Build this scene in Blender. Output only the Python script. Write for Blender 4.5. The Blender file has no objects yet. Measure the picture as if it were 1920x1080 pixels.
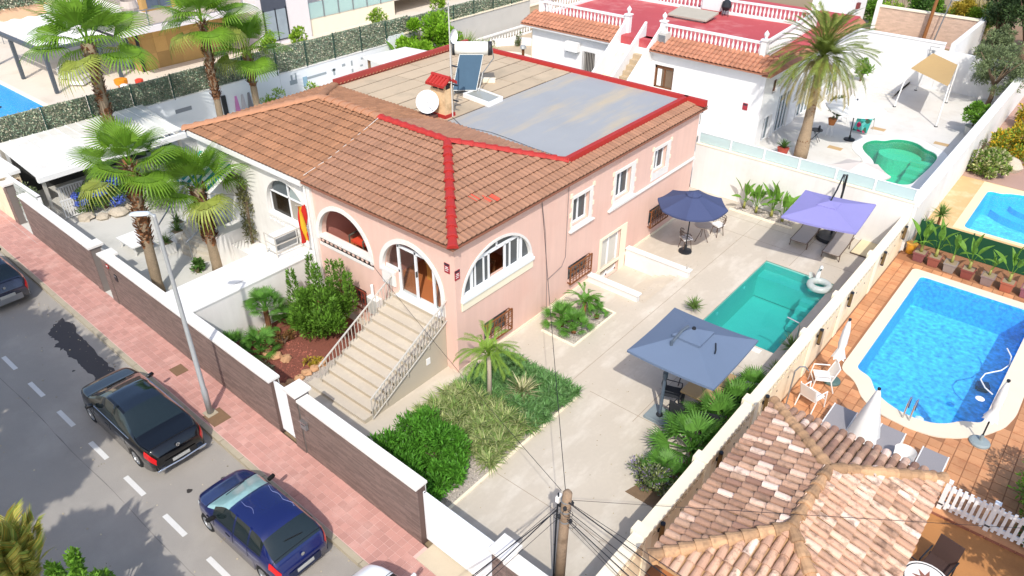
import bpy, math, random
import numpy as np
from mathutils import Vector, Matrix
from mathutils.geometry import tessellate_polygon
rng = random.Random(11)
nr = np.random.RandomState(5)
S = bpy.context.scene
COL = S.collection
rad = math.radians
# ------------------------------------------------------------ camera, sky, sun
cam = bpy.data.cameras.new('camera')
cam.sensor_width = 36.0
cam.lens = 26.43
cam.clip_start = 0.1
cam.clip_end = 2000
co = bpy.data.objects.new('camera', cam)
COL.objects.link(co)
_y, _p, _r = -0.689154, 0.578565, 0.0067295
_fw = Vector((math.sin(_y)*math.cos(_p), math.cos(_y)*math.cos(_p), -math.sin(_p)))
_rt = Vector((math.cos(_y), -math.sin(_y), 0))
_up = _rt.cross(_fw)
_rt, _up = (_rt*math.cos(_r)+_up*math.sin(_r)), (_up*math.cos(_r)-_rt*math.sin(_r))
CAM = Vector((12.785, -12.96, 15.0))
co.matrix_world = Matrix(((_rt.x, _up.x, -_fw.x, CAM.x), (_rt.y, _up.y, -_fw.y, CAM.y), (_rt.z, _up.z, -_fw.z, CAM.z), (0, 0, 0, 1)))
S.camera = co
SUN_EL, SUN_DX, SUN_DY = rad(48), 0.62, -0.785      # direction towards the sun
w = bpy.data.worlds.new('World')
S.world = w
w.use_nodes = True
nt = w.node_tree
sky = nt.nodes.new('ShaderNodeTexSky')
sky.sky_type = 'NISHITA'
sky.sun_disc = False
sky.sun_elevation = SUN_EL
sky.sun_rotation = math.atan2(SUN_DX, SUN_DY)
sky.dust_density = 2.0
sky.ozone_density = 0.6
sky.air_density = 0.9
bg = nt.nodes['Background']
bg.inputs['Strength'].default_value = 0.15
nt.links.new(sky.outputs[0], bg.inputs[0])
sl = bpy.data.lights.new('sun', 'SUN')
sl.energy = 2.35
sl.angle = rad(0.55)
sl.color = (1.0, 0.96, 0.89)
so = bpy.data.objects.new('sun', sl)
COL.objects.link(so)
so.location = (20, -30, 40)
so.rotation_euler = Vector((SUN_DX*math.cos(SUN_EL), SUN_DY*math.cos(SUN_EL), math.sin(SUN_EL))).to_track_quat('Z', 'Y').to_euler()
S.view_settings.view_transform = 'Standard'
S.view_settings.look = 'None'
S.view_settings.exposure = 0.72
S.view_settings.gamma = 1.0
S.render.engine = 'CYCLES'
S.cycles.max_bounces = 7
S.cycles.transparent_max_bounces = 10
S.cycles.use_denoising = True

# ------------------------------------------------------------ materials
MATS = {}
def rgb(h):
    """sRGB hex -> linear"""
    c = [int(h[i:i+2], 16)/255 for i in (0, 2, 4)]
    return tuple((x/12.92 if x <= 0.04045 else ((x+0.055)/1.055)**2.4) for x in c)
def mat(name, col, rough=.75, var=.12, vscale=3.0, fine=.08, fscale=60., bump=.0, bscale=40., metal=0., spec=.4,
        rnd=0., dirt=None, dscale=.6, damt=.4, coat=0., sss=0., trans=0., ramp=None, streak=0., dmap=None):
    """noise-varied principled; rnd = brightness spread per piece; dirt = second colour in patches; ramp = list of colours picked per piece"""
    if name in MATS: return MATS[name]
    if isinstance(col, str): col = rgb(col)
    m = bpy.data.materials.new(name); m.use_nodes = True
    t = m.node_tree; N = t.nodes; L = t.links
    b = N['Principled BSDF']
    b.inputs['Roughness'].default_value = rough
    b.inputs['Metallic'].default_value = metal
    b.inputs['Specular IOR Level'].default_value = spec
    b.inputs['Coat Weight'].default_value = coat
    b.inputs['Coat Roughness'].default_value = .06
    g = N.new('ShaderNodeNewGeometry')
    def noise(sc, det=4, rough=.6):
        n = N.new('ShaderNodeTexNoise'); n.inputs['Scale'].default_value = sc; n.inputs['Detail'].default_value = det
        n.inputs['Roughness'].default_value = rough
        L.new(g.outputs['Position'], n.inputs['Vector']); return n.outputs['Fac']
    def math_(op, a, bb):
        n = N.new('ShaderNodeMath'); n.operation = op
        for i, x in enumerate((a, bb)):
            if hasattr(x, 'links'): L.new(x, n.inputs[i])
            else: n.inputs[i].default_value = x
        return n.outputs[0]
    fac = math_('MULTIPLY_ADD', noise(vscale), 2*var); fac.node.inputs[2].default_value = 1-var
    if fine:
        f2 = math_('MULTIPLY_ADD', noise(fscale, 2), 2*fine); f2.node.inputs[2].default_value = 1-fine
        fac = math_('MULTIPLY', fac, f2)
    if streak:
        mp = N.new('ShaderNodeMapping'); mp.inputs['Scale'].default_value = (5, 5, .35); L.new(g.outputs['Position'], mp.inputs['Vector'])
        sn = N.new('ShaderNodeTexNoise'); sn.inputs['Scale'].default_value = 1.0; sn.inputs['Detail'].default_value = 5; sn.inputs['Roughness'].default_value = .65; L.new(mp.outputs[0], sn.inputs['Vector'])
        f4 = math_('MULTIPLY_ADD', sn.outputs['Fac'], 2*streak); f4.node.inputs[2].default_value = 1-streak
        fac = math_('MULTIPLY', fac, f4)
    rsum = None
    if rnd or ramp:
        oi = N.new('ShaderNodeObjectInfo')
        rsum = math_('FRACT', math_('ADD', oi.outputs['Random'], math_('MULTIPLY', g.outputs['Random Per Island'], 7.31)), 0)
    if rnd:
        f3 = math_('MULTIPLY_ADD', rsum, 2*rnd); f3.node.inputs[2].default_value = 1-rnd
        fac = math_('MULTIPLY', fac, f3)
    base = N.new('ShaderNodeRGB'); base.outputs[0].default_value = (*col, 1); c = base.outputs[0]
    if ramp:
        cr = N.new('ShaderNodeValToRGB'); cr.color_ramp.interpolation = 'CONSTANT'
        e = cr.color_ramp.elements
        for i, h in enumerate(ramp):
            if i < 2: e[i].position = i/len(ramp)
            else: e.new(i/len(ramp))
            e[i].color = (*rgb(h), 1)
        L.new(math_('FRACT', math_('MULTIPLY', rsum, 13.7), 0), cr.inputs[0]); c = cr.outputs[0]
    if dirt:
        mx = N.new('ShaderNodeMix'); mx.data_type = 'RGBA'
        dr = N.new('ShaderNodeValToRGB'); dr.color_ramp.elements[0].position = .5; dr.color_ramp.elements[1].position = .68
        if dmap:
            dm_ = N.new('ShaderNodeMapping'); dm_.inputs['Scale'].default_value = dmap; L.new(g.outputs['Position'], dm_.inputs['Vector']); dn_ = N.new('ShaderNodeTexNoise'); dn_.inputs['Scale'].default_value = dscale; dn_.inputs['Detail'].default_value = 6; dn_.inputs['Roughness'].default_value = .65; L.new(dm_.outputs[0], dn_.inputs['Vector']); L.new(dn_.outputs['Fac'], dr.inputs[0])
        else: L.new(noise(dscale, 6, .65), dr.inputs[0])
        L.new(math_('MULTIPLY', dr.outputs[0], damt), mx.inputs[0])
        L.new(c, mx.inputs[6]); mx.inputs[7].default_value = (*(rgb(dirt) if isinstance(dirt, str) else dirt), 1); c = mx.outputs[2]
    mul = N.new('ShaderNodeVectorMath'); mul.operation = 'SCALE'
    L.new(c, mul.inputs[0]); L.new(fac, mul.inputs['Scale'])
    L.new(mul.outputs[0], b.inputs['Base Color'])
    if bump:
        bn = N.new('ShaderNodeBump'); bn.inputs['Strength'].default_value = bump; bn.inputs['Distance'].default_value = .02
        L.new(noise(bscale, 3), bn.inputs['Height']); L.new(bn.outputs[0], b.inputs['Normal'])
    if trans:
        tr = N.new('ShaderNodeBsdfTranslucent'); L.new(mul.outputs[0], tr.inputs[0])
        ms = N.new('ShaderNodeMixShader'); ms.inputs[0].default_value = trans
        L.new(b.outputs[0], ms.inputs[1]); L.new(tr.outputs[0], ms.inputs[2])
        L.new(ms.outputs[0], N['Material Output'].inputs[0])
    MATS[name] = m
    return m
def glass(name, tint, refl=.12, rough=.02, dens=.5, bump=0., bscale=6.):
    """clear sheet: tinted see-through mixed with a mirror coat by fresnel; dens = how much it hides"""
    if name in MATS: return MATS[name]
    m = bpy.data.materials.new(name); m.use_nodes = True
    t = m.node_tree; N = t.nodes; L = t.links; N.remove(N['Principled BSDF'])
    tr = N.new('ShaderNodeBsdfTransparent'); tr.inputs[0].default_value = (*tint, 1)
    df = N.new('ShaderNodeBsdfDiffuse'); df.inputs[0].default_value = (*tint, 1)
    gl = N.new('ShaderNodeBsdfGlossy'); gl.inputs['Roughness'].default_value = rough
    m1 = N.new('ShaderNodeMixShader'); m1.inputs[0].default_value = dens
    L.new(tr.outputs[0], m1.inputs[1]); L.new(df.outputs[0], m1.inputs[2])
    fr = N.new('ShaderNodeFresnel'); fr.inputs[0].default_value = 1.33
    mx = N.new('ShaderNodeMath'); mx.operation = 'ADD'; mx.inputs[1].default_value = refl; L.new(fr.outputs[0], mx.inputs[0])
    gg_ = N.new('ShaderNodeNewGeometry'); inv = N.new('ShaderNodeMath'); inv.operation = 'SUBTRACT'; inv.inputs[0].default_value = 1.0; L.new(gg_.outputs['Backfacing'], inv.inputs[1])
    m0 = N.new('ShaderNodeMath'); m0.operation = 'MULTIPLY'; L.new(mx.outputs[0], m0.inputs[0]); L.new(inv.outputs[0], m0.inputs[1]); mx = m0
    m2 = N.new('ShaderNodeMixShader'); L.new(mx.outputs[0], m2.inputs[0])
    L.new(m1.outputs[0], m2.inputs[1]); L.new(gl.outputs[0], m2.inputs[2])
    if bump:
        g = N.new('ShaderNodeNewGeometry'); n = N.new('ShaderNodeTexNoise'); n.inputs['Scale'].default_value = bscale
        n.inputs['Detail'].default_value = 3
        bn = N.new('ShaderNodeBump'); bn.inputs['Strength'].default_value = bump; bn.inputs['Distance'].default_value = .05
        L.new(g.outputs['Position'], n.inputs['Vector']); L.new(n.outputs['Fac'], bn.inputs['Height'])
        L.new(bn.outputs[0], gl.inputs['Normal']); L.new(bn.outputs[0], fr.inputs['Normal'])
    L.new(m2.outputs[0], N['Material Output'].inputs[0])
    MATS[name] = m
    return m

white = mat('white_render', 'dfdcd7', .8, .05, 1.2, .03, 50, .15, 60, dirt='cbc6be', dscale=.9, damt=.35, streak=.09)
whitep = mat('white_paint', 'e4e3e0', .45, .04, 2, .02)
whitepvc = mat('white_pvc', 'e6e8ea', .3, .02, 2, .0)
pink = mat('pink_render', 'ddb9aa', .85, .06, 1.0, .04, 60, .25, 70, dirt='d3aa9a', dscale=.5, damt=.55, streak=.09)
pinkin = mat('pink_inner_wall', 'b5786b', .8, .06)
cream = mat('cream_render', 'e6d3b4', .85, .06, 1.5, .05, 60, .2, 60, dirt='c9b08c', dscale=1.2, damt=.4, streak=.12)
creamtrim = mat('cream_trim', 'eadfc6', .8, .05, 2)
brick = mat('brown_cladding', '78665f', .6, .12, 1.5, .1, 50, .3, 90, rnd=.22)
brickback = mat('brown_grout', '5d4a44', .8, .1)
paver = mat('red_paver', 'b98a7f', .85, .1, .8, .1, 40, .2, 80, rnd=.1, dirt='c9a398', dscale=.9, damt=.6)
grout = mat('pale_grout', 'cfaea4', .9, .1, 2)
kerbm = mat('kerb_concrete', 'a89d88', .9, .15, 2, .12, 40, .3, 60)
yardm = mat('beige_paving', 'bdb3a3', .75, .09, .5, .05, 9., .08, 30, dirt='d0c8ba', dscale=.8, damt=.8, dmap=(1.6, .6, 1))
stepm = mat('stair_tile', 'beb3a2', .7, .07, 1.2, .05, 12., .08, 30, dirt='cdc2ae', dscale=1.5, damt=.6)
greyy = mat('pale_yard_floor', 'c2c0b9', .8, .08, .5, .05, 12, .1, 30, dirt='a9a79f', dscale=.7, damt=.5)
redp = mat('red_paint', 'a62c26', .6, .1, 2, .08, 30, .3, 40)
metalw = mat('painted_metal', 'bfbab0', .35, .05, metal=.2)
metalg = mat('grey_metal', '8d9194', .4, .08, metal=.5)
steel = mat('steel', 'c9cbcd', .22, .03, metal=.9)
dark = mat('dark_metal', '2b2e33', .45, .05, metal=.3)
black = mat('black_rubber', '141414', .8, .1)
wood = mat('brown_wood', '6e4426', .6, .2, 6, .1, 60)
ironb = mat('brown_ironwork', '7c4a26', .5, .12, metal=.1)
gravel = mat('pale_gravel', 'b0a79d', .95, .25, 20, .35, 70, 1.0, 60)
winglass = glass('window_glass', (.16, .18, .19), .03, .03, .45)
doorglass = glass('clear_glass', (.92, .94, .94), .0, .02, .01)
frost = glass('frosted_glass', (.62, .76, .76), .05, .25, .72)
room = mat('dark_room', '3a3430', .9)

# ------------------------------------------------------------ mesh helpers
class MB:
    def __init__(s): s.v = []; s.f = []; s.mi = []
    def add(s, vs, fs, mi=0):
        k = len(s.v); s.v += [tuple(v) for v in vs]; s.f += [tuple(i+k for i in f) for f in fs]; s.mi += [mi]*len(fs); return s
    def box(s, x0, y0, z0, x1, y1, z1, mi=0, rz=0., c=None):
        vs = [(x, y, z) for z in (z0, z1) for y in (y0, y1) for x in (x0, x1)]
        if rz:
            c = c or ((x0+x1)/2, (y0+y1)/2); ca, sa = math.cos(rz), math.sin(rz)
            vs = [(c[0]+(x-c[0])*ca-(y-c[1])*sa, c[1]+(x-c[0])*sa+(y-c[1])*ca, z) for x, y, z in vs]
        return s.add(vs, [(0, 2, 3, 1), (4, 5, 7, 6), (0, 1, 5, 4), (2, 6, 7, 3), (0, 4, 6, 2), (1, 3, 7, 5)], mi)
    def hexa(s, vs, mi=0):
        return s.add(vs, [(0, 2, 3, 1), (4, 5, 7, 6), (0, 1, 5, 4), (2, 6, 7, 3), (0, 4, 6, 2), (1, 3, 7, 5)], mi)
    def bar(s, p, q, r, n=6, r2=None, mi=0, cap=True):
        return s.tube([p, q], [r, r if r2 is None else r2], n, mi, cap)
    def tube(s, path, r, n=6, mi=0, cap=True):
        P = [Vector(p) for p in path]
        if not hasattr(r, '__len__'): r = [r]*len(P)
        vs = []; prev = None
        for i, p in enumerate(P):
            d = (P[min(i+1, len(P)-1)]-P[max(i-1, 0)]).normalized()
            if prev is None: a = d.orthogonal().normalized()
            else:
                a = prev-d*prev.dot(d); a = a.normalized() if a.length > 1e-6 else d.orthogonal().normalized()
            prev = a; b = d.cross(a)
            vs += [p+(a*math.cos(2*math.pi*k/n)+b*math.sin(2*math.pi*k/n))*r[i] for k in range(n)]
        fs = []
        for i in range(len(P)-1):
            for k in range(n): fs.append((i*n+k, i*n+(k+1) % n, (i+1)*n+(k+1) % n, (i+1)*n+k))
        if cap: fs += [tuple(range(n-1, -1, -1)), tuple(range((len(P)-1)*n, len(P)*n))]
        return s.add(vs, fs, mi)
    def lathe(s, prof, c=(0, 0, 0), n=16, mi=0, cap=True):
        vs = [(c[0]+r*math.cos(2*math.pi*k/n), c[1]+r*math.sin(2*math.pi*k/n), c[2]+z) for r, z in prof for k in range(n)]
        fs = [(i*n+k, i*n+(k+1) % n, (i+1)*n+(k+1) % n, (i+1)*n+k) for i in range(len(prof)-1) for k in range(n)]
        if cap: fs += [tuple(range(n-1, -1, -1)), tuple(range((len(prof)-1)*n, len(prof)*n))]
        return s.add(vs, fs, mi)
    def prism(s, pts, z0, z1, mi=0):
        n = len(pts); vs = [(x, y, z0) for x, y in pts]+[(x, y, z1) for x, y in pts]
        return s.add(vs, [tuple(range(n-1, -1, -1)), tuple(range(n, 2*n))]+[(i, (i+1) % n, n+(i+1) % n, n+i) for i in range(n)], mi)
    def loft(s, rows, mi=0, closed=False):
        m = len(rows[0]); vs = [p for r in rows for p in r]; fs = []
        for i in range(len(rows)-1):
            for k in range(m if closed else m-1): fs.append((i*m+k, i*m+(k+1) % m, (i+1)*m+(k+1) % m, (i+1)*m+k))
        return s.add(vs, fs, mi)
    def wall(s, outer, holes, O, U, V, th, mi=0):
        """polygon with holes in the plane O + u*U + v*V, thickened by th along U x V (backwards)"""
        O, U, V = Vector(O), Vector(U), Vector(V); W = U.cross(V).normalized()*-th
        loops = [list(outer)]+[list(h) for h in holes]
        flat = [p for l in loops for p in l]
        tri = tessellate_polygon([[Vector((a, b, 0)) for a, b in l] for l in loops])
        F = [O+U*a+V*b for a, b in flat]; n = len(F)
        fs = []
        for a, b, c in tri:
            A, B, C = flat[a], flat[b], flat[c]
            if (B[0]-A[0])*(C[1]-A[1])-(B[1]-A[1])*(C[0]-A[0]) < 0: a, c = c, a
            fs += [(a, b, c), (c+n, b+n, a+n)]
        k = 0
        for l in loops:
            ar = sum(l[i][0]*l[(i+1) % len(l)][1]-l[(i+1) % len(l)][0]*l[i][1] for i in range(len(l)))
            sgn = (ar > 0) == (l is loops[0])
            for i in range(len(l)):
                a, b = k+i, k+(i+1) % len(l)
                fs.append((a, a+n, b+n, b) if sgn else (b, b+n, a+n, a))
            k += len(l)
        return s.add(F+[p+W for p in F], fs, mi)
    def flat(s, outer, z):
        tri = tessellate_polygon([[Vector((a, b, 0)) for a, b in outer]])
        return s.add([(a, b, z) for a, b in outer], [t if (outer[t[1]][0]-outer[t[0]][0])*(outer[t[2]][1]-outer[t[0]][1])-(outer[t[2]][0]-outer[t[0]][0])*(outer[t[1]][1]-outer[t[0]][1]) > 0 else t[::-1] for t in map(tuple, tri)])
    def build(s, name, mats, parent=None, smooth=False, kind=None):
        me = bpy.data.meshes.new(name)
        off = Vector((0, 0, 0)); q = parent
        while q is not None: off += q.location; q = q.parent
        me.from_pydata([(x-off.x, y-off.y, z-off.z) for x, y, z in s.v], [], s.f)
        if not isinstance(mats, (list, tuple)): mats = [mats]
        for m in mats: me.materials.append(m)
        if len(mats) > 1: me.polygons.foreach_set('material_index', s.mi)
        if smooth: me.polygons.foreach_set('use_smooth', [True]*len(s.f))
        o = bpy.data.objects.new(name, me); COL.objects.link(o)
        if parent is not None: o.parent = parent
        if kind: o['kind'] = kind
        return o
def npmesh(name, V, F4, mats, parent=None, smooth=False, kind=None):
    """V (n,3), F4 (m,4) quads -> object, fast"""
    off = np.zeros(3); q = parent
    while q is not None: off += np.array(q.location); q = q.parent
    me = bpy.data.meshes.new(name); n, m = len(V), len(F4)
    me.vertices.add(n); me.vertices.foreach_set('co', (np.asarray(V, float)-off).astype(np.float32).ravel())
    me.loops.add(m*4); me.loops.foreach_set('vertex_index', np.asarray(F4, np.int32).ravel())
    me.polygons.add(m); me.polygons.foreach_set('loop_start', np.arange(0, m*4, 4, dtype=np.int32))
    me.update(calc_edges=True)
    if smooth: me.polygons.foreach_set('use_smooth', [True]*m)
    me.materials.append(mats)
    o = bpy.data.objects.new(name, me); COL.objects.link(o)
    if parent is not None: o.parent = parent
    if kind: o['kind'] = kind
    return o
def tag(o, label, cat, group=None, kind=None):
    if label: o['label'] = label
    if cat: o['category'] = cat
    if group: o['group'] = group
    if kind: o['kind'] = kind
    return o
def thing(name, label, cat, loc=(0, 0, 0), group=None):
    o = bpy.data.objects.new(name, None); COL.objects.link(o); o.location = loc
    return tag(o, label, cat, group)
def struct(name, mb, m, **k):
    o = mb.build(name, m, **k); o['kind'] = 'structure'; return o
def inst(src, name, parent, loc=(0, 0, 0), rot=(0, 0, 0), sc=1.):
    """another part sharing src's mesh; loc in world when the parent chain is unrotated"""
    o = bpy.data.objects.new(name, src.data if hasattr(src, 'data') else src); COL.objects.link(o)
    off = Vector((0, 0, 0)); q = parent
    while q is not None: off += q.location; q = q.parent
    o.location = Vector(loc)-off; o.rotation_euler = rot
    o.scale = (sc, sc, sc) if not hasattr(sc, '__len__') else sc
    if parent is not None: o.parent = parent
    return o
def dup(root, loc, rz=0., label=None, group=None, sc=1.):
    r = root.copy(); COL.objects.link(r); r.location = loc; r.rotation_euler = (0, 0, rz); r.scale = (sc, sc, sc)
    if label: r['label'] = label
    if group: r['group'] = group
    def rec(a, b):
        for ch in a.children:
            c = ch.copy(); COL.objects.link(c); c.parent = b; rec(ch, c)
    rec(root, r)
    return r
def arch_pts(cx, cz, r, z0, n=20, rz=None):
    """closed outline: up the left jamb, round the arch, down; counter-clockwise"""
    rz = rz or r
    pts = [(cx+r, z0)]+[(cx+r*math.cos(a), cz+rz*math.sin(a)) for a in [math.pi*i/n for i in range(n+1)]]+[(cx-r, z0)]
    out = []
    for p in pts:
        if not out or abs(p[0]-out[-1][0])+abs(p[1]-out[-1][1]) > 1e-4: out.append(p)
    return out
def soften(p, d=.14, it=2):
    """round an outline by cutting at most d off each corner"""
    for _ in range(it):
        o = []; n = len(p)
        for i in range(n):
            a, b, c = p[i-1], p[i], p[(i+1) % n]
            for q in (a, c):
                l = math.hypot(q[0]-b[0], q[1]-b[1]); f = min(.25, d/l); o.append((b[0]+(q[0]-b[0])*f, b[1]+(q[1]-b[1])*f))
        p = o; d *= .5
    return p
def rect(x0, y0, x1, y1): return [(x0, y0), (x1, y0), (x1, y1), (x0, y1)]
def camd(x, y, z): return (x-CAM.x)**2+(y-CAM.y)**2+(z-CAM.z)**2
def sheet(name, outer, holes, z, m, th=.03):
    return struct(name, MB().wall(outer, holes, (0, 0, z), (1, 0, 0), (0, 1, 0), th), m)
def spread(mesh_o, name, parent, places, mesh, matl, limit=300):
    """places: list of (x,y,z,rot3,scale): the nearest `limit` become parts sharing `mesh`, the others one joined part"""
    places = sorted(places, key=lambda p: camd(*p[:3]))
    for p in places[:limit]: inst(mesh, name, parent, p[:3], p[3], p[4])
    rest = places[limit:]
    if rest:
        nv = len(mesh.vertices); co_ = np.empty(nv*3, np.float32); mesh.vertices.foreach_get('co', co_); co_ = co_.reshape(-1, 3)
        fs = [tuple(p.vertices) for p in mesh.polygons]; mis = [p.material_index for p in mesh.polygons]; mb = MB()
        for x, y, z, r, s in rest:
            sv = np.array(s if hasattr(s, '__len__') else (s, s, s))
            M = np.array(Matrix.Rotation(r[2], 3, 'Z') @ Matrix.Rotation(r[1], 3, 'Y') @ Matrix.Rotation(r[0], 3, 'X'))
            vv = (co_*sv) @ M.T+np.array((x, y, z)); mb.add(vv.tolist(), fs); mb.mi[-len(fs):] = mis
        mb.build(name+'_field', matl, parent, kind='stuff')

def proto(mb, name, m, smooth=False):
    o = mb.build(name, m, None, smooth); me = o.data; bpy.data.objects.remove(o); return me
# ------------------------------------------------------------ ground, road, pavement
P1 = (4.47, 7.25, 7.1, 12.65)                       # pool of the pink house
SUNK = (0.02, 7.0, 2.4, 9.6)                         # sunken steps by the garden door
P2 = [(9.41, 15.35), (9.41, 8.21), (9.9, 8.02), (10.06, 7.75), (10.2, 7.5), (10.55, 7.2), (11.0, 7.02), (11.5, 6.96), (12.0, 7.1), (12.35, 7.4), (12.55, 7.72), (13.05, 8.0), (13.2, 15.35)]
P3 = [(3.6, 26.2), (3.35, 27.2), (3.6, 28.1), (4.1, 28.25), (4.4, 28.9), (5.0, 29.2), (5.6, 29.0), (6.0, 28.5), (6.5, 28.3), (6.85, 27.8), (6.9, 26.5), (6.75, 23.1), (4.9, 23.1), (4.7, 25.0)]
P4 = [(9.66, 20.55), (13.4, 20.55), (13.4, 25.4), (12.6, 25.7), (11.2, 25.75), (10.5, 25.5), (10.2, 25.2), (9.66, 25.2)]
P5 = [(-41.5, -8.0), (-34.0, -8.0), (-34.0, 2.1), (-41.5, 2.1)]
P6 = [(-20.3+1.7*math.cos(a), 26.3+1.7*math.sin(a)) for a in [2*math.pi*i/20 for i in range(20)]]
P3 = soften(P3, .4, 3); P2 = soften(P2, .1, 2); P4 = soften(P4, .15, 2)
def grow(p, d):
    cx = sum(a for a, b in p)/len(p); cy = sum(b for a, b in p)/len(p)
    return [(a+math.copysign(d, a-cx), b+math.copysign(d, b-cy)) for a, b in p]
r1 = rect(*P1); rs = rect(*SUNK)
soil = mat('dry_soil', '8f7d63', .95, .2, .3, .1, 10)
sheet('terrain', rect(-400, -400, 400, 400), [rect(-70, -60, 30, 80)], -.2, soil)
sheet('ground', rect(-70.2, -60.2, 30.2, 80.2), [grow(r1, .1), grow(rs, .1), grow(P2, .1), grow(P3, .1), grow(P4, .1), grow(P5, .1), grow(P6, .1)], -.17, soil)
asph = mat('asphalt', '9a948c', .92, .16, .5, .24, 70, .6, 110, dirt='aaa39a', dscale=.35, damt=.7)
sheet('road', rect(-70, -11.7, 30, -6.1), [], -.13, asph, .02)
def place(o, rz, loc): o.rotation_euler = (0, 0, rz); o.location = loc
STR, SLOC = -.0225, (0, -5.16, 0)
# pavement: slab, kerb stones, small square pavers
pv = struct('pavement', MB().box(-45, -1.22, -.16, 14, -.01, -.008), grout)
tile = MB().box(-.0945, -.0945, -.03, .0945, .0945, .0).build('paver', paver); me_paver = tile.data; bpy.data.objects.remove(tile)
pl = []
for i in range(-135, 40):
    for j in range(6):
        x, y = .2*i+.1, -.105-.2*j
        if (3.9 < x < 5.9 and j < 2): continue
        pl.append((x, y, rng.uniform(-.003, .002), (rng.gauss(0, .006), rng.gauss(0, .006), 0), 1))
spread(None, 'paver', pv, pl, me_paver, paver)
MB().box(3.9, -.4, -.02, 5.9, .25, .004).build('threshold_slab', mat('threshold_concrete', 'c2b49c', .85, .08, 3), pv)
ks = MB().box(-.49, -.075, -.2, .49, .075, .004).build('kerb_stone', kerbm, pv); ks.location = (.5, -1.3, 0)
for i in range(-28, 10):
    if i: inst(ks, 'kerb_stone', pv, (i+.5, -1.3, rng.uniform(-.004, .003)), (0, 0, rng.gauss(0, .004)))
for (x, y, s) in ((-6.75, -.52, .2), (-3.95, -.88, .27)):
    g = MB().box(x-s*1.2, y-s, 0, x+s*1.2, y+s, .008)
    go = g.build('access_cover', mat('cover_iron', '7a6048', .7, .2, 8, .2), pv)
place(pv, STR, SLOC)
paint = mat('road_paint', 'cfcdc8', .8, .06, 6, .15, 40)
lane = thing('lane_marking', 'row of short white dashes painted on the asphalt along the parking lane', 'road marking', (0, -8.72, -.126))
dm = proto(MB().box(-.48, -.065, -.004, .48, .065, .001), 'dash', paint)
for i in range(-4, 12):
    inst(dm, 'dash', lane, (-11.35+1.977*i, -8.72, -.126))
lane['kind'] = 'structure'
# damp patch in the gutter
pts = [(-12.55, -6.55), (-12.3, -7.0), (-12.0, -7.25), (-11.7, -7.3), (-11.35, -7.2), (-11.1, -7.45), (-10.7, -7.3), (-10.2, -7.35), (-9.7, -7.3), (-9.2, -7.35), (-8.7, -7.3), (-8.2, -7.5), (-7.6, -7.3), (-7.4, -6.8), (-8.2, -6.75), (-9.2, -6.72), (-10.2, -6.66), (-11.2, -6.6), (-12.0, -6.5)]
fine = []
for i in range(len(pts)):
    a, b = pts[i], pts[(i+1) % len(pts)]
    for k in range(5): fine.append((a[0]+(b[0]-a[0])*k/5+rng.gauss(0, .035), a[1]+(b[1]-a[1])*k/5+rng.gauss(0, .03)))
tag(MB().wall(fine, [], (0, 0, -.126), (1, 0, 0), (0, 1, 0), .003).build('damp_patch', mat('wet_asphalt', '423b38', .45, .15, 2, .15, 50)), 'dark damp stain spreading along the kerb in front of the black saloon', 'stain', kind='structure')
sb_ = MB(); xs_ = np.linspace(-16, 6, 60)
sb_.loft([[(x, -9.2+.02*math.sin(x*1.3)+rng.gauss(0, .006)+w_, -.1285) for x in xs_] for w_ in (0, .016)]); sb_.build('road_seam', mat('bitumen_seam', '7d7771', .9, .25, 6))['kind'] = 'structure'
ob_ = MB()
for (x, y) in ((1.0, -6.9), (1.25, -6.95), (-.9, -6.75), (-9.4, -7.6), (-2.2, -7.9), (-6.1, -8.0), (-1.9, -7.1)):
    rr_ = rng.uniform(.03, .08); ob_.flat([(x+rr_*rng.uniform(.7, 1.2)*math.cos(a), y+rr_*rng.uniform(.7, 1.2)*math.sin(a)) for a in [2*math.pi*i/9 for i in range(9)]], -.128)
ob_.build('oil_spots', mat('oil', '38332f', .5, .1), kind='stuff')
# scattered grit on the road
gb = MB()
for i in range(260):
    x, y = rng.uniform(-15, 5), rng.choice((rng.uniform(-11.5, -6.6), rng.gauss(-6.75, .15))); s = rng.uniform(.012, .04)
    gb.box(x, y, -.13, x+s, y+s*.8, -.13+s*.5, rz=rng.random()*3)
gb.build('grit', mat('grit', 'a59a86', .9, rnd=.5), kind='stuff')

# ------------------------------------------------------------ street wall
def clad(mb, x0, x1, y, z0, z1, L=.42, h=.052, face=-1):
    n = int((z1-z0)/h)
    for j in range(n):
        zz = z0+j*h; x = x0-(0 if j % 2 else L/2)
        while x < x1:
            a, b = max(x, x0), min(x+L-.008, x1)
            if b-a > .02:
                d = .008+rng.random()*.005
                mb.box(a, y-d, zz+.003, b, y+.01, zz+h-.004)
            x += L
def wall_seg(x0, x1, h, label, pillars=(), cap=True):
    t = thing('garden_wall', label, 'wall', group='brown clad walls along the pavement')
    MB().box(x0, .0, -.1, x1, .24, h).build('core', brickback, t)
    c = MB(); clad(c, x0, x1, 0, 0, h); c.build('cladding', brick, t, kind='stuff')
    MB().box(x0-.02, -.06, h, x1+.02, .3, h+.07).build('coping', white, t)
    MB().box(x0, .24, -.05, x1, .27, h-.01).build('render_face', greyy, t)
    for a, b, hh in pillars:
        MB().box(a, -.03, -.1, b, .36, hh).build('pillar', mat('grey_pillar', '77706c', .8, .1), t)
        c = MB(); clad(c, a, b, -.03, 0, hh, .3); c.build('cladding', brick, t, kind='stuff')
        MB().box(a-.05, -.1, hh, b+.05, .43, hh+.08).build('coping', white, t)
    place(t, STR, SLOC); return t
wall_seg(-19.2, -13.05, 1.72, 'brown clad street wall with white coping, beside the pale trellis and carport', [(-13.25, -12.85, 1.78)])
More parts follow.
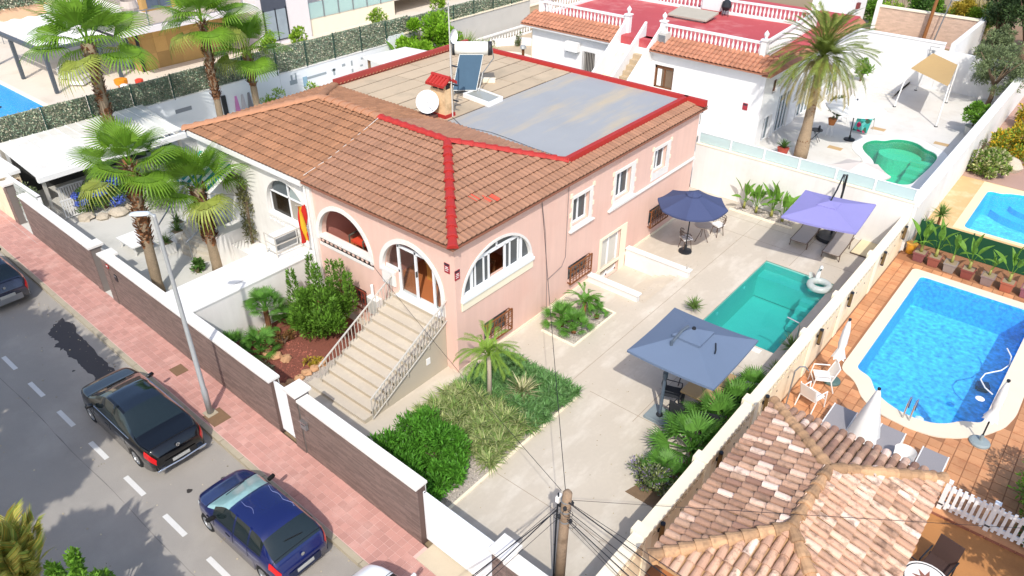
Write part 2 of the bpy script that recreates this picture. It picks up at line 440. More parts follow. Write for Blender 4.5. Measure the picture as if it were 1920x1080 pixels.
wall_seg(-11.95, -2.1, 1.78, 'longest brown clad street wall behind the lamp post, ending at the white pedestrian gate', [(-12.1, -11.7, 1.84)])
wall_seg(-.8, 3.68, 1.85, 'brown clad street wall between the white pedestrian gate and the sliding driveway gate', [(-1.26, -.84, 2.0)])
wall_seg(6.35, 9.5, 1.62, 'short brown clad street wall beside the timber utility pole', [(6.0, 6.4, 1.75)])
wall_seg(-45, -20.7, 1.62, 'far brown clad street wall past the first gate opening', [(-20.9, -20.5, 1.75)])
# gates
def slat_gate(label, x0, x1, y, h, n, vertical=False):
    t = thing('gate', label, 'gate')
    for a, b in (((x0, y, 0.04), (x0, y, h)), ((x1, y, .04), (x1, y, h))): MB().box(a[0]-.03, y-.025, .04, a[0]+.03, y+.025, h).build('post', whitepvc, t)
    MB().box(x0, y-.03, h-.04, x1, y+.03, h).build('rail', whitepvc, t); MB().box(x0, y-.03, .04, x1, y+.03, .1).build('rail', whitepvc, t)
    p = (h-.14)/n
    sl = MB().hexa([(x0+.03, y-.02, .1), (x1-.03, y-.02, .1), (x0+.03, y+.012, .1), (x1-.03, y+.012, .1), (x0+.03, y-.012, .1+p-.006), (x1-.03, y-.012, .1+p-.006), (x0+.03, y+.02, .1+p-.006), (x1-.03, y+.02, .1+p-.006)]).build('slat', whitepvc, t)
    for k in range(1, n): inst(sl, 'slat', t, (0, 0, k*p))
    place(t, STR, SLOC); return t
slat_gate('white sliding driveway gate of narrow horizontal slats', 3.72, 5.98, .18, 1.66, 22)
slat_gate('narrow white pedestrian gate between two brown walls', -2.06, -1.3, .12, 1.75, 14)
t = thing('gate', 'grey metal gate set in the recess between brown wall pillars', 'gate')
MB().box(-12.82, .3, .02, -12.12, .34, 1.7).build('leaf', mat('grey_gate_paint', '9a9da0', .5), t)
MB().box(-12.78, .29, .2, -12.72, .35, 1.6).build('stile', metalg, t); MB().box(-12.3, .26, .9, -12.2, .3, 1.0).build('handle', steel, t)
place(t, STR, SLOC)
MB().box(-12.85, .02, -.01, -12.1, .5, .006).build('gate_step', greyy)['kind'] = 'structure'
t = thing('letterbox', 'small steel letterbox fixed to the brown pillar beside the pedestrian gate', 'letterbox', (-.62, -5.2, 1.2))
MB().box(-.72, -5.26, 1.08, -.5, -5.175, 1.3).build('box', metalg, t); MB().box(-.74, -5.28, 1.3, -.48, -5.17, 1.33).build('lid', steel, t); MB().box(-.68, -5.265, 1.22, -.54, -5.26, 1.25).build('slot', dark, t)
t = thing('meter_plate', 'small dark meter plate on the brown wall near the grey gate', 'plate', (-11.2, -4.93, 1.2))
MB().box(-11.3, -4.945, 1.15, -11.12, -4.92, 1.4).build('plate', dark, t); MB().box(-11.28, -4.95, 1.33, -11.14, -4.945, 1.37).build('cover', metalg, t)
t = thing('number_plate', 'small red plate on the brown wall beside the grey gate', 'plate', (-11.65, -4.92, 1.5))
MB().box(-11.75, -4.94, 1.5, -11.58, -4.92, 1.64).build('plate', redp, t); MB().box(-11.72, -4.943, 1.55, -11.61, -4.94, 1.6).build('stripe', whitep, t)
# street lamp
t = thing('street_lamp', 'tall pale grey street lamp standing on the pink pavement by the wall', 'street lamp', (-4.25, -5.98, 0))
lx, ly = -4.25, -5.98
galv = mat('galvanised', 'a9adae', .5, .1, 8, .05, metal=.25)
MB().lathe([(.085, 0), (.085, .9), (.07, .95), (.045, 6.4), (.045, 6.46)], (lx, ly, 0), 12).build('pole', galv, t, True)
MB().box(lx-.16, ly-.16, 0, lx+.16, ly+.16, .03).build('base_plate', kerbm, t)
MB().tube([(lx, ly, 6.42), (lx-.06, ly-.06, 6.5), (lx-.13, ly-.13, 6.5)], .035, 8).build('arm', galv, t)
hd = MB(); hx = Vector((-.70, -.71, 0)); px = Vector((.71, -.70, 0)); B0 = Vector((lx, ly, 6.5))
rows = []
for f, wd, th in ((.08, .06, .03), (.14, .1, .05), (.4, .12, .05), (.52, .09, .035), (.56, .04, .015)):
    c = B0+hx*f; rows.append([c+px*wd*math.cos(a)+Vector((0, 0, th*math.sin(a))) for a in [2*math.pi*k/10 for k in range(10)]])
hd.loft(rows, closed=True); hd.f += [tuple(range(9, -1, -1)), tuple(range(40, 50))]; hd.mi += [0, 0]
hd.build('lamp_head', mat('lamp_housing', 'c4cbd2', .4), t, True)
# ------------------------------------------------------------ pink house and its white twin
HX0, HXM, HY1, HZ = -13.3, -6.5, 14.4, 4.62
EZ, PT = 4.63, .30                                   # eave height, pitch
EX0, EX1, EY = -13.45, .2, -.25
KY, KX, KX0, RZ = 3.33, -3.38, -9.82, 5.704          # ridge
TY, TZ = 6.1, 4.87                                   # back slope meets the flat roof
TX1, TX0, BY = -.6, -12.6, 14.2
rooft = mat('roof_tile', '9b735b', .8, .1, 1.2, .1, 60, .15, 90, rnd=.10, dirt='8a634d', dscale=.8, damt=.5)
rooft2 = mat('old_roof_tile', '9a6f52', .9, .15, 1.5, .15, 50, .25, 80, rnd=.14, dirt='84614a', dscale=1.1, damt=.6)
flash = mat('pale_soffit', 'cdb5a5', .8)
ph = thing('pink_house', 'pink semi-detached house with red-edged tiled roof and arched openings', 'house', (-3.2, 7, 0))
wh = thing('white_house', 'white twin of the pink house under the older orange half of the roof', 'house', (-9.9, 7, 0))
FZ = 1.86
# front wall with two arches (outlines in x,z)
a1 = arch_pts(-5.0, 2.63, 1.28, 2.64, 24)
a2 = arch_pts(-1.88, 2.57, 1.28, FZ, 24); a2 = [(-.6, FZ)]+[p for p in a2 if p[1] > FZ+.01]+[(-3.16, 2.62), (-2.56, 2.62), (-2.56, FZ)]
gf = rect(-5.4, .5, -4.15, 1.25)
MB().wall(rect(HXM, -.05, 0, HZ), [a1, a2, gf], (0, 0, 0), (1, 0, 0), (0, 0, 1), .28).build('front_wall', pink, ph)
aw = arch_pts(1.89, 2.6, 1.6, 2.62, 24, 1.34)
sq = [rect(5.72, 2.78, 6.7, 3.8), rect(8.36, 2.74, 9.36, 3.8), rect(11.0, 2.9, 11.92, 3.82), rect(7.75, -.5, 9.05, 1.34)]
gr = [rect(1.2, .42, 2.42, 1.2), rect(5.65, .5, 6.95, 1.22), rect(11.1, .5, 12.5, 1.28)]
MB().wall(rect(.282, -.6, HY1, HZ), [aw]+sq+gr, (0, 0, 0), (0, 1, 0), (0, 0, 1), .28).build('garden_wall_face', pink, ph)
MB().box(HXM, HY1-.28, 0, -.282, HY1-.004, HZ).build('back_wall', pink, ph)
# white arch surrounds, set proud of the wall
def surround(name, pts_in, pts_out, O, U, V, m, par, th=.12, proud=.03):
    W = Vector(U).cross(Vector(V))*proud
    mb = MB(); O2 = Vector(O)+W; n = len(pts_in)
    rows = []
    for a, b in zip(pts_in, pts_out):
        A = O2+Vector(U)*a[0]+Vector(V)*a[1]; B = O2+Vector(U)*b[0]+Vector(V)*b[1]; bk = -Vector(U).cross(Vector(V))*th
        rows.append([A+bk, A, B, B+bk])
    mb.loft(rows); return mb.build(name, m, par)
ci = arch_pts(-5.0, 2.63, 1.27, 2.5, 24); co2 = arch_pts(-5.0, 2.63, 1.42, 2.5, 24)
surround('arch_trim', ci, co2, (0, 0, 0), (1, 0, 0), (0, 0, 1), white, ph)
ci = arch_pts(-1.88, 2.57, 1.27, 1.9, 24); co2 = arch_pts(-1.88, 2.57, 1.42, 1.9, 24)
surround('arch_trim', ci[:-1]+[(-3.15, 2.5)], co2[:-1]+[(-3.3, 2.5)], (0, 0, 0), (1, 0, 0), (0, 0, 1), white, ph)
ci = arch_pts(1.89, 2.6, 1.58, 2.5, 24, 1.32); co2 = arch_pts(1.89, 2.6, 1.66, 2.5, 24, 1.4)
surround('arch_trim', ci, co2, (0, 0, 0), (0, 1, 0), (0, 0, 1), white, ph)
# interior behind the openings
wf = mat('terracotta_floor', 'b06a3e', .6, .1, 3, rnd=.1)
MB().box(-6.45, .28, FZ-.12, -.28, 4.2, FZ).build('room_floor', wf, ph)
MB().box(-6.45, 3.9, FZ, -.28, 4.0, HZ-.2).build('room_wall', pinkin, ph)
MB().box(-3.52, .28, FZ, -3.44, 3.9, HZ-.2).build('room_wall', pinkin, ph)
MB().box(-6.46, .28, FZ, -6.38, 3.9, HZ-.2).build('room_wall', pinkin, ph)
MB().box(-.36, 4.0, .3, -.28, 14.1, HZ-.25).build('room_wall', room, ph)
MB().box(-6.46, .285, HZ-.2, -.28, 3.9, HZ-.12).build('room_ceiling', whitep, ph)
# parapet of pierced blocks under the first arch
pb = MB().box(-6.28, -.03, 2.3, -3.62, .2, 2.4).box(-6.28, -.04, 2.58, -3.62, .24, 2.652).build('parapet_rail', white, ph)
blk = MB()
blk.wall(rect(-.11, 2.4, .11, 2.58), [[(.075*math.cos(a), 2.49+.06*math.sin(a)) for a in [2*math.pi*k/8 for k in range(8)]]], (0, 0, 0), (1, 0, 0), (0, 0, 1), .1)
bo = proto(blk, 'pierced_block', white)
for k in range(12): inst(bo, 'pierced_block', ph, (-6.14+.221*k, 0, 0))
MB().box(-6.28, .12, 2.38, -3.62, .16, 2.58).build('parapet_back', creamtrim, ph)
# joinery helper: bars in a plane
def bars(name, L, O, U, V, m, par, wd=.05, dp=.06, off=.0):
    O, U, V = Vector(O), Vector(U), Vector(V); W = U.cross(V).normalized()
    for (a, b, c, d, *q) in L:
        w_ = q[0] if q else wd
        p, r = Vector((a, b)), Vector((c, d)); t_ = (r-p).normalized(); n_ = Vector((-t_.y, t_.x))*w_/2
        cs = [p-n_, p+n_, r-n_, r+n_]; vs = []
        for k in (off-dp, off):
            vs += [O+U*s.x+V*s.y+W*k for s in cs]
        MB().hexa(vs).build(name, m, par)
def pane(pts, O, U, V, m, par, off=-.03, name='pane'):
    O, U, V = Vector(O), Vector(U), Vector(V); W = U.cross(V).normalized()
    return MB().wall(pts, [], O+W*off, U, V, .008).build(name, m, par)
FU, FV = (1, 0, 0), (0, 0, 1); SU = (0, 1, 0)
# entrance door in the second arch
df = MB().box(-2.6,.06,FZ,-.72,.2,FZ+.05).build("entrance_door", whitepvc, ph)
O = (0, .12, 0)
bars('frame', [(-2.53, FZ, -2.53, 3.72, .08), (-1.78, FZ, -1.78, 3.62, .07), (-1.03, FZ, -1.03, 3.52, .08), (-2.53, 3.56, -1.03, 3.56, .09), (-3.14, 2.66, -2.5, 2.66, .09)], O, FU, FV, whitepvc, df)
pane([(-2.5, FZ+.05), (-1.8, FZ+.05), (-1.8, 3.52), (-2.5, 3.52)], O, FU, FV, doorglass, df)
pane([(-1.0, FZ+.05), (-.62, FZ+.05), (-.62, 2.7), (-.75, 3.1), (-1.0, 3.45)], O, FU, FV, doorglass, df)
up = [(-1.0, 3.6)]+[(-1.88+1.27*math.cos(a), 2.57+1.27*math.sin(a)) for a in [rad(62+k*8.2) for k in range(8)]]+[(-2.5, 3.6)]
pane(up, O, FU, FV, doorglass, df)
pane([(-3.12, 2.7), (-2.57, 2.7), (-2.57, 3.6), (-2.9, 3.35), (-3.1, 2.95)], O, FU, FV, doorglass, df)
MB().box(-3.17, -.05, 2.1, -2.6, .02, 2.62).build('sill_panel', white, ph)
MB().box(-3.2, -.07, 2.56, -2.58, .05, 2.632).build('sill', white, ph)
MB().box(-2.6, -.12, FZ-.03, -.6, .3, FZ+.012).build('door_sill', white, ph)
bars('handle', [(-1.74, 2.75, -1.74, 2.95, .03)], (0, .08, 0), FU, FV, steel, df)
# big arched window over the garden
wo = MB().box(-.1, .22, 2.6, .05, 3.56, 2.7).build('arched_window', whitepvc, ph)
O = (-.06, 0, 0)
bars('frame', [(.76, 2.7, .76, 3.62, .11), (3.06, 2.7, 3.06, 3.66, .11), (.7, 3.62, 3.1, 3.62, .11), (1.53, 2.7, 1.53, 3.6, .06), (2.29, 2.7, 2.29, 3.6, .06), (1.3, 2.7, 1.3, 3.6, .05), (2.52, 2.7, 2.52, 3.6, .05), (1.9, 3.65, 1.9, 3.95, .06), (.92, 2.7, .92, 3.6, .05), (2.92, 2.7, 2.92, 3.6, .05)], O, SU, FV, whitepvc, wo)
ell = lambda a: (1.89+1.6*math.cos(a), 2.6+1.34*math.sin(a))
pane([(.3, 2.7), (.72, 2.7)]+[ell(rad(137+k*7)) for k in range(6)], O, SU, FV, winglass, wo)
pane([(3.1, 2.7), (3.48, 2.7)]+[ell(rad(4+k*7)) for k in range(6)], O, SU, FV, winglass, wo)
pane([(.93, 3.66), (2.85, 3.66)]+[ell(rad(53+k*7.4)) for k in range(11)], O, SU, FV, winglass, wo)
for a, b in ((.82, 1.52), (2.32, 3.0)): pane(rect(a, 2.7, b, 3.58), O, SU, FV, winglass, wo)
MB().box(.0, .2, 2.5, .09, 3.6, 2.6).build('sill', whitepvc, ph)
MB().box(.0, .22, 2.2, .04, 3.58, 2.5).build('window_apron', creamtrim, ph)
# upper windows with white surrounds
for k, (y0, z0, y1, z1, oy0, oz0, oy1, oz1) in enumerate(((5.72, 2.78, 6.7, 3.8, 5.55, 2.6, 7.0, 4.2), (8.36, 2.74, 9.36, 3.8, 8.1, 2.5, 9.75, 4.1), (11.0, 2.9, 11.92, 3.82, 10.8, 2.58, 12.3, 4.1))):
    f = MB().wall(rect(oy0+.12, oz0+.02, oy1-.12, z1+.12), [rect(y0, z0, y1, z1)], (.03, 0, 0), SU, FV, .04).build('window_surround', white, ph)
    q = MB()
    for j in range(4):
        zz = oz0+.2+j*.36
        q.box(-.01, oy1-.13, zz, .028, oy1-.13+(.12 if j % 2 else .06), zz+.16); q.box(-.01, oy0+.13-(.12 if j % 2 else .06), zz, .028, oy0+.13, zz+.16)
    q.build('quoins', creamtrim, ph)
    if k != 2: MB().box(.0, oy0, oz0, .1, oy1, oz0+.05).build('sill', white, ph)
    wn = MB().box(-.2, y0, z0, -.12, y1, z0+.06).build('window', whitepvc, ph)
    O = (-.13, 0, 0)
    bars('frame', [(y0+.03, z0, y0+.03, z1), (y1-.03, z0, y1-.03, z1), (y0, z1-.03, y1, z1-.03), ((y0+y1)/2, z0, (y0+y1)/2, z1, .07), (y0+.09, z0+.05, y0+.09, z1)], O, SU, FV, whitepvc, wn)
    pane(rect(y0+.1, z0+.06, (y0+y1)/2-.03, z1-.05), O, SU, FV, winglass, wn); pane(rect((y0+y1)/2+.03, z0+.06, y1-.05, z1-.05), O, SU, FV, winglass, wn)
MB().box(.0, 7.95, 2.44, .09, HY1, 2.5).build('string_course', white, ph)
MB().box(.005, .0, -.02, .03, HY1, .1).build('skirting', creamtrim, ph)
# garden door
wd = MB().box(-.22, 7.75, -.5, -.12, 9.05, -.42).build('garden_door', whitepvc, ph)
bars('frame', [(7.79, -.5, 7.79, 1.34, .08), (9.01, -.5, 9.01, 1.34, .08), (8.4, -.5, 8.4, 1.34, .08), (7.75, 1.3, 9.05, 1.3, .08)], (-.12, 0, 0), SU, FV, whitepvc, wd)
for a, b in ((7.85, 8.35), (8.45, 8.95)): pane(rect(a, -.42, b, 1.26), (-.12, 0, 0), SU, FV, mat('pale_blind', 'c9c6bc', .5, .03), wd)
MB().wall([(7.6, -.5), (7.75, -.5), (7.75, 1.34), (9.05, 1.34), (9.05, -.5), (9.45, -.5), (9.45, 1.45), (7.6, 1.45)], [], (.025, 0, 0), SU, FV, .04).build('door_surround', creamtrim, ph)
# ironwork grilles in brown
def grille(y0, z0, y1, z1, O, U, par, m, out=.12, n=7):
    W = Vector(U).cross(Vector(FV)).normalized()
    gp = MB(); O = Vector(O); P = lambda a, b, c: O+Vector(U)*a+Vector(FV)*b+W*c
    for a, b, c, d in ((y0, z0, y1, z0), (y0, z1, y1, z1), (y0, z0, y0, z1), (y1, z0, y1, z1)): gp.bar(P(a, b, out), P(c, d, out), .028, 5)
    for a in (y0, y1):
        for b in (z0+.06, z1-.06): gp.bar(P(a, b, -.02), P(a, b, out), .022, 4)
    g = gp.build('window_grille', m, par)
    for k in range(1, n):
        y = y0+(y1-y0)*k/n; MB().bar(P(y, z0, out), P(y, z1, out), .014, 5).build('grille_bar', m, g)
    for b in (.33, .66): MB().bar(P(y0, z0+(z1-z0)*b, out), P(y1, z0+(z1-z0)*b, out), .014, 5).build('grille_bar', m, g)
    sc = MB()
    for k in range(n):
        y = y0+(y1-y0)*(k+.5)/n; zc = z0+(z1-z0)*(.5 if k % 2 else .82)
        sc.tube([P(y+.06*math.cos(t), zc+.07*math.sin(t), out) for t in [2*math.pi*i/8 for i in range(9)]], .008, 4)
    sc.build('scrollwork', m, g)
    pane(rect(y0+.05, z0+.05, y1-.05, z1-.05), O, U, FV, winglass, g, -.12)
    MB().wall(rect(y0-.02, z0-.02, y1+.02, z1+.02), [], O+W*-.2, U, FV, .01).build('blind', mat('blind', 'd8d5cd', .7), g)
for q in ((1.2, .42, 2.42, 1.2), (5.65, .5, 6.95, 1.22), (11.1, .5, 12.5, 1.28)): grille(*q, (0, 0, 0), SU, ph, ironb)
grille(-5.4, .5, -4.15, 1.25, (0, 0, 0), FU, ph, mat('red_iron', '7d3a2c', .5), .08)
# boiler cabinet by the front grille
t = thing('meter_cabinet', 'white meter cabinet with a vent pipe on the pink front wall by the steps', 'cabinet', (-3.55, -.1, 1))
MB().box(-3.85, -.24, .7, -3.35, -.01, 1.32).build('box', whitep, t); MB().tube([(-3.7, -.1, 1.32), (-3.7, -.1, 1.75)], .05, 8).build('pipe', whitep, t)
MB().box(-3.83, -.25, .73, -3.37, -.24, 1.29).build('door', greyy, t)
# alarm plaques near the corner
for nm, (c, U) in {'red alarm plaque on the pink front wall beside the entrance arch': ((-.3, 0, 3.7), FU), 'red alarm plaque on the pink wall round the corner from the entrance': ((0, .08, 3.55), SU)}.items():
    t = thing('alarm_plaque', nm, 'plaque', c, 'red alarm plaques'); Uv = Vector(U); Wv = Uv.cross(Vector(FV))
    def slab(a, b, c2, d, k0, k1, n_, m_):
        vs = [Vector(c)+Uv*u+Vector((0, 0, v))+Wv*k for k in (k0, k1) for v in (b, d) for u in (a, c2)]
        MB().hexa(vs).build(n_, m_, t)
    slab(-.1, -.16, .1, .16, 0, .02, 'plate', mat('plaque_red', '9c2f3a', .5)); slab(-.1, .09, .1, .16, .02, .024, 'header', mat('plaque_dark', '3a2a38', .5))
    slab(-.07, -.03, .07, -.01, .02, .023, 'text_line', whitep); slab(-.07, -.09, .05, -.07, .02, .023, 'text_line', whitep); slab(-.05, .02, .05, .05, .02, .023, 'text_line', whitep)
# white twin: front wall, arch window
aL = arch_pts(-8.0, 3.0, 1.15, 2.55, 20, 1.08)
MB().wall(rect(HX0, -.05, HXM, HZ), [aL], (0, .02, 0), FU, FV, .28).build('front_wall', white, wh)
MB().box(HX0, .3, -.05, HX0+.28, HY1, HZ).build('side_wall', white, wh); MB().box(HX0, HY1-.28, 0, HXM, HY1, HZ).build('back_wall', white, wh)
MB().box(HXM-.06, -.09, 0, HXM+.12, .03, HZ-.15).build('party_pilaster', white, wh)
MB().tube([(HXM-.12, -.1, .9), (HXM-.12, -.1, 4.4)], .045, 8).build('downpipe', whitep, wh)
ci = arch_pts(-8.0, 3.0, 1.13, 2.5, 20, 1.06); co2 = arch_pts(-8.0, 3.0, 1.27, 2.5, 20, 1.2)
surround('arch_trim', ci, co2, (0, .02, 0), FU, FV, white, wh)
wl = MB().box(-9.15, .1, 2.52, -6.85, .2, 2.6).build('arched_window', whitepvc, wh)
O = (0, .14, 0)
bars('frame', [(-8.0, 2.55, -8.0, 4.05), (-9.1, 3.4, -6.9, 3.4), (-9.1, 2.6, -9.1, 3.3), (-6.9, 2.6, -6.9, 3.3)], O, FU, FV, whitepvc, wl)
pane([(-7.97, 2.6), (-6.93, 2.6), (-6.93, 3.36), (-7.97, 3.36)], O, FU, FV, glass('curtain_glass', (.55, .5, .42), .08, .05, .6), wl)
pane([(-9.07, 2.6), (-8.03, 2.6), (-8.03, 3.36), (-9.07, 3.36)], O, FU, FV, mat('dark_pane', '20190f', .15), wl)
el2 = lambda a: (-8+1.13*math.cos(a), 3+1.06*math.sin(a))
pane([(-8.9, 3.43), (-8.03, 3.43)]+[el2(rad(92+k*9)) for k in range(7)], O, FU, FV, mat('grey_pane', '5d6468', .2), wl)
pane([(-7.97, 3.43), (-7.1, 3.43)]+[el2(rad(26+k*9)) for k in range(7)], O, FU, FV, mat('pale_pane', '9aa5a3', .2), wl)
pl2 = MB().box(-9.2, -.02, 2.46, -6.8, .2, 2.53).build('parapet_rail', white, wh); MB().box(-9.2, .0, 2.2, -6.8, .2, 2.25).build('parapet_rail', white, wh)
for k in range(11): inst(bo, 'pierced_block', wh, (-9.1+.218*k, -.005, -.15))
MB().box(HX0, EY-.03, EZ-.2, HXM-.05, EY+.12, EZ-.02).build('gutter', whitep, wh)
MB().box(HX0, EY+.1, EZ-.32, HXM-.05, .02, EZ-.16).build('cornice', white, wh)
MB().box(HXM, EY+.02, EZ-.1, EX1-.05, .0, EZ-.05).build('soffit', flash, ph); MB().box(.0, EY+.02, EZ-.1, EX1-.04, HY1+.2, EZ-.05).build('soffit', flash, ph)
# ---- roof slabs under the tiles
def slope(pts, m, par, name='roof_slope'):
    mb = MB(); n = len(pts); mb.add([Vector(p)-Vector((0, 0, .03)) for p in pts]+[Vector(p)-Vector((0, 0, .1)) for p in pts], [tuple(range(n)), tuple(range(2*n-1, n-1, -1))]+[(i, n+i, n+(i+1) % n, (i+1) % n) for i in range(n)])
    return mb.build(name, m, par)
zf = lambda y: EZ+(y-EY)*PT
K = (KX, KY, RZ); K0 = (KX0, KY, RZ); M_ = (TX1, TY, TZ); M0 = (TX0, TY, TZ)
sub = mat('roof_mortar', '8d5c48', .9)
slope([(HXM, EY, EZ), (EX1, EY, EZ), K, (HXM, KY, RZ)], sub, ph); slope([(EX0, EY, EZ), (HXM, EY, EZ), (HXM, KY, RZ), K0], sub, wh)
slope([(EX1, EY, EZ), (EX1, HY1+.2, EZ), (TX1, HY1+.2, TZ), M_, K], sub, ph); slope([(EX0, HY1+.2, EZ), (EX0, EY, EZ), K0, M0, (TX0, HY1+.2, TZ)], sub, wh)
slope([(HXM, KY, RZ), K, M_, (HXM, TY, TZ)], sub, ph); slope([K0, (HXM, KY, RZ), (HXM, TY, TZ), M0], sub, wh)
TW, TL = .2, .345
tedge = mat('tile_edge_shade_grime', '74543f', .95, .2, 4)  # course shadow lines and joint grime, both painted into the tile lip colour
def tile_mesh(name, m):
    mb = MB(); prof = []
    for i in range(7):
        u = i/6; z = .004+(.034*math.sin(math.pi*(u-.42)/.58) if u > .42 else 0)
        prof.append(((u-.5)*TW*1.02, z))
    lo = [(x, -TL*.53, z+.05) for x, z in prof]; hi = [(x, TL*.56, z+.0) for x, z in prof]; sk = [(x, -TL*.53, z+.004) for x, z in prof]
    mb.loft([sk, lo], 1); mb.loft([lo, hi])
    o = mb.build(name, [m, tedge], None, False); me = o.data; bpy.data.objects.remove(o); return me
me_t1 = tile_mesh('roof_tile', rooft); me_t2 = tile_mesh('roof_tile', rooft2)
pitch = math.atan(PT); ck = math.cos(pitch)
def field(axis, u0, u1, s0, inside, org, sgn=1):
    """tiles in rows up a slope; axis angle about z; returns placements"""
    out = []; n = int((u1-u0)/TW); rows = int(s0/(TL*ck))+1
    for j in range(rows):
        for i in range(n):
            u = u0+(i+.5)*TW; s = (j+.5)*TL*ck
            p = org(u, s)
            if inside(p): out.append((p[0], p[1], p[2]+rng.uniform(-.004, .004), (pitch, 0, axis+rng.gauss(0, .008)), 1))
    return out
# front slope
F = field(0, EX0, EX1, KY-EY, lambda p: p[0] < EX1-(p[1]-EY)-.05 and p[0] > EX0+(p[1]-EY)+.05 and p[1] < KY-.03, lambda u, s: (u, EY+s, EZ+s*PT))
Rr = field(math.pi/2, EY, HY1+.2, 3.6, lambda p: p[1] > EY+(EX1-p[0])+.05 and p[0] > -3.3 and (p[0] > TX1+.02 or (p[1] < KY+(p[0]-KX)-.02 and p[0] < TX1)), lambda u, s: (EX1-s, u, EZ+s*PT))
Lr = field(-math.pi/2, EY, HY1+.2, 3.6, lambda p: p[1] > EY+(p[0]-EX0)+.05 and p[0] < KX0-.05 and (p[0] < TX0-.02 or p[1] < KY-(p[0]-KX0)-.02), lambda u, s: (EX0+s, u, EZ+s*PT))
Bk = field(math.pi, TX0, TX1, TY-KY, lambda p: p[1] > KY+.03 and p[0] < KX+(p[1]-KY)-.05 and p[0] > KX0-(p[1]-KY)+.05, lambda u, s: (u, TY-s, TZ+s*PT))
allp = F+Rr+Bk; mine = [p for p in allp if p[0] > HXM+.08]; his = [p for p in allp if p[0] <= HXM+.08]+Lr
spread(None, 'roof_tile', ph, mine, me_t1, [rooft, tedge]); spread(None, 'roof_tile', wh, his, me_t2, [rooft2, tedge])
# a few brighter replacement tiles
t_red = mat('new_roof_tile', 'c4503c', .8)
for (x, y) in ((-.95, 1.9), (-.7, 2.15), (-.62, 2.45)):
    o = inst(me_t1, 'replaced_tile', ph, (x, y, EZ+(EX1-x)*PT+.012), (pitch, 0, math.pi/2)); o.data = me_t1.copy(); o.data.materials[0] = t_red
# ridge and hip caps
def caps(p, q, m, par, name='ridge_cap', w_=.14, l_=.42, h_=.1, first=None):
    p, q = Vector(p), Vector(q); d = q-p; n = max(1, round(d.length/l_)); d = d/n; ln = d.length; dn = d.normalized()
    sx = Vector((-dn.y, dn.x, 0)).normalized(); uz = dn.cross(-sx) if dn.cross(-sx).z > 0 else dn.cross(sx)
    rows = [[sx*(w_*g*math.cos(math.pi*k/6))+uz*(h_*g*math.sin(math.pi*k/6)-.03)+dn*t for k in range(7)] for t, g in ((-.05, 1.2), (0.01, 1.22), (ln*.3, 1.02), (ln*.98, .84))]
    mb = MB().loft(rows); mb.f.append(tuple(range(6, -1, -1))); mb.mi.append(0)
    o = mb.build(name, m, None, False); me = o.data; bpy.data.objects.remove(o)
    for k in range(n): inst(me, name, par, p+d*k)
lift = Vector((0, 0, .07))
caps(Vector((EX1, EY, EZ))+lift, Vector(K)+lift, redp, ph); caps(Vector((-6.55, KY, RZ))+lift, Vector(K)+lift, redp, ph)
caps(Vector(M_)+lift, Vector(K)+lift, redp, ph)
org = mat('orange_ridge', 'b07f60', .85, .12, 3)
caps(Vector((EX0, EY, EZ))+lift, Vector(K0)+lift, org, wh, w_=.2); caps(Vector((HXM-.1, KY, RZ))+lift, Vector(K0)+lift, org, wh, w_=.2); caps(Vector(M0)+lift, Vector(K0)+lift, rooft2, wh, w_=.15)
# flat roof
fg = mat('grey_roof_coating', '999b9d', .65, .07, .9, .05, 30, dirt='b8a88c', dscale=.75, damt=.85, dmap=(1.0, .16, 1))
MB().box(HXM+.3, TY-.1, TZ-.2, TX1+.1, BY, TZ-.02).build('roof_deck', fg, ph)
MB().box(TX0-.1, TY-.1, TZ-.2, HXM+.3, BY, TZ-.03).build('roof_deck', mat('roof_tar', '5a5048', .9, .15, 3, .1), wh)
felt = mat('roof_felt_sheet', 'b8a58b', .9, .08, .8, .1, 40, rnd=.06, dirt='9a8d78', dscale=1.0, damt=.5)
me_f = None; y0 = TY+.02
xs = np.linspace(TX0, HXM+.28, 8)
for i in range(7):
    y = TY+.05; k = 0
    while y < BY-.1:
        ln = rng.uniform(2.2, 4.2); y1 = min(y+ln, BY-.08)
        MB().box(xs[i]+.02, y, TZ-.03, xs[i+1]-.03-rng.random()*.03, y1-.035-rng.random()*.02, TZ-.012+rng.uniform(0, .004)).build('roof_sheet', felt, wh); y = y1
def kerb(p, q, par, m=redp, w_=.11, h0=TZ-.1, h1=TZ+.14, name='red_parapet'):
    p, q = Vector((*p, 0)), Vector((*q, 0)); d = (q-p).normalized(); n_ = Vector((-d.y, d.x, 0))*w_
    MB().hexa([p-n_+Vector((0, 0, h0)), q-n_+Vector((0, 0, h0)), p+n_+Vector((0, 0, h0)), q+n_+Vector((0, 0, h0)), p-n_*.8+Vector((0, 0, h1)), q-n_*.8+Vector((0, 0, h1)), p+n_*.8+Vector((0, 0, h1)), q+n_*.8+Vector((0, 0, h1))]).build(name, m, par)
kerb((TX1, TY-.1), (TX1, BY+.1), ph); kerb((HXM, BY), (EX1+.1, BY), ph)
kerb((TX0, TY), (TX0, BY+.1), wh, mat('old_red_paint', '9c3f38', .8, .15, 3), .09, TZ-.1, TZ+.26); kerb((TX0, BY), (HXM, BY), wh)
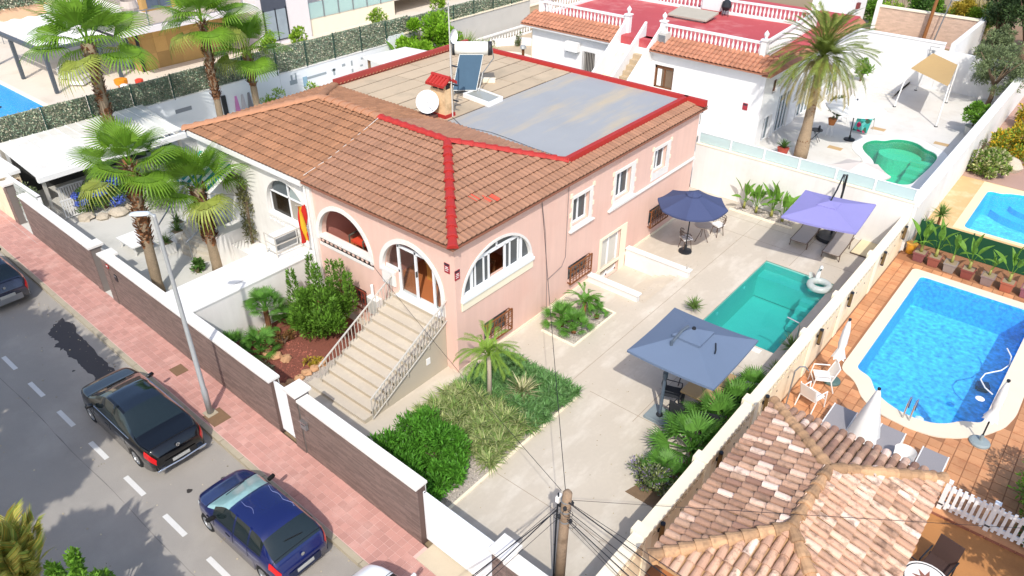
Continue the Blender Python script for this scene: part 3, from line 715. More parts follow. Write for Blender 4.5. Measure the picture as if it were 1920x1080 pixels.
# ------------------------------------------------------------ garden of the pink house
BED1 = rect(.62, -4.75, 3.42, 1.42)
BED2 = [(.62, 3.45), (1.9, 3.45), (1.9, 5.8), (.62, 5.8)]
sheet('garden_paving', rect(-6.6, -4.95, 7.96, 16.62), [r1, rs, BED1, BED2], 0, yardm)
kb = MB()
for (x0, y0, x1, y1) in ((3.42, -4.7, 3.5, 1.5), (.56, 1.42, 3.42, 1.5), (.54, -4.7, .62, 1.5), (1.9, 3.37, 1.97, 5.87), (.6, 3.37, 1.9, 3.45), (.6, 5.8, 1.9, 5.87)):
    kb.box(x0, y0, -.1, x1, y1, .03)
struct('bed_edging', kb, creamtrim)
for n_, b in (('gravel_bed', BED1), ('gravel_bed', BED2)): struct(n_, MB().wall(b, [], (0, 0, -.01), (1, 0, 0), (0, 1, 0), .04), gravel)
# joints of the big paving slabs
jm = mat('paving_joint', '9a8b79', .9)
jb = MB()
jb.box(2.9, 1.6, .0, 2.914, 16.5, .0035).box(5.3, 1.6, 0, 5.314, 7.1, .0035).box(5.3, 12.8, 0, 5.314, 16.5, .0035)
for y in (-2.4, 1.9, 5.9, 13.9, 15.2): jb.box(3.6 if y < 6 else 7.3 if y < 13 else .1, y, .0, 7.9, y+.014, .003)
struct('paving_joints', jb, jm)
def stones(name, poly, n, m, s0, s1, z=0, parent=None):
    xs_ = [p[0] for p in poly]; ys_ = [p[1] for p in poly]; V = []; F = []
    def ins(x, y):
        c = False
        for i in range(len(poly)):
            a, b = poly[i], poly[i-1]
            if (a[1] > y) != (b[1] > y) and x < (b[0]-a[0])*(y-a[1])/(b[1]-a[1])+a[0]: c = not c
        return c
    oct_ = [(1, 0, 0), (-1, 0, 0), (0, 1, 0), (0, -1, 0), (0, 0, 1)]
    mb = MB()
    while n > 0:
        x, y = rng.uniform(min(xs_), max(xs_)), rng.uniform(min(ys_), max(ys_))
        if not ins(x, y): n -= .3; continue
        n -= 1; s = rng.uniform(s0, s1); a = rng.random()*6; ca, sa = math.cos(a)*s, math.sin(a)*s
        vs = [(x+ca, y+sa, z), (x-sa*.7, y+ca*.7, z), (x-ca, y-sa, z), (x+sa*.7, y-ca*.7, z), (x+rng.gauss(0, .2)*s, y+rng.gauss(0, .2)*s, z+s*.75)]
        mb.add(vs, [(0, 1, 4), (1, 2, 4), (2, 3, 4), (3, 0, 4)])
    return mb.build(name, m, parent, kind='stuff')
pebm = mat('pebbles', 'aaa198', .9, .1, rnd=.45)
stones('pebbles', rect(2.2, -4.6, 3.4, -1.2), 1100, pebm, .02, .04)
stones('pebbles', BED2, 900, pebm, .02, .04)
# ---- pools
def pool(nm, poly, depth, wl, wall_m, floor_m, water_m, cop_m=None, cop=None, copz=.02):
    n = len(poly); mb = MB()
    cx = sum(a for a, b in poly)/n; cy = sum(b for a, b in poly)/n
    out = grow(poly, .05)
    struct(nm+'_shell', MB().wall(out, [poly], (0, 0, -.025 if cop else -.012), (1, 0, 0), (0, 1, 0), depth), wall_m)
    struct(nm+'_floor', MB().wall(out, [], (0, 0, -depth), (1, 0, 0), (0, 1, 0), .05), floor_m)
    struct(nm+'_water', MB().flat(poly, wl), water_m)
    if cop: struct(nm+'_coping', MB().wall(cop, [poly], (0, 0, copz), (1, 0, 0), (0, 1, 0), .045), cop_m)
tealw = mat('teal_pool_tile', '8cc8bd', .4, .1, 3, .05); tealf = mat('teal_pool_floor', 'a9d6cb', .4, .08, 1.5, .08, 30)
waterT = glass('teal_water', (.24, .73, .73), .0, .03, .06, .2, 2.5)
pool('garden_pool', r1, 1.35, -.09, tealw, tealf, waterT)
MB().box(P1[0], P1[3]-.62, -1.3, P1[2], P1[3], -.42).build('garden_pool_bench', tealf)['kind'] = 'structure'
for k in range(4): MB().box(6.35, 11.85-.32*k-.3, -1.3, P1[2]-.02, 11.85-.32*k, -.5-.2*k).build('garden_pool_step', tealf)['kind'] = 'structure'
for y in (8.6, 10.8): tag(MB().lathe([(.07, 0), (.07, .02)], (0, 0, 0), 10).build('pool_light', whitep), 'round white light on the inner wall of the teal pool, nearer the house steps' if y > 9 else 'round white light on the inner wall of the teal pool, nearer the big parasol', 'pool light').matrix_world = Matrix.Translation((P1[0]+.005, y, -.35)) @ Matrix.Rotation(math.pi/2, 4, 'Y')
t = thing('pool_skimmer', 'small white skimmer lid set in the paving at the corner of the teal pool', 'skimmer lid', (6.55, 7.0, 0)); MB().box(6.35, 6.93, 0, 6.75, 7.13, .02).build('lid', whitep, t)
t = thing('pool_shower', 'slim steel pool shower arching over the edge of the teal pool', 'shower', (7.45, 8.15, 0))
MB().tube([(7.45, 8.15, 0), (7.45, 8.15, .75), (7.4, 8.15, .85), (7.0, 8.15, .9)], .022, 8).build('pipe', steel, t)
# ---- sunken steps
MB().box(0.02, 7.0, -.56, 2.4, 9.6, -.5).build('sunken_floor', yardm)['kind'] = 'structure'
for nm, y, lx1 in (('low white wall with a flat coping on the near side of the sunken garden steps', 6.9, 2.15), ('low white wall with a flat coping on the far side of the sunken garden steps', 9.5, 2.75)):
    t = thing('low_wall', nm, 'low wall', (1, y, 0))
    MB().box(.03, y, -.55, lx1, y+.18, .26).build('wall', white, t); MB().box(.03, y-.04, .26, lx1+.06, y+.22, .31).build('coping', whitep, t)
t = thing('garden_steps', 'curved pale steps climbing from the sunken garden door to the terrace', 'steps', (2, 8.3, -.5))
for k in range(3):
    pts = [(1.45+.3*k-.5*math.sin(math.pi*u/10)*.35+.0, 7.09+2.4*u/10) for u in range(11)]
    MB().prism([(2.4, 7.09)]+[(2.4, 9.49)]+pts[::-1], -.5, -.5+.125*(k+1)).build('step', stepm, t)
MB().wall([(2.38, 6.95), (2.5, 6.95), (2.5, 9.6), (2.38, 9.6)], [], (0, 0, -.006), (1, 0, 0), (0, 1, 0), .5).build('edge', yardm, t)
t = thing('floor_drain', 'small dark square drain in the sunken floor by the garden door', 'drain', (.9, 8.0, -.5)); MB().box(.8, 7.9, -.5, 1.0, 8.1, -.49).build('grate', dark, t)
t = thing('spotlight', 'tiny spotlight on the end of the far low wall by the garden steps', 'light', (2.6, 9.6, .31)); MB().lathe([(.035, 0), (.03, .12)], (2.65, 9.58, .31), 8).build('body', metalw, t)
# ---- entrance stairs
st = thing('entrance_stairs', 'beige tiled stairs climbing from the garden path to the arched entrance', 'stairs', (-1.6, -1.7, 0))
for k in range(12):
    y = -3.4+.3*k
    MB().box(-2.78 if k else -3.0, y, 0, -.5, (0 if k == 11 else -.002), .155*(k+1)-.03).build('riser', stepm, st) if k < 1 else MB().box(-2.78, y, .155*k-.03, -.5, y+.6 if k < 10 else -.004, .155*(k+1)-.03).build('riser', mat('stair_riser', 'b3a691', .8, .08), st)
    MB().box(-2.8 if k else -3.05, y-.025, .155*(k+1)-.03, -.48, min(y+.3, -.004), .155*(k+1)).build('tread', stepm, st)
side = [(-3.38, 0), (-.006, 0), (-.006, 1.83)]+[p for k in range(11, -1, -1) for p in ((-3.4+.3*k, .155*(k+1)-.032), (-3.4+.3*k, .155*k-.032 if k else 0))][:-1]
MB().wall(side, [], (-.48, 0, 0), (0, 1, 0), (0, 0, 1), .06).build('side_wall', mat('stair_side', 'b3aa98', .85, .08, 1, .05), st)
MB().wall(side, [], (-2.79, 0, 0), (0, 1, 0), (0, 0, 1), .06).build('side_wall', MATS['stair_side'], st)
t = thing('outlet_plate', 'small white socket plate on the side of the entrance stairs', 'socket', (-.44, -.8, .7)); MB().box(-.48, -.9, .6, -.455, -.75, .82).build('plate', whitep, t)
for nm, x in (('painted metal railing on the side of the stairs facing the lawn bed', -.42), ('painted metal railing on the side of the stairs facing the tall green shrub', -2.72)):
    t = thing('stair_railing', nm, 'railing', (x, -1.6, 0), 'railings of the entrance stairs')
    sl_ = 1.76/3.2; zz = lambda y: .06+(y+3.16)*sl_
    MB().bar((x, -3.16, .78), (x, .02, zz(.02)+.72), .03, 6).build('handrail', metalw, t)
    MB().bar((x, -3.16, zz(-3.16)), (x, .02, zz(.02)), .022, 6).build('bottom_rail', metalw, t)
    for k in range(25):
        y = -3.14+k*.1315
        MB().bar((x, y, zz(y)), (x, y, zz(y)+.72), .014, 5).build('baluster', metalw, t)
    for y in (-2.6, -1.7, -.8): MB().bar((x, y, zz(y)-.16), (x, y, zz(y)), .02, 5).build('bracket', metalw, t)
# ---- boundary wall towards the neighbour's pool
bw = thing('boundary_wall', 'long cream garden wall with pierced coping between the two gardens', 'wall', (8.1, 5, 0))
MB().box(7.97, -4.9, -.2, 8.22, 16.6, 1.18).build('body', cream, bw); MB().box(7.93, -4.9, 1.42, 8.24, 16.6, 1.5).build('coping', creamtrim, bw); MB().box(7.97, -4.9, 1.18, 8.02, 16.6, 1.42).build('backing', cream, bw)
sc = MB(); seg = []
for i in range(11): a = math.pi*i/10; seg.append((.14-.14*math.cos(a), .2*math.sin(a)))
for k in range(74):
    y = -4.8+.285*k
    sc.loft([[(8.225, y+u, 1.19+v*.95) for u, v in seg], [(8.225, y+.14+(u-.14)*.72, 1.19+v*.66) for u, v in seg]])
    sc.loft([[(8.12, y+.14+(u-.14)*.72, 1.19+v*.66) for u, v in seg], [(8.225, y+.14+(u-.14)*.72, 1.19+v*.66) for u, v in seg]])
sc.box(8.12, -4.8, 1.38, 8.22, 16.5, 1.42); sc.build('scallops', creamtrim, bw, kind='stuff')
lampy = [-2.2, .62, 3.35, 7.3, 9.98, 13.4, 15.9]
desc = ['by the utility pole', 'over the flowering bush', 'over the clump of palm-like plants', 'beside the pool shower', 'near the inflatable swan', 'by the cream sunbathing mat', 'at the glass fence corner']
for k, y in enumerate(lampy):
    MB().box(7.86, y-.62, -.05, 8.25, y-.32, 1.56).build('pier', creamtrim, bw) if k < 6 else None
    t = thing('wall_lamp', 'slim bronze cylinder wall lamp on the cream boundary wall '+desc[k], 'wall lamp', (8.3, y, 1.2), 'bronze lamps along the cream wall')
    MB().lathe([(.055, -.25), (.055, .25)], (8.32, y, 1.22), 10).build('tube', mat('bronze', '7a6440', .4, .1, metal=.5), t)
    MB().lathe([(.058, 0), (.058, .05)], (8.32, y, 1.46), 10).build('cap', dark, t); MB().lathe([(.058, 0), (.058, .05)], (8.32, y, .95), 10).build('cap', dark, t); MB().box(8.23, y-.03, 1.18, 8.28, y+.03, 1.26).build('bracket', dark, t)
    for dy in (1.1, 1.9): MB().box(8.221, y+dy, .85, 8.23, y+dy+.05, .9).build('drain_hole', dark, bw)
# ---- back wall with glass screens
t = thing('back_wall', 'white garden wall topped by frosted glass panels behind the lilac parasol', 'wall', (3.5, 16.7, 0))
MB().box(-1.0, 16.62, -.1, 8.2, 16.86, 2.12).build('body', white, t); MB().box(-1.0, 16.6, 2.12, 8.22, 16.88, 2.17).build('coping', creamtrim, t)
for k in range(7):
    x = -.95+1.52*k; MB().box(x-.035, 16.7, 2.17, x+.035, 16.77, 2.68).build('post', whitepvc, t)
    if k < 6: MB().box(x+.05, 16.725, 2.2, x+1.47, 16.74, 2.64).build('glass_panel', frost, t)
MB().box(-.95, 16.71, 2.64, 8.2, 16.76, 2.67).build('top_rail', whitepvc, t)
MB().box(1.9, 16.61, .5, 2.2, 16.62, .62).build('vent', greyy, t)
# ---- parasols
navy = mat('slate_blue_canvas', '66768e', .85, .04, 2, .05, 120, trans=.12); navy2 = mat('navy_canvas', '454f72', .85, .04, 2, .05, 120, trans=.12); lilac = mat('lilac_canvas', '8f8bc4', .85, .04, 2, .05, 120, trans=.15); beigec = mat('pale_canvas', 'd9cfc6', .85, .04, 2, .04, trans=.15); whitec = mat('white_canvas', 'efefec', .85, .03, trans=.12)
def canopy(par, corners, apex, m, sag=.06, th=.012, nm='canopy'):
    """panels from an apex to an outline; each panel sags a little between its ribs"""
    A = Vector(apex); n = len(corners); mb = MB()
    for i in range(n):
        p, q = Vector(corners[i]), Vector(corners[(i+1) % n]); rows = []
        for j in range(6):
            t_ = j/5; row = []
            for k in range(7):
                u = k/6; P_ = A+(p+(q-p)*u-A)*t_; P_.z -= sag*4*u*(1-u)*t_*t_+.05*sag*math.sin(t_*math.pi); row.append(P_)
            rows.append(row)
        mb.loft(rows[1:]); mb.add([A]+rows[1], [(0, k+1, k+2) for k in range(6)])
        mb.loft([[r_ for r_ in rows[-1]], [r_-Vector((0, 0, .07)) for r_ in rows[-1]]])
    return mb.build(nm, m, par, True)
def ribs(par, corners, apex, m, drop=.05):
    for c in corners: MB().bar(Vector(apex)-Vector((0, 0, drop+.03)), Vector(c)-Vector((0, 0, drop)), .013, 5).build('rib', m, par)
# big slate blue cantilever parasol over the dining table
t = thing('cantilever_parasol', 'big square slate blue cantilever parasol on a paving-slab base over black chairs', 'parasol', (5.78, 2.27, 0))
cs = [(4.9, 1.55, 2.42), (7.46, 1.6, 2.42), (7.45, 4.28, 2.42), (4.87, 4.2, 2.42)]; ap = (6.1, 2.95, 2.82)
cn = canopy(t, cs, ap, navy, .05); ribs(t, cs, ap, dark)
vt = [(ap[0]+dx*.42, ap[1]+dy*.42, 2.78) for dx, dy in ((-1, -1), (1, -1), (1, 1), (-1, 1))]
canopy(t, vt, (ap[0], ap[1], 2.93), navy, .02, nm='vent_cap'); MB().lathe([(.06, 0), (.05, .05)], (ap[0], ap[1], 2.92), 8).build('finial', dark, t)
MB().box(5.45, 1.95, 0, 6.15, 2.62, .09, rz=.0).build('base_slab', mat('slate_base', '7f8a8e', .8, .1, 6), t)
MB().tube([(5.8, 2.25, .09), (5.8, 2.25, 2.05), (5.82, 2.3, 2.75)], [.05, .048, .045], 10).build('mast', mat('slate_metal', '505c69', .4), t)
MB().tube([(5.82, 2.3, 2.7), (5.95, 2.55, 3.02), (6.02, 2.75, 3.08)], .04, 8).build('arm', MATS['slate_metal'], t); MB().lathe([(.1, 0), (.1, .04), (.06, .1)], (5.8, 2.25, .09), 10).build('foot', dark, t); MB().lathe([(.075, 0), (.075, .16)], (5.8, 2.25, 1.5), 8).build('collar', MATS['slate_metal'], t)
MB().tube([(6.72, 3.1, 2.64), (6.85, 2.85, 2.63), (6.9, 2.7, 2.62)], .02, 5).build('tie_strap', dark, t)
# navy round parasol
t = thing('round_parasol', 'navy eight-sided parasol on a dark pole by the pink wall', 'parasol', (1.2, 12.4, 0))
cc = (1.78, 11.1); cs = [(cc[0]+1.33*math.cos(a), cc[1]+1.33*math.sin(a), 2.15) for a in [rad(18+45*k) for k in range(8)]]; ap = (cc[0], cc[1], 2.62)
canopy(t, cs, ap, navy2, .05); ribs(t, cs, ap, dark); v8 = [(cc[0]+.3*math.cos(a), cc[1]+.3*math.sin(a), 2.58) for a in [rad(18+45*k) for k in range(8)]]; canopy(t, v8, (cc[0], cc[1], 2.69), navy2, .02, nm='vent_cap')
MB().bar((1.72, 11.2, .05), (1.78, 11.1, 2.62), .026, 8).build('pole', dark, t); MB().lathe([(.26, 0), (.26, .06), (.06, .1), (.05, .3)], (1.72, 11.2, 0), 16).build('base', dark, t); MB().box(1.7, 11.15, 1.45, 1.82, 11.27, 1.62).build('crank', dark, t)
# lilac cantilever parasol over the loungers
t = thing('cantilever_parasol', 'square lilac cantilever parasol above two sun loungers by the white wall', 'parasol', (5.7, 16.1, 0))
cs = [(4.92, 11.8, 2.42), (7.42, 12.28, 2.42), (7.24, 15.0, 2.42), (4.75, 14.5, 2.42)]; ap = (6.0, 13.5, 2.66)
canopy(t, cs, ap, lilac, .05); ribs(t, cs, ap, dark); vt = [(ap[0]+dx*.33, ap[1]+dy*.33, 2.64) for dx, dy in ((-1, -1.1), (1, -1), (1, 1), (-1, 1))]; canopy(t, vt, (ap[0], ap[1], 2.74), lilac, .02, nm='vent_cap')
MB().tube([(5.7, 16.1, .1), (5.72, 16.05, 2.3), (5.75, 15.9, 2.85)], .045, 8).build('mast', dark, t); MB().tube([(5.75, 15.95, 2.8), (5.85, 15.0, 3.2), (5.95, 14.2, 2.9), (6.0, 13.55, 2.72)], .03, 7).build('arm', dark, t); MB().bar((5.72, 16.05, 1.9), (5.85, 15.1, 3.15), .02, 6).build('strut', dark, t)
MB().lathe([(.5, 0), (.52, .05), (.5, .16), (.1, .2)], (5.7, 15.9, 0), 16).build('water_base', dark, t)
# ---- loungers, mat, swan ring
ratt = mat('taupe_mesh', '9d948b', .8, .08, 30, .1); taupe = mat('taupe_metal', '5e4e43', .45)
def lounger(label, group, fab, frm, back=rad(24), L=1.95, W=.62, bl=.75, skirts=False):
    t = thing('sun_lounger', label, 'sun lounger', (0, 0, 0), group); zs = .3
    MB().box(-W/2, 0, zs-.02, W/2, L-bl, zs+.012).build('seat', fab, t)
    ca, sa = math.cos(back), math.sin(back)
    bk = MB().hexa([(x, L-bl+(s*ca)-e*sa, zs+s*sa+e*ca) for e in (-.015, .015) for s in (0, bl) for x in (-W/2, W/2)]); bk.build('backrest', fab, t)
    for s in (-1, 1):
        MB().tube([(s*(W/2+.02), -.02, zs), (s*(W/2+.02), L-bl, zs), (s*(W/2+.02), L-.1, zs)], .02, 6).build('rail', frm, t)
        MB().tube([(s*(W/2+.02), L-bl, zs), (s*(W/2+.02), L-bl+bl*ca, zs+bl*sa)], .018, 6).build('back_rail', frm, t)
        for y in (.12, L-.55): MB().bar((s*(W/2+.02), y, zs), (s*(W/2+.03), y-.02, 0), .02, 6).build('leg', frm, t)
    for y in (.0, .14, L-.55): MB().bar((-W/2, y, zs-.03), (W/2, y, zs-.03), .015, 5).build('crossbar', frm, t)
    MB().bar((0, L-bl+bl*ca*.7, zs+bl*sa*.7), (0, L-.35, zs-.02), .014, 5).build('prop', frm, t)
    return t
l0 = lounger('taupe sun lounger under the lilac parasol on the side of the banana plants', 'taupe sun loungers under the lilac parasol', ratt, taupe)
dup(l0, (6.33, 14.22, 0), rad(2), 'taupe sun lounger half in the sun beside the cream mat'); l0.location = (5.0, 14.35, 0); l0.rotation_euler = (0, 0, rad(2))
t = thing('sun_mat', 'cream sunbathing platform lying beside the taupe loungers and the wall', 'mat', (7, 16, 0)); MB().box(6.75, 15.3, .0, 7.5, 16.7, .05).build('frame', taupe, t); MB().box(6.78, 15.33, .05, 7.47, 16.67, .07).build('top', mat('cream_mat', 'd8c9a4', .9, .05, 4), t)
t = thing('swan_float', 'clear silvery inflatable swan ring floating at the far corner of the teal pool', 'swan float', (6.75, 12.2, -.05)); sw = mat('silver_vinyl', 'cfd6d2', .15, .08, 6, coat=.6, trans=.3)
cx_, cy_ = 6.75, 12.1
MB().loft([[(cx_+(.33+.13*math.cos(b))*math.cos(a), cy_+(.33+.13*math.cos(b))*math.sin(a), .06+.13*math.sin(b)) for b in [2*math.pi*k/12 for k in range(12)]] for a in [2*math.pi*k/28 for k in range(29)]], closed=True).build('ring', sw, t, True)
MB().tube([(cx_-.2, cy_+.28, .12), (cx_-.22, cy_+.34, .35), (cx_-.2, cy_+.36, .55), (cx_-.16, cy_+.3, .66), (cx_-.13, cy_+.2, .66), (cx_-.12, cy_+.12, .62)], [.09, .07, .055, .06, .055, .015], 10).build('neck', mat('white_vinyl', 'f0f2f0', .2, coat=.5), t, True); MB().bar((cx_-.12, cy_+.16, .64), (cx_-.115, cy_+.06, .6), .03, 6, .008).build('beak', dark, t)
MB().hexa([(cx_-.46, cy_+.1, .15), (cx_-.4, cy_+.12, .15), (cx_-.44, cy_+.3, .15), (cx_-.38, cy_+.3, .15), (cx_-.5, cy_+.16, .36), (cx_-.46, cy_+.18, .36), (cx_-.48, cy_+.26, .34), (cx_-.44, cy_+.27, .34)]).build('wing', sw, t)
# ---- bistro set under the navy parasol
t = thing('bistro_table', 'small round bistro table beside the navy parasol', 'table', (1.75, 12.3, 0)); tx, ty = 1.78, 12.42
MB().lathe([(.36, 0), (.36, .03)], (tx, ty, .7), 20).build('tabletop', mat('table_stone', 'a79a8c', .5, .1), t)
for a in (0, 2.1, 4.2): MB().tube([(tx, ty, .7), (tx+.12*math.cos(a), ty+.12*math.sin(a), .35), (tx+.3*math.cos(a), ty+.3*math.sin(a), 0)], .014, 6).build('leg', taupe, t)
def bistro(label):
    t = thing('bistro_chair', label, 'chair', (0, 0, 0), 'bistro chairs with white cushions')
    MB().lathe([(.22, 0), (.23, .02), (.22, .04)], (0, 0, .42), 16).build('seat', taupe, t); MB().box(-.19, -.19, .46, .19, .19, .52, rz=.0).build('cushion', whitec, t)
    for a in (45, 135, 225, 315): MB().bar((.18*math.cos(rad(a)), .18*math.sin(rad(a)), .43), (.26*math.cos(rad(a)), .26*math.sin(rad(a)), 0), .016, 6).build('leg', taupe, t)
    arc = [(.27*math.cos(a), .27*math.sin(a)) for a in [rad(-10+200*k/12) for k in range(13)]]
    for z, s in ((.62, 1.0), (.72, 1.03), (.84, 1.02)): MB().tube([(x*s, y*s, z-(.12 if k in (0, 12) else .06 if k in (1, 11) else 0)) for k, (x, y) in enumerate(arc)], .016 if z > .7 else .008, 5).build('back_hoop', taupe, t)
    sp = MB()
    for k in range(1, 12): x, y = arc[k]; sp.bar((x*.8, y*.8, .45), (x*1.02, y*1.02, .84), .006, 4)
    sp.build('back_weave', taupe, t, kind='stuff'); return t
b0 = bistro('woven bistro chair with white cushion on the side of the table towards the garden door'); dup(b0, (2.05, 13.25, 0), rad(-20), 'woven bistro chair with white cushion on the far side of the table'); b0.location = (1.6, 11.15+.25, 0); b0.rotation_euler = (0, 0, rad(150))
# ---- dining set under the slate blue parasol
t = thing('dining_table', 'wood-topped dining table mostly hidden under the slate blue parasol', 'table', (6.5, 3.6, 0)); MB().box(6.05, 2.85, .7, 7.0, 4.5, .75).build('tabletop', mat('oak_top', 'a58a62', .6, .1, 5), t)
for x in (6.12, 6.93):
    for y in (2.95, 4.4): MB().box(x-.035, y-.035, 0, x+.035, y+.035, .7).build('leg', dark, t)
def dchair(label, m=dark, group='black dining chairs'):
    t = thing('dining_chair', label, 'chair', (0, 0, 0), group)
    MB().box(-.24, -.24, .42, .24, .24, .45).build('seat', mat('black_mesh', '2a2c30', .8, .1), t); MB().hexa([(x, y, z) for z, y0 in ((.47, .23), (.86, .3)) for y in (y0, y0+.025) for x in (-.23, .23)]).build('backrest', MATS['black_mesh'], t)
    for s in (-1, 1):
        MB().tube([(s*.26, -.25, 0), (s*.26, -.23, .62), (s*.26, .2, .64), (s*.26, .28, .66)], .016, 6).build('arm_frame', m, t)
        MB().tube([(s*.26, .27, 0), (s*.26, .22, .44), (s*.24, .3, .88)], .016, 6).build('leg', m, t)
    MB().bar((-.24, .3, .88), (.24, .3, .88), .016, 6).build('top_rail', m, t); return t
c0 = dchair('black dining chair at the end of the table next to the parasol mast')
dup(c0, (6.35, 2.45, 0), rad(175), 'black dining chair seen whole in the sun below the parasol edge'); dup(c0, (7.2, 2.7, 0), rad(200), 'black dining chair beside the clump of palm-like plants')
dup(c0, (5.8, 4.1, 0), rad(90), 'black dining chair in deep shade on the house side of the table'); dup(c0, (7.25, 4.0, 0), rad(-90), 'black dining chair in deep shade on the pool side of the table')
c0.location = (5.75, 3.0, 0); c0.rotation_euler = (0, 0, rad(110))
# ---- things on the roof
t = thing('solar_heater', 'solar water heater with white tank and blue collector on the flat roof', 'solar heater', (-8.2, 9.6, TZ))
ux = Vector((.76, .65, 0)); uy = Vector((-.65, .76, 0)); b0_ = Vector((-7.77, 8.87, TZ+.12)); tp = Vector((-8.15, 9.75, TZ+1.32)); up_ = (tp-b0_)
cold = mat('collector_blue', '3c5568', .6, .15, 2.5, .03, spec=.15); alu = mat('aluminium', '8f9190', .45, .05, metal=.5)
nn = ux.cross(up_).normalized()
if nn.z < 0: nn = -nn
def slab3(o, u, v, th, n_, m_): MB().hexa([o+u*a+v*b+nn*c for c in (0, th) for b in (0, 1) for a in (-.5, .5)]).build(n_, m_, t)
slab3(b0_, ux*.98, up_, .07, 'collector_frame', alu); slab3(b0_+up_*.015+nn*.071, ux*.94, up_*.97, .004, 'collector_glass', cold)
tc = tp+Vector((0, 0, .2))+uy*.25
MB().tube([tc-ux*.68, tc+ux*.68], .27, 20).build('tank', mat('tank_white', 'eceadf', .35, .03, coat=.3), t, True)
for s_ in (-1, 1): MB().tube([tc+ux*.68*s_, tc+ux*.84*s_], [.285, .27], 20).build('tank_end', mat('tank_end_black', '2c2e30', .5), t, True)
MB().box(tc.x-.62, tc.y-.55, tc.z-.14, tc.x-.45, tc.y-.5, tc.z-.0, rz=.7).build('sticker', mat('yellow_sticker', 'c9b84a', .5), t)
for s_ in (-.42, .42):
    MB().bar(tp+ux*s_-nn*.04, b0_+ux*s_-Vector((0, 0, .12)), .025, 5).build('strut', alu, t); ft = b0_+uy*1.55+ux*s_; MB().bar(tc+ux*s_-Vector((0, 0, .25)), Vector((ft.x, ft.y, TZ)), .025, 5).build('leg', alu, t)
    MB().bar(b0_+ux*s_-Vector((0, 0, .1)), Vector((ft.x, ft.y, TZ+.03)), .02, 5).build('foot_rail', alu, t)
MB().tube([tc+ux*.84, tc+ux*.9-Vector((0, 0, .4)), b0_+ux*.6+up_*.5, b0_+ux*.58], .022, 6).build('pipe', MATS['aluminium'], t)
t = thing('ballast_block', 'pale concrete block beside the legs of the solar heater', 'block', (-7.9, 10.7, TZ)); MB().box(-8.35, 10.55, TZ, -7.75, 10.78, TZ+.16, rz=.6).build('block', creamtrim, t)
t = thing('roof_hatch', 'glazed roof hatch with a white frame at the edge of the grey roof', 'skylight', (-6.8, 8.9, TZ))
rot = lambda x, y: (-6.8+x*.99+y*.0, 8.93+y*.98-x*.1)
hp = [rot(-.78, -.45), rot(.78, -.48), rot(.72, .45), rot(-.74, .48)]; hi_ = [rot(-.7, -.38), rot(.7, -.4), rot(.65, .38), rot(-.67, .4)]
MB().wall(hp, [hi_], (0, 0, TZ+.16), (1, 0, 0), (0, 1, 0), .2).build('frame', whitep, t); MB().wall(hi_, [], (0, 0, TZ+.13), (1, 0, 0), (0, 1, 0), .01).build('glass', mat('hatch_glass', '9a9a90', .12, .1, 2), t)
t = thing('chimney', 'cream chimney with a little red tiled cap behind the satellite dish', 'chimney', (-6.8, 6.55, TZ))
cst = mat('stained_render', 'd9b98f', .85, .15, 2.5, .1, 30, dirt='9b7c58', dscale=2, damt=.6)
MB().box(-7.15, 6.36, TZ-.05, -6.42, 6.8, TZ+1.05).build('stack', cst, t); MB().box(-7.19, 6.3, TZ-.05, -6.38, 6.86, TZ+.12).build('flashing', redp, t)
MB().box(-7.1, 6.4, TZ+1.05, -6.47, 6.76, TZ+1.22).build('flue', dark, t)
for x in (-7.12, -6.8, -6.5): MB().box(x, 6.38, TZ+1.05, x+.07, 6.44, TZ+1.25).box(x, 6.72, TZ+1.05, x+.07, 6.78, TZ+1.25).build('flue_pier', cst, t)
MB().hexa([(x, y, z+d) for d in (-.05, 0) for y, z in ((6.2, TZ+1.24), (6.58, TZ+1.46)) for x in (-7.25, -6.33)]).hexa([(x, y, z+d) for d in (-.05, 0) for y, z in ((6.58, TZ+1.46), (6.96, TZ+1.24)) for x in (-7.25, -6.33)]).build('cap_slab', redp, t)
for k in range(6):
    x = -7.19+.16*k
    for ya, za, yb, zb in ((6.2, 1.25, 6.57, 1.47), (6.96, 1.25, 6.59, 1.47)): MB().tube([(x, ya, TZ+za), (x, yb, TZ+zb)], .055, 7).build('cap_tile', redp, t)
MB().tube([(-7.25, 6.58, TZ+1.49), (-6.33, 6.58, TZ+1.49)], .07, 8).build('cap_ridge', redp, t)
t = thing('satellite_dish', 'round white satellite dish standing in front of the roof chimney', 'satellite dish', (-6.95, 6.0, TZ))
dc = Vector((-6.98, 6.0, TZ+.62)); dn = Vector((.55, -.72, .42)).normalized(); da = dn.orthogonal().normalized(); db = dn.cross(da)
MB().loft([[dc-dn*(.1*(1-r_*r_))+(da*math.cos(a)+db*math.sin(a))*.43*r_ for a in [2*math.pi*k/24 for k in range(24)]] for r_ in (.01, .35, .7, 1.0)], closed=True).build('dish', mat('dish_white', 'e6e9ea', .5, .04), t, True)
MB().tube([dc-dn*.1, dc-dn*.2-Vector((0, 0, .2)), (-6.98, 6.02, TZ+.02)], .03, 6).build('mount', dark, t); MB().bar(dc-db*.4*(1 if db.z > 0 else -1), dc+dn*.42-Vector((0, 0, .15)), .012, 5).build('feed_arm', dark, t); MB().box(-7.3, 5.75, TZ-.02, -6.65, 6.25, TZ+.1, rz=.4).build('foot', mat('brown_foot', '5d3f36', .8), t)
t = thing('antenna_mast', 'tall thin antenna mast fixed to the roof chimney with a small white dish', 'antenna', (-6.37, 6.66, TZ))
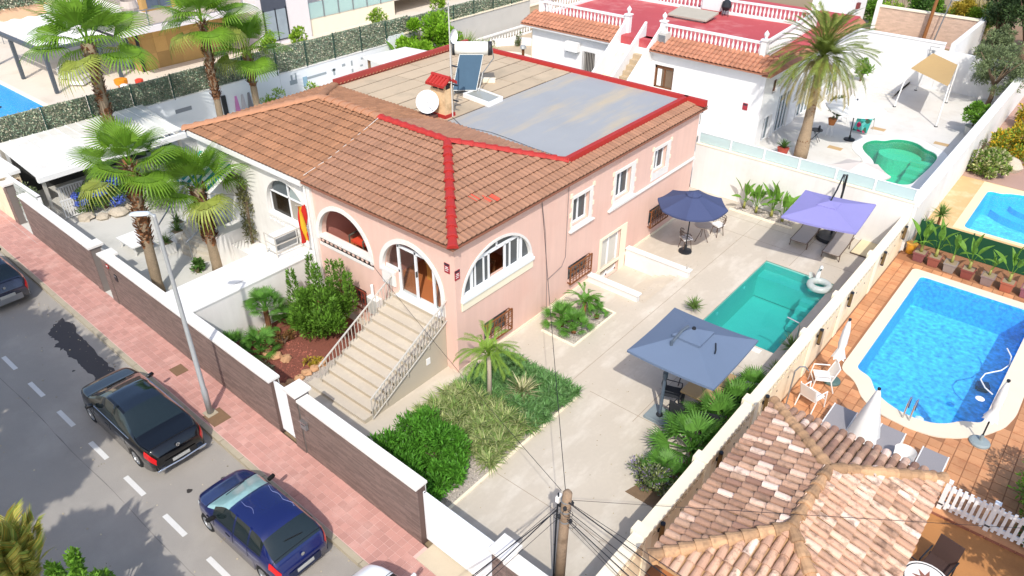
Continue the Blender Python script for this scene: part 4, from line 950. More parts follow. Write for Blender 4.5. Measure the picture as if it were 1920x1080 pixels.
MB().tube([(-6.36, 6.68, TZ), (-6.36, 6.68, TZ+4.3)], .024, 6).build('mast', mat('mast_grey', 'c5c5c0', .5), t); MB().loft([[(-6.33, 6.68, TZ+3.0)]*14, [(-6.2+.02, 6.68+.04+.2*math.cos(a), TZ+3.0+.26*math.sin(a)) for a in [2*math.pi*k/13 for k in range(14)]]]).build('small_dish', MATS['dish_white'], t, True)
MB().bar((-6.36, 6.68, TZ+4.1), (-6.1, 6.4, TZ+4.15), .008, 4).bar((-6.36, 6.68, TZ+4.0), (-6.7, 6.9, TZ+4.05), .008, 4).build('aerial', dark, t)
t = thing('guy_mast', 'second pale pole fixed beside the solar heater on the flat roof', 'pole', (-6.9, 7.2, TZ)); MB().bar((-6.62, 7.0, TZ), (-6.62, 7.0, TZ+2.6), .03, 6).build('pole', mat('pole_cream', 'd8cdb8', .6), t)
for z in (.5, 1.1, 1.8): MB().box(-6.66, 6.95, TZ+z, -6.34, 7.03, TZ+z+.03).build('clamp', dark, t)
tag(MB().tube([(-6.3, 6.6, TZ+.02), (-5.4, 6.15, TZ+.02), (-4.2, 6.4, TZ+.015), (-3.2, 6.35, TZ+.015), (-2.2, 6.25, TZ+.015), (-1.2, 6.2, TZ+.03)], .008, 4).build('roof_cable', dark), 'thin dark cable lying along the edge of the grey flat roof', 'cable')
tag(MB().tube([(HXM-.05, EY+.15, EZ+.13), (HXM+.02, 1.0, EZ+.42), (HXM-.02, 2.4, EZ+.85), (HXM+.0, KY, RZ+.12)], .014, 4).build('roof_cable', mat('pale_cable', 'd0c5bb', .6)), 'pale cable running up the tiled slope between the pink and white halves', 'cable')
# facade cables
tag(MB().tube([(.035, 3.95, 4.5), (.035, 4.2, 3.2), (.035, 4.35, 1.5), (.035, 4.4, .05)], .012, 5).build('wall_cable', mat('grey_cable', '8a7a78', .6)), 'long cable running down the pink garden wall past the arched window', 'cable')
tag(MB().tube([(.035, 5.4, 4.45), (.035, 5.4, 1.75), (.035, 5.2, 1.45), (.035, 4.4, 1.3)], .012, 5).build('wall_cable', MATS['grey_cable']), 'bent cable on the pink garden wall that joins the longer cable', 'cable')
# person and furniture in the entrance room
t = thing('wicker_chair', 'dark rattan armchair with a red-orange cushion on the arched porch', 'chair', (-4.3, 1.0, FZ)); rw = mat('green_rattan', '4f5348', .8, .1)
MB().box(-4.62, .75, FZ+.42, -4.0, 1.35, FZ+.5).build('seat', mat('red_cushion', 'd2482c', .8, .05), t); MB().hexa([(x, y, z) for z, y0 in ((FZ+.5, 1.3), (FZ+1.12, 1.55)) for y in (y0, y0+.08) for x in (-4.6, -4.02)]).build('back_cushion', MATS['red_cushion'], t)
MB().tube([(-4.66, .72, FZ+.66), (-4.68, 1.5, FZ+.7), (-4.62, 1.68, FZ+1.15), (-4.0, 1.68, FZ+1.15), (-3.94, 1.5, FZ+.7), (-3.96, .72, FZ+.66)], .035, 7).build('frame', rw, t)
for x, y in ((-4.66, .72), (-3.96, .72), (-4.66, 1.5), (-3.96, 1.5)): MB().bar((x, y, FZ), (x, y, FZ+.66), .025, 6).build('leg', rw, t)
for z in (.15, .3): MB().bar((-4.66, .72, FZ+z), (-3.96, .72, FZ+z), .015, 5).build('stretcher', rw, t)
t.location.x -= 1.0
t = thing('person', 'person in black top and shorts standing inside the glass entrance doors', 'person', (-1.35, 1.3, FZ))
sk = bpy.data.meshes.new('body'); J = [(0, 0, .95), (0, 0, 1.2), (0, 0, 1.42), (0, -.02, 1.5), (0, -.03, 1.62), (0, -.02, 1.7), (.1, 0, .88), (.11, .02, .5), (.12, .06, .08), (.13, -.1, .03), (-.1, 0, .88), (-.1, -.02, .5), (-.11, -.02, .08), (-.12, -.18, .03), (.19, 0, 1.38), (.26, -.02, 1.1), (.22, -.16, .88), (-.19, 0, 1.38), (-.26, -.02, 1.1), (-.22, -.16, .88)]
sk.from_pydata([(x, y, z) for x, y, z in J], [(0, 1), (1, 2), (2, 3), (3, 4), (4, 5), (0, 6), (6, 7), (7, 8), (8, 9), (0, 10), (10, 11), (11, 12), (12, 13), (2, 14), (14, 15), (15, 16), (2, 17), (17, 18), (18, 19)], [])
skin = mat('skin', 'b98468', .6, .05); bo_ = bpy.data.objects.new('body', sk); COL.objects.link(bo_); bo_.parent = t; sk.materials.append(skin)
bo_.modifiers.new('s', 'SKIN'); Rr_ = [.15, .14, .15, .055, .09, .085, .1, .065, .045, .04, .1, .065, .045, .04, .06, .045, .035, .06, .045, .035]
for v, r_ in zip(sk.skin_vertices[0].data, Rr_): v.radius = (r_, r_*.85)
sk.skin_vertices[0].data[0].use_root = True; md = bo_.modifiers.new('d', 'SUBSURF'); md.levels = 1; md.render_levels = 1
blk_ = mat('black_cloth', '17171a', .9)
MB().lathe([(.19, .78), (.2, .95), (.175, 1.2), (.2, 1.38), (.08, 1.47)], (-1.35, 1.3, FZ), 14).build('top', blk_, t, True)
for s_ in (-.105, .105): MB().lathe([(.1, .52), (.115, .9)], (-1.35+s_, 1.3, FZ), 10).build('shorts', blk_, t, True); MB().box(-1.35+s_-.05, 1.08, FZ, -1.35+s_+.06, 1.38, FZ+.09).build('shoe', mat('grey_shoe', '3c3f44', .7), t)
MB().lathe([(.02, 1.56), (.1, 1.6), (.1, 1.7), (.05, 1.79)], (-1.35, 1.3, FZ), 12).build('hair', mat('dark_hair', '2a1d16', .7), t, True)
t = thing('storage_chest', 'ochre wooden chest inside the entrance door, seen through the glass', 'chest', (-2.2, 1.6, FZ)); oc = mat('ochre_wood', 'b5803f', .6, .1, 4)
MB().box(-2.45, 1.2, FZ, -1.95, 2.1, FZ+.6).build('body', oc, t); MB().box(-2.48, 1.17, FZ+.6, -1.92, 2.13, FZ+.66).build('lid', oc, t)
t = thing('side_table', 'low dark side table with pale items behind the big arched window', 'table', (-.9, 1.6, FZ)); MB().box(-1.2, 1.1, FZ+.7, -.7, 2.6, FZ+.76).build('tabletop', wood, t)
for x in (-1.15, -.75):
    for y in (1.15, 2.55): MB().box(x-.03, y-.03, FZ, x+.03, y+.03, FZ+.7).build('leg', wood, t)
for k, (y, m_, nm) in enumerate(((1.4, whitep, 'white bowl'), (2.0, mat('blue_cloth', '35587a', .8), 'blue folded cloth'), (2.3, MATS['green_rattan'], 'dark green pot'))):
    tag(MB().lathe([(.08, 0), (.16, .12), (.15, .2)], (-.95, y, FZ+.76), 14).build(['bowl', 'cloth', 'pot'][k], m_), nm+' on the side table behind the big arched window', ['bowl', 'cloth', 'pot'][k])
# ------------------------------------------------------------ neighbour on the pool side
terra = mat('terracotta_tile', 'bf8a62', .75, .12, 1.5, .1, 50, .15, 70, rnd=.2, dirt='a96c48', dscale=1.6, damt=.7)
terg = mat('tile_mortar', '94684a', .9, .1)
pcop = mat('pool_coping', 'd9cdb8', .8, .05, 2, .05)
sheet('terracotta_terrace', rect(8.24, 3.62, 24, 17.9), [grow(P2, .02)], -.012, terg); sheet('terracotta_terrace', rect(8.24, -14, 24, 3.6), [], -.012, terg)
me_tt = proto(MB().box(-.16, -.16, -.03, .16, .16, 0), 'terrace_tile', terra)
tt = struct('tiled_floor', MB().wall(rect(8.26, 1.0, 15.6, 16.3), [grow(P2, .03)], (0, 0, -.04), (1, 0, 0), (0, 1, 0), .05), terg)
CP2 = soften([(9.02, 15.75), (9.02, 8.05), (9.12, 7.8), (9.5, 7.6), (9.75, 7.3), (9.95, 6.95), (10.3, 6.65), (10.8, 6.48), (11.5, 6.4), (12.2, 6.55), (12.7, 6.9), (13.2, 7.45), (13.6, 8.2), (13.75, 9), (13.75, 15.75)], .12, 2)
def inpoly(x, y, poly):
    c = False
    for i in range(len(poly)):
        a, b = poly[i], poly[i-1]
        if (a[1] > y) != (b[1] > y) and x < (b[0]-a[0])*(y-a[1])/(b[1]-a[1])+a[0]: c = not c
    return c
pl = []
for i in range(22):
    for j in range(43):
        x, y = 8.43+.345*i, 1.8+.345*j
        if y > 16.2 or inpoly(x, y, CP2) or (x < 12.3 and y < 1.6) or (x > 12.6 and y < 3.75) : continue
        pl.append((x, y, rng.uniform(-.003, .003), (rng.gauss(0, .006), rng.gauss(0, .006), rng.gauss(0, .01)), 1))
spread(None, 'terrace_tile', tt, pl, me_tt, terra)
bluew = mat('blue_mosaic', '3aa2e0', .35, .12, 6, .8, 8, rnd=.0); bluef = mat('blue_mosaic_floor', '5cb8ee', .35, .12, 1.2, .95, 6)  # mottling paints rippling light into the mosaic colours of the pool
waterB = glass('blue_water', (.62, .93, 1.0), .0, .04, .04, .6, 5.)
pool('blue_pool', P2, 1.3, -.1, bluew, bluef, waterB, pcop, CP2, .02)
for k in range(3):
    r_ = 1.35-.32*k
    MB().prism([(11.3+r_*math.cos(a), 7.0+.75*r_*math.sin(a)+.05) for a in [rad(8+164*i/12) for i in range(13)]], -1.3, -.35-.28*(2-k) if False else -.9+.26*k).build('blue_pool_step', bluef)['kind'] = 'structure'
tag(MB().lathe([(.13, 0), (.1, .02)], (12.75, 9.3, -.1), 16).build('skimmer_float', whitep), 'white round float drifting in the vivid blue pool', 'float')
t = thing('pool_cleaner', 'dark robot cleaner lying in the vivid blue pool', 'pool cleaner', (12.7, 11.6, -1.3)); MB().box(12.5, 11.45, -1.28, 12.85, 11.75, -1.08, rz=.4).build('body', mat('navy_plastic', '12235c', .4), t); MB().bar((12.5, 11.45, -1.2), (12.85, 11.45, -1.2), .06, 8).bar((12.5, 11.75, -1.2), (12.85, 11.75, -1.2), .06, 8).build('tracks', dark, t)
hz_ = [(12.85, 12.6, -.1), (13.05, 12.2, -.1), (13.1, 11.7, -.1), (12.95, 11.2, -.1), (12.6, 10.7, -.1), (12.55, 10.3, -.1), (12.75, 9.95, -.1), (13.0, 9.75, -.1)]
tag(MB().tube(hz_, .022, 6).build('pool_hose', whitep), 'white floating hose curling on the vivid blue pool', 'hose')
t = thing('pool_ladder', 'short steel handrail at the curved end of the vivid blue pool', 'handrail', (11.3, 7.0, 0))
for x in (11.22, 11.4): MB().tube([(x, 6.75, 0), (x, 6.8, .55), (x, 7.0, .62), (x, 7.25, .5), (x, 7.35, .0)], .025, 7).build('rail', steel, t)
tag(MB().lathe([(.1, 0), (.12, .04), (.06, .08)], (11.6, 7.15, -.1), 12).build('chlorine_float', mat('pale_blue_plastic', 'bcd6e0', .4)), 'pale blue chlorine float beside the steel handrail of the blue pool', 'float')
t = thing('pool_shower', 'bent steel shower pipe standing by the white chair and the cream wall', 'shower', (8.42, 5.05, 0)); MB().tube([(8.42, 5.05, 0), (8.42, 5.05, 1.35), (8.5, 5.12, 1.5), (8.62, 5.22, 1.5), (8.72, 5.3, 1.35)], .022, 8).build('pipe', metalg, t)
# closed parasols
def closed_parasol(label, x, y, h, pm, bm, open_=.0, tilt=(0, 0)):
    t = thing('closed_parasol', label, 'parasol', (x, y, 0))
    tx, ty = tilt
    MB().tube([(x, y, .05), (x+tx*h, y+ty*h, h)], .022, 7).build('pole', pm, t); MB().lathe([(.27, 0), (.27, .05), (.22, .09), (.05, .12), (.04, .3)], (x, y, 0), 18).build('base', bm, t)
    rows = []
    for f, r_ in ((1.0, .03), (.97, .05), (.85, .085), (.66, .1), (.58, .075), (.5, .12), (.42, .17)) if not open_ else ((1.0, .03), (.95, .06), (.7, .15), (.45, .25), (.2, .33), (.12, .36)):
        rows.append([(x+tx*h*f+r_*(1+.28*(k % 2))*math.cos(math.pi*k/8), y+ty*h*f+r_*(1+.28*(k % 2))*math.sin(math.pi*k/8), h*f-(.06 if not open_ else .02)*(k % 2)) for k in range(16)])
    MB().loft(rows, closed=True).build('canopy', whitec, t, True); MB().lathe([(.045, 0), (.045, .05)], (x+tx*h, y+ty*h, h), 8).build('finial', dark, t)
closed_parasol('folded white parasol in a dark green base beside the white garden chairs', 9.03, 7.08, 2.3, dark, mat('green_base', '4d6763', .6))
closed_parasol('folded white parasol in a grey disc base at the curved corner of the blue pool', 13.17, 7.1, 2.25, dark, mat('grey_base', '8b979a', .6), 0, (.0, -.02))
closed_parasol('loosely folded white parasol among the grey loungers, its foot hidden by the tiled roof', 10.62, 4.95, 1.95, dark, whitep, .16)
# white chairs
def armchair(label, group, m):
    t = thing('garden_chair', label, 'chair', (0, 0, 0), group)
    MB().box(-.25, -.24, .4, .25, .24, .43).build('seat', m, t); MB().hexa([(x, y, z) for z, y0 in ((.43, .22), (.9, .36)) for y in (y0, y0+.02) for x in (-.24, .24)]).build('backrest', m, t)
    for s in (-1, 1):
        MB().tube([(s*.28, -.3, 0), (s*.28, -.24, .62), (s*.28, .22, .64)], .02, 6).build('arm', m, t); MB().tube([(s*.27, .34, 0), (s*.27, .2, .4), (s*.25, .36, .92)], .02, 6).build('leg', m, t)
    MB().bar((-.28, -.27, .3), (.28, -.27, .3), .014, 5).build('stretcher', m, t); return t
g0 = armchair('white garden chair nearer the shower pipe, standing square to the wall', 'white garden chairs', whitep); dup(g0, (8.85, 6.6, 0), rad(-60), 'white garden chair turned towards the folded parasol in the green base'); g0.location = (8.95, 5.55, 0); g0.rotation_euler = (0, 0, rad(165))
# grey loungers with white frames
gfab = mat('grey_mesh', '8d8a8d', .8, .06, 30, .08)
def glounger(label):
    t = lounger(label, 'grey sun loungers with white frames', gfab, whitep, rad(48), 1.9, .6, .62); return t
q0 = glounger('grey lounger with white frame, half under the loosely folded parasol')
for (x, y, l) in ((11.2, 5.75, 'grey lounger with white frame right of the loosely folded parasol, over the roof edge'), (12.35, 5.55, 'grey lounger with white frame nearest the picket fence')): dup(q0, (x, y, 0), rad(180), l.replace('right of', 'beside'))
q0.location = (9.88, 5.75, 0); q0.rotation_euler = (0, 0, rad(180))
t = thing('stacking_chair', 'white plastic chair back showing over the tiled roof between two grey loungers', 'chair', (11.75, 4.5, 0)); MB().loft([[(11.75+.26*math.cos(a)*s_, 4.5+.22*math.sin(a)*s_, z) for a in [rad(-20+220*k/10) for k in range(11)]] for z, s_ in ((.42, .95), (.7, 1.0), (.8, 1.05))]).build('backrest', whitep, t, True); MB().lathe([(.24, 0), (.24, .03)], (11.75, 4.5, .4), 14).build('seat', whitep, t)
for a in (45, 135, 225, 315): MB().bar((11.75+.18*math.cos(rad(a)), 4.5+.18*math.sin(rad(a)), .4), (11.75+.24*math.cos(rad(a)), 4.5+.24*math.sin(rad(a)), 0), .02, 6).build('leg', whitep, t)
# ---- tiled pavilion roof
pvn = thing('pavilion', 'garden pavilion with a hipped roof of mottled barrel tiles beside the cream wall', 'pavilion', (10.8, -.9, 0))
VX0, VX1, VY0, VY1, VZ = 8.86, 12.76, -3.85, 2.05, 2.46; VR = (VX1-VX0)/2; VRZ = 3.04; vs_ = (VRZ-VZ)/VR; vp = math.atan(vs_)
barrel = mat('barrel_tile', 'c89a80', .85, .12, 5, .15, 40, .3, 60, rnd=.1, ramp=['cfa98f', 'c7a087', 'bf967c', 'd3b198', 'd9baa4', 'c39b82', 'b48e77', 'cba68e', 'dec4b2', 'bc977f', 'ad8a73'], dirt='6a5344', dscale=4.5, damt=.85)
mort = mat('ridge_mortar', 'b8926a', .9, .15, 4, .1)
ap0, ap1 = (VX0+VR, VY0+VR, VRZ), (VX0+VR, VY1-VR, VRZ)
for pts in ([(VX0, VY1, VZ), (VX0, VY0, VZ), ap0, ap1], [(VX1, VY0, VZ), (VX1, VY1, VZ), ap1, ap0], [(VX0, VY0, VZ), (VX1, VY0, VZ), ap0], [(VX1, VY1, VZ), (VX0, VY1, VZ), ap1]):
    mb = MB(); n = len(pts); P3_ = [Vector(p) for p in pts]
    mb.add([p-Vector((0, 0, .02)) for p in P3_]+[p-Vector((0, 0, .1)) for p in P3_], [tuple(range(n)), tuple(range(2*n-1, n-1, -1))]+[(i, n+i, n+(i+1) % n, (i+1) % n) for i in range(n)]); mb.build('roof_bed', mort, pvn)
BW, BL = .2, .36
rows = [[(.088*s_*math.cos(math.pi*k/6), t_, .075*s_*math.sin(math.pi*k/6)+z_) for k in range(7)] for t_, s_, z_ in ((-BL*.54, 1.06, .03), (BL*.56, .86, .0))]
mb = MB().loft([[(x*.86, y, z-.018) for x, y, z in rows[0]], rows[0], rows[1]]); me_b = proto(mb, 'barrel_tile', barrel)
rows = [[(.07*math.cos(math.pi*k/4), t_, -.05*math.sin(math.pi*k/4)+.035) for k in range(5)] for t_ in (-BL*.6, BL*.5)]
pl = []
def vfield(axis, u0, u1, org, ok):
    n = round((u1-u0)/BW)
    for i in range(n):
        for j in range(7):
            u = u0+(i+.5)*BW; s = (j+.45)*BL*math.cos(vp)
            if s > VR-.05: continue
            p = org(u, s)
            if ok(p): pl.append((p[0], p[1], p[2]+rng.uniform(-.006, .01), (vp, 0, axis+rng.gauss(0, .025)), (rng.uniform(.95, 1.05), 1, 1)))
m_ = .1
vfield(-math.pi/2, VY0, VY1, lambda u, s: (VX0+s, u, VZ+s*vs_), lambda p: p[0]-VX0 < min(p[1]-VY0, VY1-p[1])-m_+.1)
vfield(math.pi/2, VY0, VY1, lambda u, s: (VX1-s, u, VZ+s*vs_), lambda p: VX1-p[0] < min(p[1]-VY0, VY1-p[1])-m_+.1)
vfield(0, VX0, VX1, lambda u, s: (u, VY0+s, VZ+s*vs_), lambda p: p[1]-VY0 < min(p[0]-VX0, VX1-p[0])-m_+.1)
vfield(math.pi, VX0, VX1, lambda u, s: (u, VY1-s, VZ+s*vs_), lambda p: VY1-p[1] < min(p[0]-VX0, VX1-p[0])-m_+.1)
barrel2 = mat('darker_barrel_tile', 'a9836a', .9, .15, 5, .18, 40, .3, 60, rnd=.12, ramp=['ac8871', 'b5917a', '9c7a66', 'd0b09c', 'a6826d', 'b8967f', '927060', 'dcc2b2', 'ae8b75', '9a7763'], dirt='6a584a', dscale=5, damt=.7)  # darker barrel tile copy for the -x and back slopes
me_b2 = me_b.copy(); me_b2.materials[0] = barrel2
lft = [p for p in pl if p[3][2] < -1 or p[3][2] > 2.6]; oth = [p for p in pl if not (p[3][2] < -1 or p[3][2] > 2.6)]
spread(None, 'barrel_tile', pvn, oth, me_b, barrel, 170); spread(None, 'barrel_tile', pvn, lft, me_b2, barrel2, 130)
capm = mat('ridge_tile', 'ae8a68', .85, .2, 4, .2, 40, rnd=.28, dirt='6f5844', dscale=5, damt=.75)
L2 = Vector((0, 0, .07)); A0, A1 = Vector(ap0), Vector(ap1)
for a, b in (((VX0, VY0, VZ), A0), ((VX1, VY0, VZ), A0), ((VX0, VY1, VZ), A1), ((VX1, VY1, VZ), A1), (A0, A1)): caps(Vector(a)+L2, Vector(b)+L2, capm, pvn, 'ridge_tile', .12, .32, .115)
for a, b in (((VX0, VY0, VZ), A0), ((VX1, VY0, VZ), A0), ((VX0, VY1, VZ), A1), ((VX1, VY1, VZ), A1), (A0, A1)): MB().tube([Vector(a)-L2*.5, Vector(b)-L2*.5], .14, 6).build('mortar_bed', mort, pvn)
for x in (VX0+.35, VX1-.35):
    for y in (VY0+.35, VY1-.35): MB().box(x-.14, y-.14, 0, x+.14, y+.14, VZ-.02).build('post', mat('orange_render', 'a8683a', .85, .1), pvn)
MB().box(VX0+.1, VY0+.12, VZ-.18, VX1-.1, VY0+.3, VZ-.04).box(VX0+.1, VY1-.3, VZ-.18, VX1-.1, VY1-.12, VZ-.04).build('beam', wood, pvn)
# lower patio, ledge and picket fence
sheet('stained_patio', rect(12.3, -6, 24, 3.6), [], .0, mat('stained_concrete', 'b07a48', .8, .15, .8, .08, 20, .1, 30, dirt='8d5c38', dscale=.9, damt=.6))
t = thing('ledge', 'low brick ledge with a terracotta top under the white picket fence', 'ledge', (14.5, 3.7, 0)); MB().box(12.7, 3.62, 0, 20, 4.0, .07).build('top', terra, t)
for k in range(18): MB().box(12.72+.33*k, 3.595, .0, 13.03+.33*k, 3.63, .06).build('brick', mat('ledge_brick', '8f5b48', .85, .1, 3, rnd=.15), t)
t = thing('picket_fence', 'white picket fence with square posts on the terracotta ledge', 'fence', (14, 3.85, .07))
for x in (12.92, 13.98, 15.1, 16.2): MB().box(x-.055, 3.79, .07, x+.055, 3.9, .98).build('post', whitepvc, t); MB().box(x-.07, 3.775, .98, x+.07, 3.915, 1.01).build('post_cap', whitepvc, t); MB().box(x-.058, 3.785, .22, x+.058, 3.79, .27).build('hinge', dark, t)
for x0, x1 in ((12.98, 13.92), (14.04, 15.04), (15.16, 16.14)):
    for z in (.18, .72): MB().box(x0, 3.82, z, x1, 3.86, z+.12).build('rail', whitepvc, t)
    n = 7
    for k in range(n): x = x0+(x1-x0)*(k+.5)/n; MB().prism([(x-.035, 3.795), (x+.035, 3.795), (x+.035, 3.82), (x-.035, 3.82)], .12, .94+.0).build('picket', whitepvc, t)
t = thing('patio_table', 'round white patio table with a star pattern under the edge of the picture', 'table', (13.2, .95, 0)); MB().lathe([(.5, .69), (.52, .71), (.5, .73)], (13.25, .75, 0), 28).build('tabletop', whitep, t); MB().lathe([(.46, .731), (.43, .733)], (13.25, .75, 0), 28, cap=False).build('rim_line', dark, t); MB().lathe([(.06, 0), (.06, .69)], (13.25, .75, 0), 8).build('leg', dark, t)
sp = []
for k in range(16): a = math.pi*k/8; r_ = .3 if k % 2 == 0 else .13; sp.append((13.25+r_*math.cos(a), .75+r_*math.sin(a)))
MB().wall(sp, [], (0, 0, .736), (1, 0, 0), (0, 1, 0), .002).build('star_inlay', mat('inlay', '8d5f50', .6), t)
brm = mat('brown_mesh', '41302c', .8, .1)
def bchair(label, m=brm):
    t = thing('patio_chair', label, 'chair', (0, 0, 0), 'dark brown patio chairs')
    MB().box(-.27, -.27, .4, .27, .27, .44).build('seat', m, t); MB().hexa([(x, y, z) for z, y0 in ((.44, .25), (.98, .38)) for y in (y0, y0+.03) for x in (-.27, .27)]).build('backrest', m, t)
    for s in (-1, 1): MB().tube([(s*.3, -.3, 0), (s*.3, -.27, .62), (s*.3, .26, .64)], .02, 6).build('arm', dark, t); MB().bar((s*.28, .3, 0), (s*.28, .26, .44), .02, 6).build('leg', dark, t)
    return t
k0 = bchair('dark brown patio chair facing the round table from the fence side'); dup(k0, (12.6, 1.05, 0), rad(75), 'dark brown patio chair half hidden by the pavilion eave'); k0.location = (13.35, 1.6, 0); k0.rotation_euler = (0, 0, rad(-12))
# ---- planters and green screen
t = thing('green_screen', 'dark green netting fence between the terracotta terrace and the turquoise pool', 'fence', (11, 17.95, 0)); MB().box(8.45, 17.9, 0, 16, 17.93, 1.0).build('netting', mat('green_net', '14472c', .9, .15, 6, .15, 90), t)
for k in range(5): MB().bar((8.5+1.85*k, 17.95, 0), (8.5+1.85*k, 17.95, 1.05), .03, 6).build('post', mat('green_post', '1d4a33', .6), t)
PLANTERS = [(8.98, 16.5), (9.52, 16.47), (10.1, 16.4), (10.72, 16.33), (11.4, 16.32), (12.05, 16.3), (12.7, 16.3)]
pm_ = [('plum', '7a4a4a'), ('russet', '8a4f42'), ('grey', '8b8079'), ('dark russet', '7d4138'), ('weathered', '84706a'), ('terracotta', 'a05a44'), ('mauve', '8a5560')]
POTS = []
for (x, y), (nm, c) in zip(PLANTERS, pm_):
    t = thing('planter', nm+' square planter in the row along the green screen', 'planter', (x, y, 0), 'square planters along the green screen'); m = mat(nm.replace(' ', '_')+'_clay', c, .8, .15, 4)
    MB().hexa([(x+sx*(.17 if k == 0 else .21), y+sy*(.17 if k == 0 else .21), .36*k) for k in (0, 1) for sy in (-1, 1) for sx in (-1, 1)]).build('pot', m, t); MB().box(x-.23, y-.23, .33, x+.23, y+.23, .38).build('rim', m, t); MB().box(x-.19, y-.19, .36, x+.19, y+.19, .385).build('soil', soil, t); POTS.append((x, y))
t = thing('planter', 'yellow sun-patterned pot wedged at the corner of the cream wall', 'planter', (8.6, 16.7, 0)); MB().lathe([(.15, 0), (.2, .4), (.22, .42)], (8.55, 16.9, 0), 12).build('pot', mat('yellow_glaze', 'd59a35', .4, .2, 12), t)
# ---- garden with the turquoise pool beyond the green screen
stone = mat('tan_stone', 'c7a575', .8, .12, .8, .08, 20, .1, 40, dirt='d9c3a0', dscale=.9, damt=.7); pkt = mat('rose_paving', 'a98a7c', .85, .1, .6, .1, 30)
sheet('stone_deck', rect(8.3, 17.96, 18, 26.2), [grow(P4, .02)], -.005, stone); sheet('rose_terrace', rect(8.3, 26.22, 24, 48), [], -.005, pkt)
cyw = mat('turquoise_mosaic', '2fb0df', .35, .1, 4, .35, 16); pool('turquoise_pool', P4, 1.2, -.1, cyw, mat('turquoise_floor', '5cc6ea', .35, .1, 1.3, .8, 7), glass('turquoise_water', (.75, .96, 1.0), .0, .04, .04, .6, 5.), mat('deck_coping', 'e0cda8', .8, .05), [(9.3, 20.3), (18, 20.3), (18, 26.1), (9.3, 26.1)], .015)
for k in range(3): MB().prism([(12.3+(.6+.5*k)*math.cos(a)*1.6, 25.9+(.6+.5*k)*math.sin(a)) for a in [rad(180+180*i/12) for i in range(13)]], -1.2, -.35-.25*k).build('turquoise_pool_step', cyw)['kind'] = 'structure'
t = thing('boundary_wall', 'tall white garden wall running on between the green pool and the turquoise pool gardens', 'wall', (8.25, 30, 0)); MB().box(7.98, 16.9, -.1, 8.3, 46, 1.92).build('body', white, t); MB().box(7.93, 16.9, 1.92, 8.34, 46, 2.0).build('coping', whitep, t)
# ---- white house with the red terrace
gw = mat('white_facade', 'dedddb', .85, .04, .8, .02, 40, .1, 50, streak=.06); red_t = mat('red_terrace', 'b0484b', .7, .1, .5, .06, 20, dirt='c98a85', dscale=.6, damt=.6); cot = mat('orange_eave_tile', 'b0795e', .85, .12, 2, .1, 40, rnd=.15)
w2 = thing('terrace_house', 'white house with a red roof terrace, balustrades and an outside stair', 'house', (-8, 27, 0)); W0, W1, WF, WB, WZ = -15.5, -.75, 22.8, 36, 3.76
hw = rect(-6.9, 1.9, -5.75, 3.12); hw2 = rect(-11.5, 1.2, -10.75, 2.95)
MB().wall(rect(W0+.252, -.1, W1-.252, WZ), [hw, hw2], (0, WF, 0), (1, 0, 0), (0, 0, 1), .25).build('front_wall', gw, w2)
sw_ = [rect(23.6, -.05, 24.6, 1.35), rect(25.1, -.05, 26.9, 2.1), rect(23.9, 2.55, 24.5, 3.25), rect(26.3, 2.6, 26.9, 3.25), rect(28.0, -.05, 30.2, 2.1), rect(32.6, -.05, 34.6, 2.1)]
MB().wall(rect(WF, -.1, WB, WZ), sw_, (W1, 0, 0), (0, 1, 0), (0, 0, 1), .25).build('side_wall', gw, w2); MB().box(W0, WF+.25, -.1, W0+.25, WB, WZ).build('side_wall', cream, w2); MB().box(W0+.26, WB-.25, -.1, W1-.26, WB-.01, WZ).build('back_wall', gw, w2)
for k, q in enumerate(sw_):
    f = MB().box(W1-.2, q[0][0], q[0][1], W1-.14, q[2][0], q[0][1]+.06).build('window', whitepvc if k not in (2, 3) else wood, w2); pane(rect(q[0][0]+.03, q[0][1]+.06, q[2][0]-.03, q[2][1]-.03), (W1-.15, 0, 0), SU, FV, mat('blue_grey_glass', '5d6f76', .12, .15, 3), f)
    n = 4 if q[2][0]-q[0][0] > 1.2 else 2
    for j in range(n+1): y = q[0][0]+(q[2][0]-q[0][0])*j/n; MB().box(W1-.16, y-.03, q[0][1], W1-.1, y+.03, q[2][1]).build('frame', whitepvc if k not in (2, 3) else wood, f)
f = MB().box(-6.9, WF+.1, 1.9, -5.75, WF+.2, 1.97).build('window', wood, w2); bars('frame', [(-6.86, 1.9, -6.86, 3.12, .1), (-5.79, 1.9, -5.79, 3.12, .1), (-6.9, 3.05, -5.75, 3.05, .22), (-6.32, 1.95, -6.32, 2.95, .05)], (0, WF+.1, 0), FU, FV, wood, f); pane(rect(-6.82, 1.97, -5.83, 2.95), (0, WF+.12, 0), FU, FV, mat('brown_pane', '6d5a48', .15, .2, 4), f)
MB().box(-6.75, WF+.11, 2.0, -6.5, WF+.125, 2.9).build('curtain', whitec, f); MB().box(-7.05, WF-.08, 1.78, -5.65, WF+.05, 1.88).build('sill', creamtrim, w2)
gl = MB()
for k in range(8): gl.bar((-11.5+.107*k, WF-.1, 1.15), (-11.5+.107*k, WF-.1, 3.0), .02, 5)
gl.build('window_grille', mat('grille_grey', '9a948c', .6), w2); pane(rect(-11.5, 1.2, -10.75, 2.95), (0, WF+.12, 0), FU, FV, mat('dark_pane2', '3d3a36', .2), w2)
MB().box(W0-.35, WF-.36, WZ-.02, -9.5, WF+.2, WZ+.1).build('eave_band', gw, w2); MB().box(-7.2, WF-.3, WZ-.0, W1+.3, WF+.2, WZ+.1).build('eave_band', gw, w2)
MB().box(W0+.02, WF+.26, WZ+.0, W1-.02, WB-.02, WZ+.42).build('terrace_slab', red_t, w2)
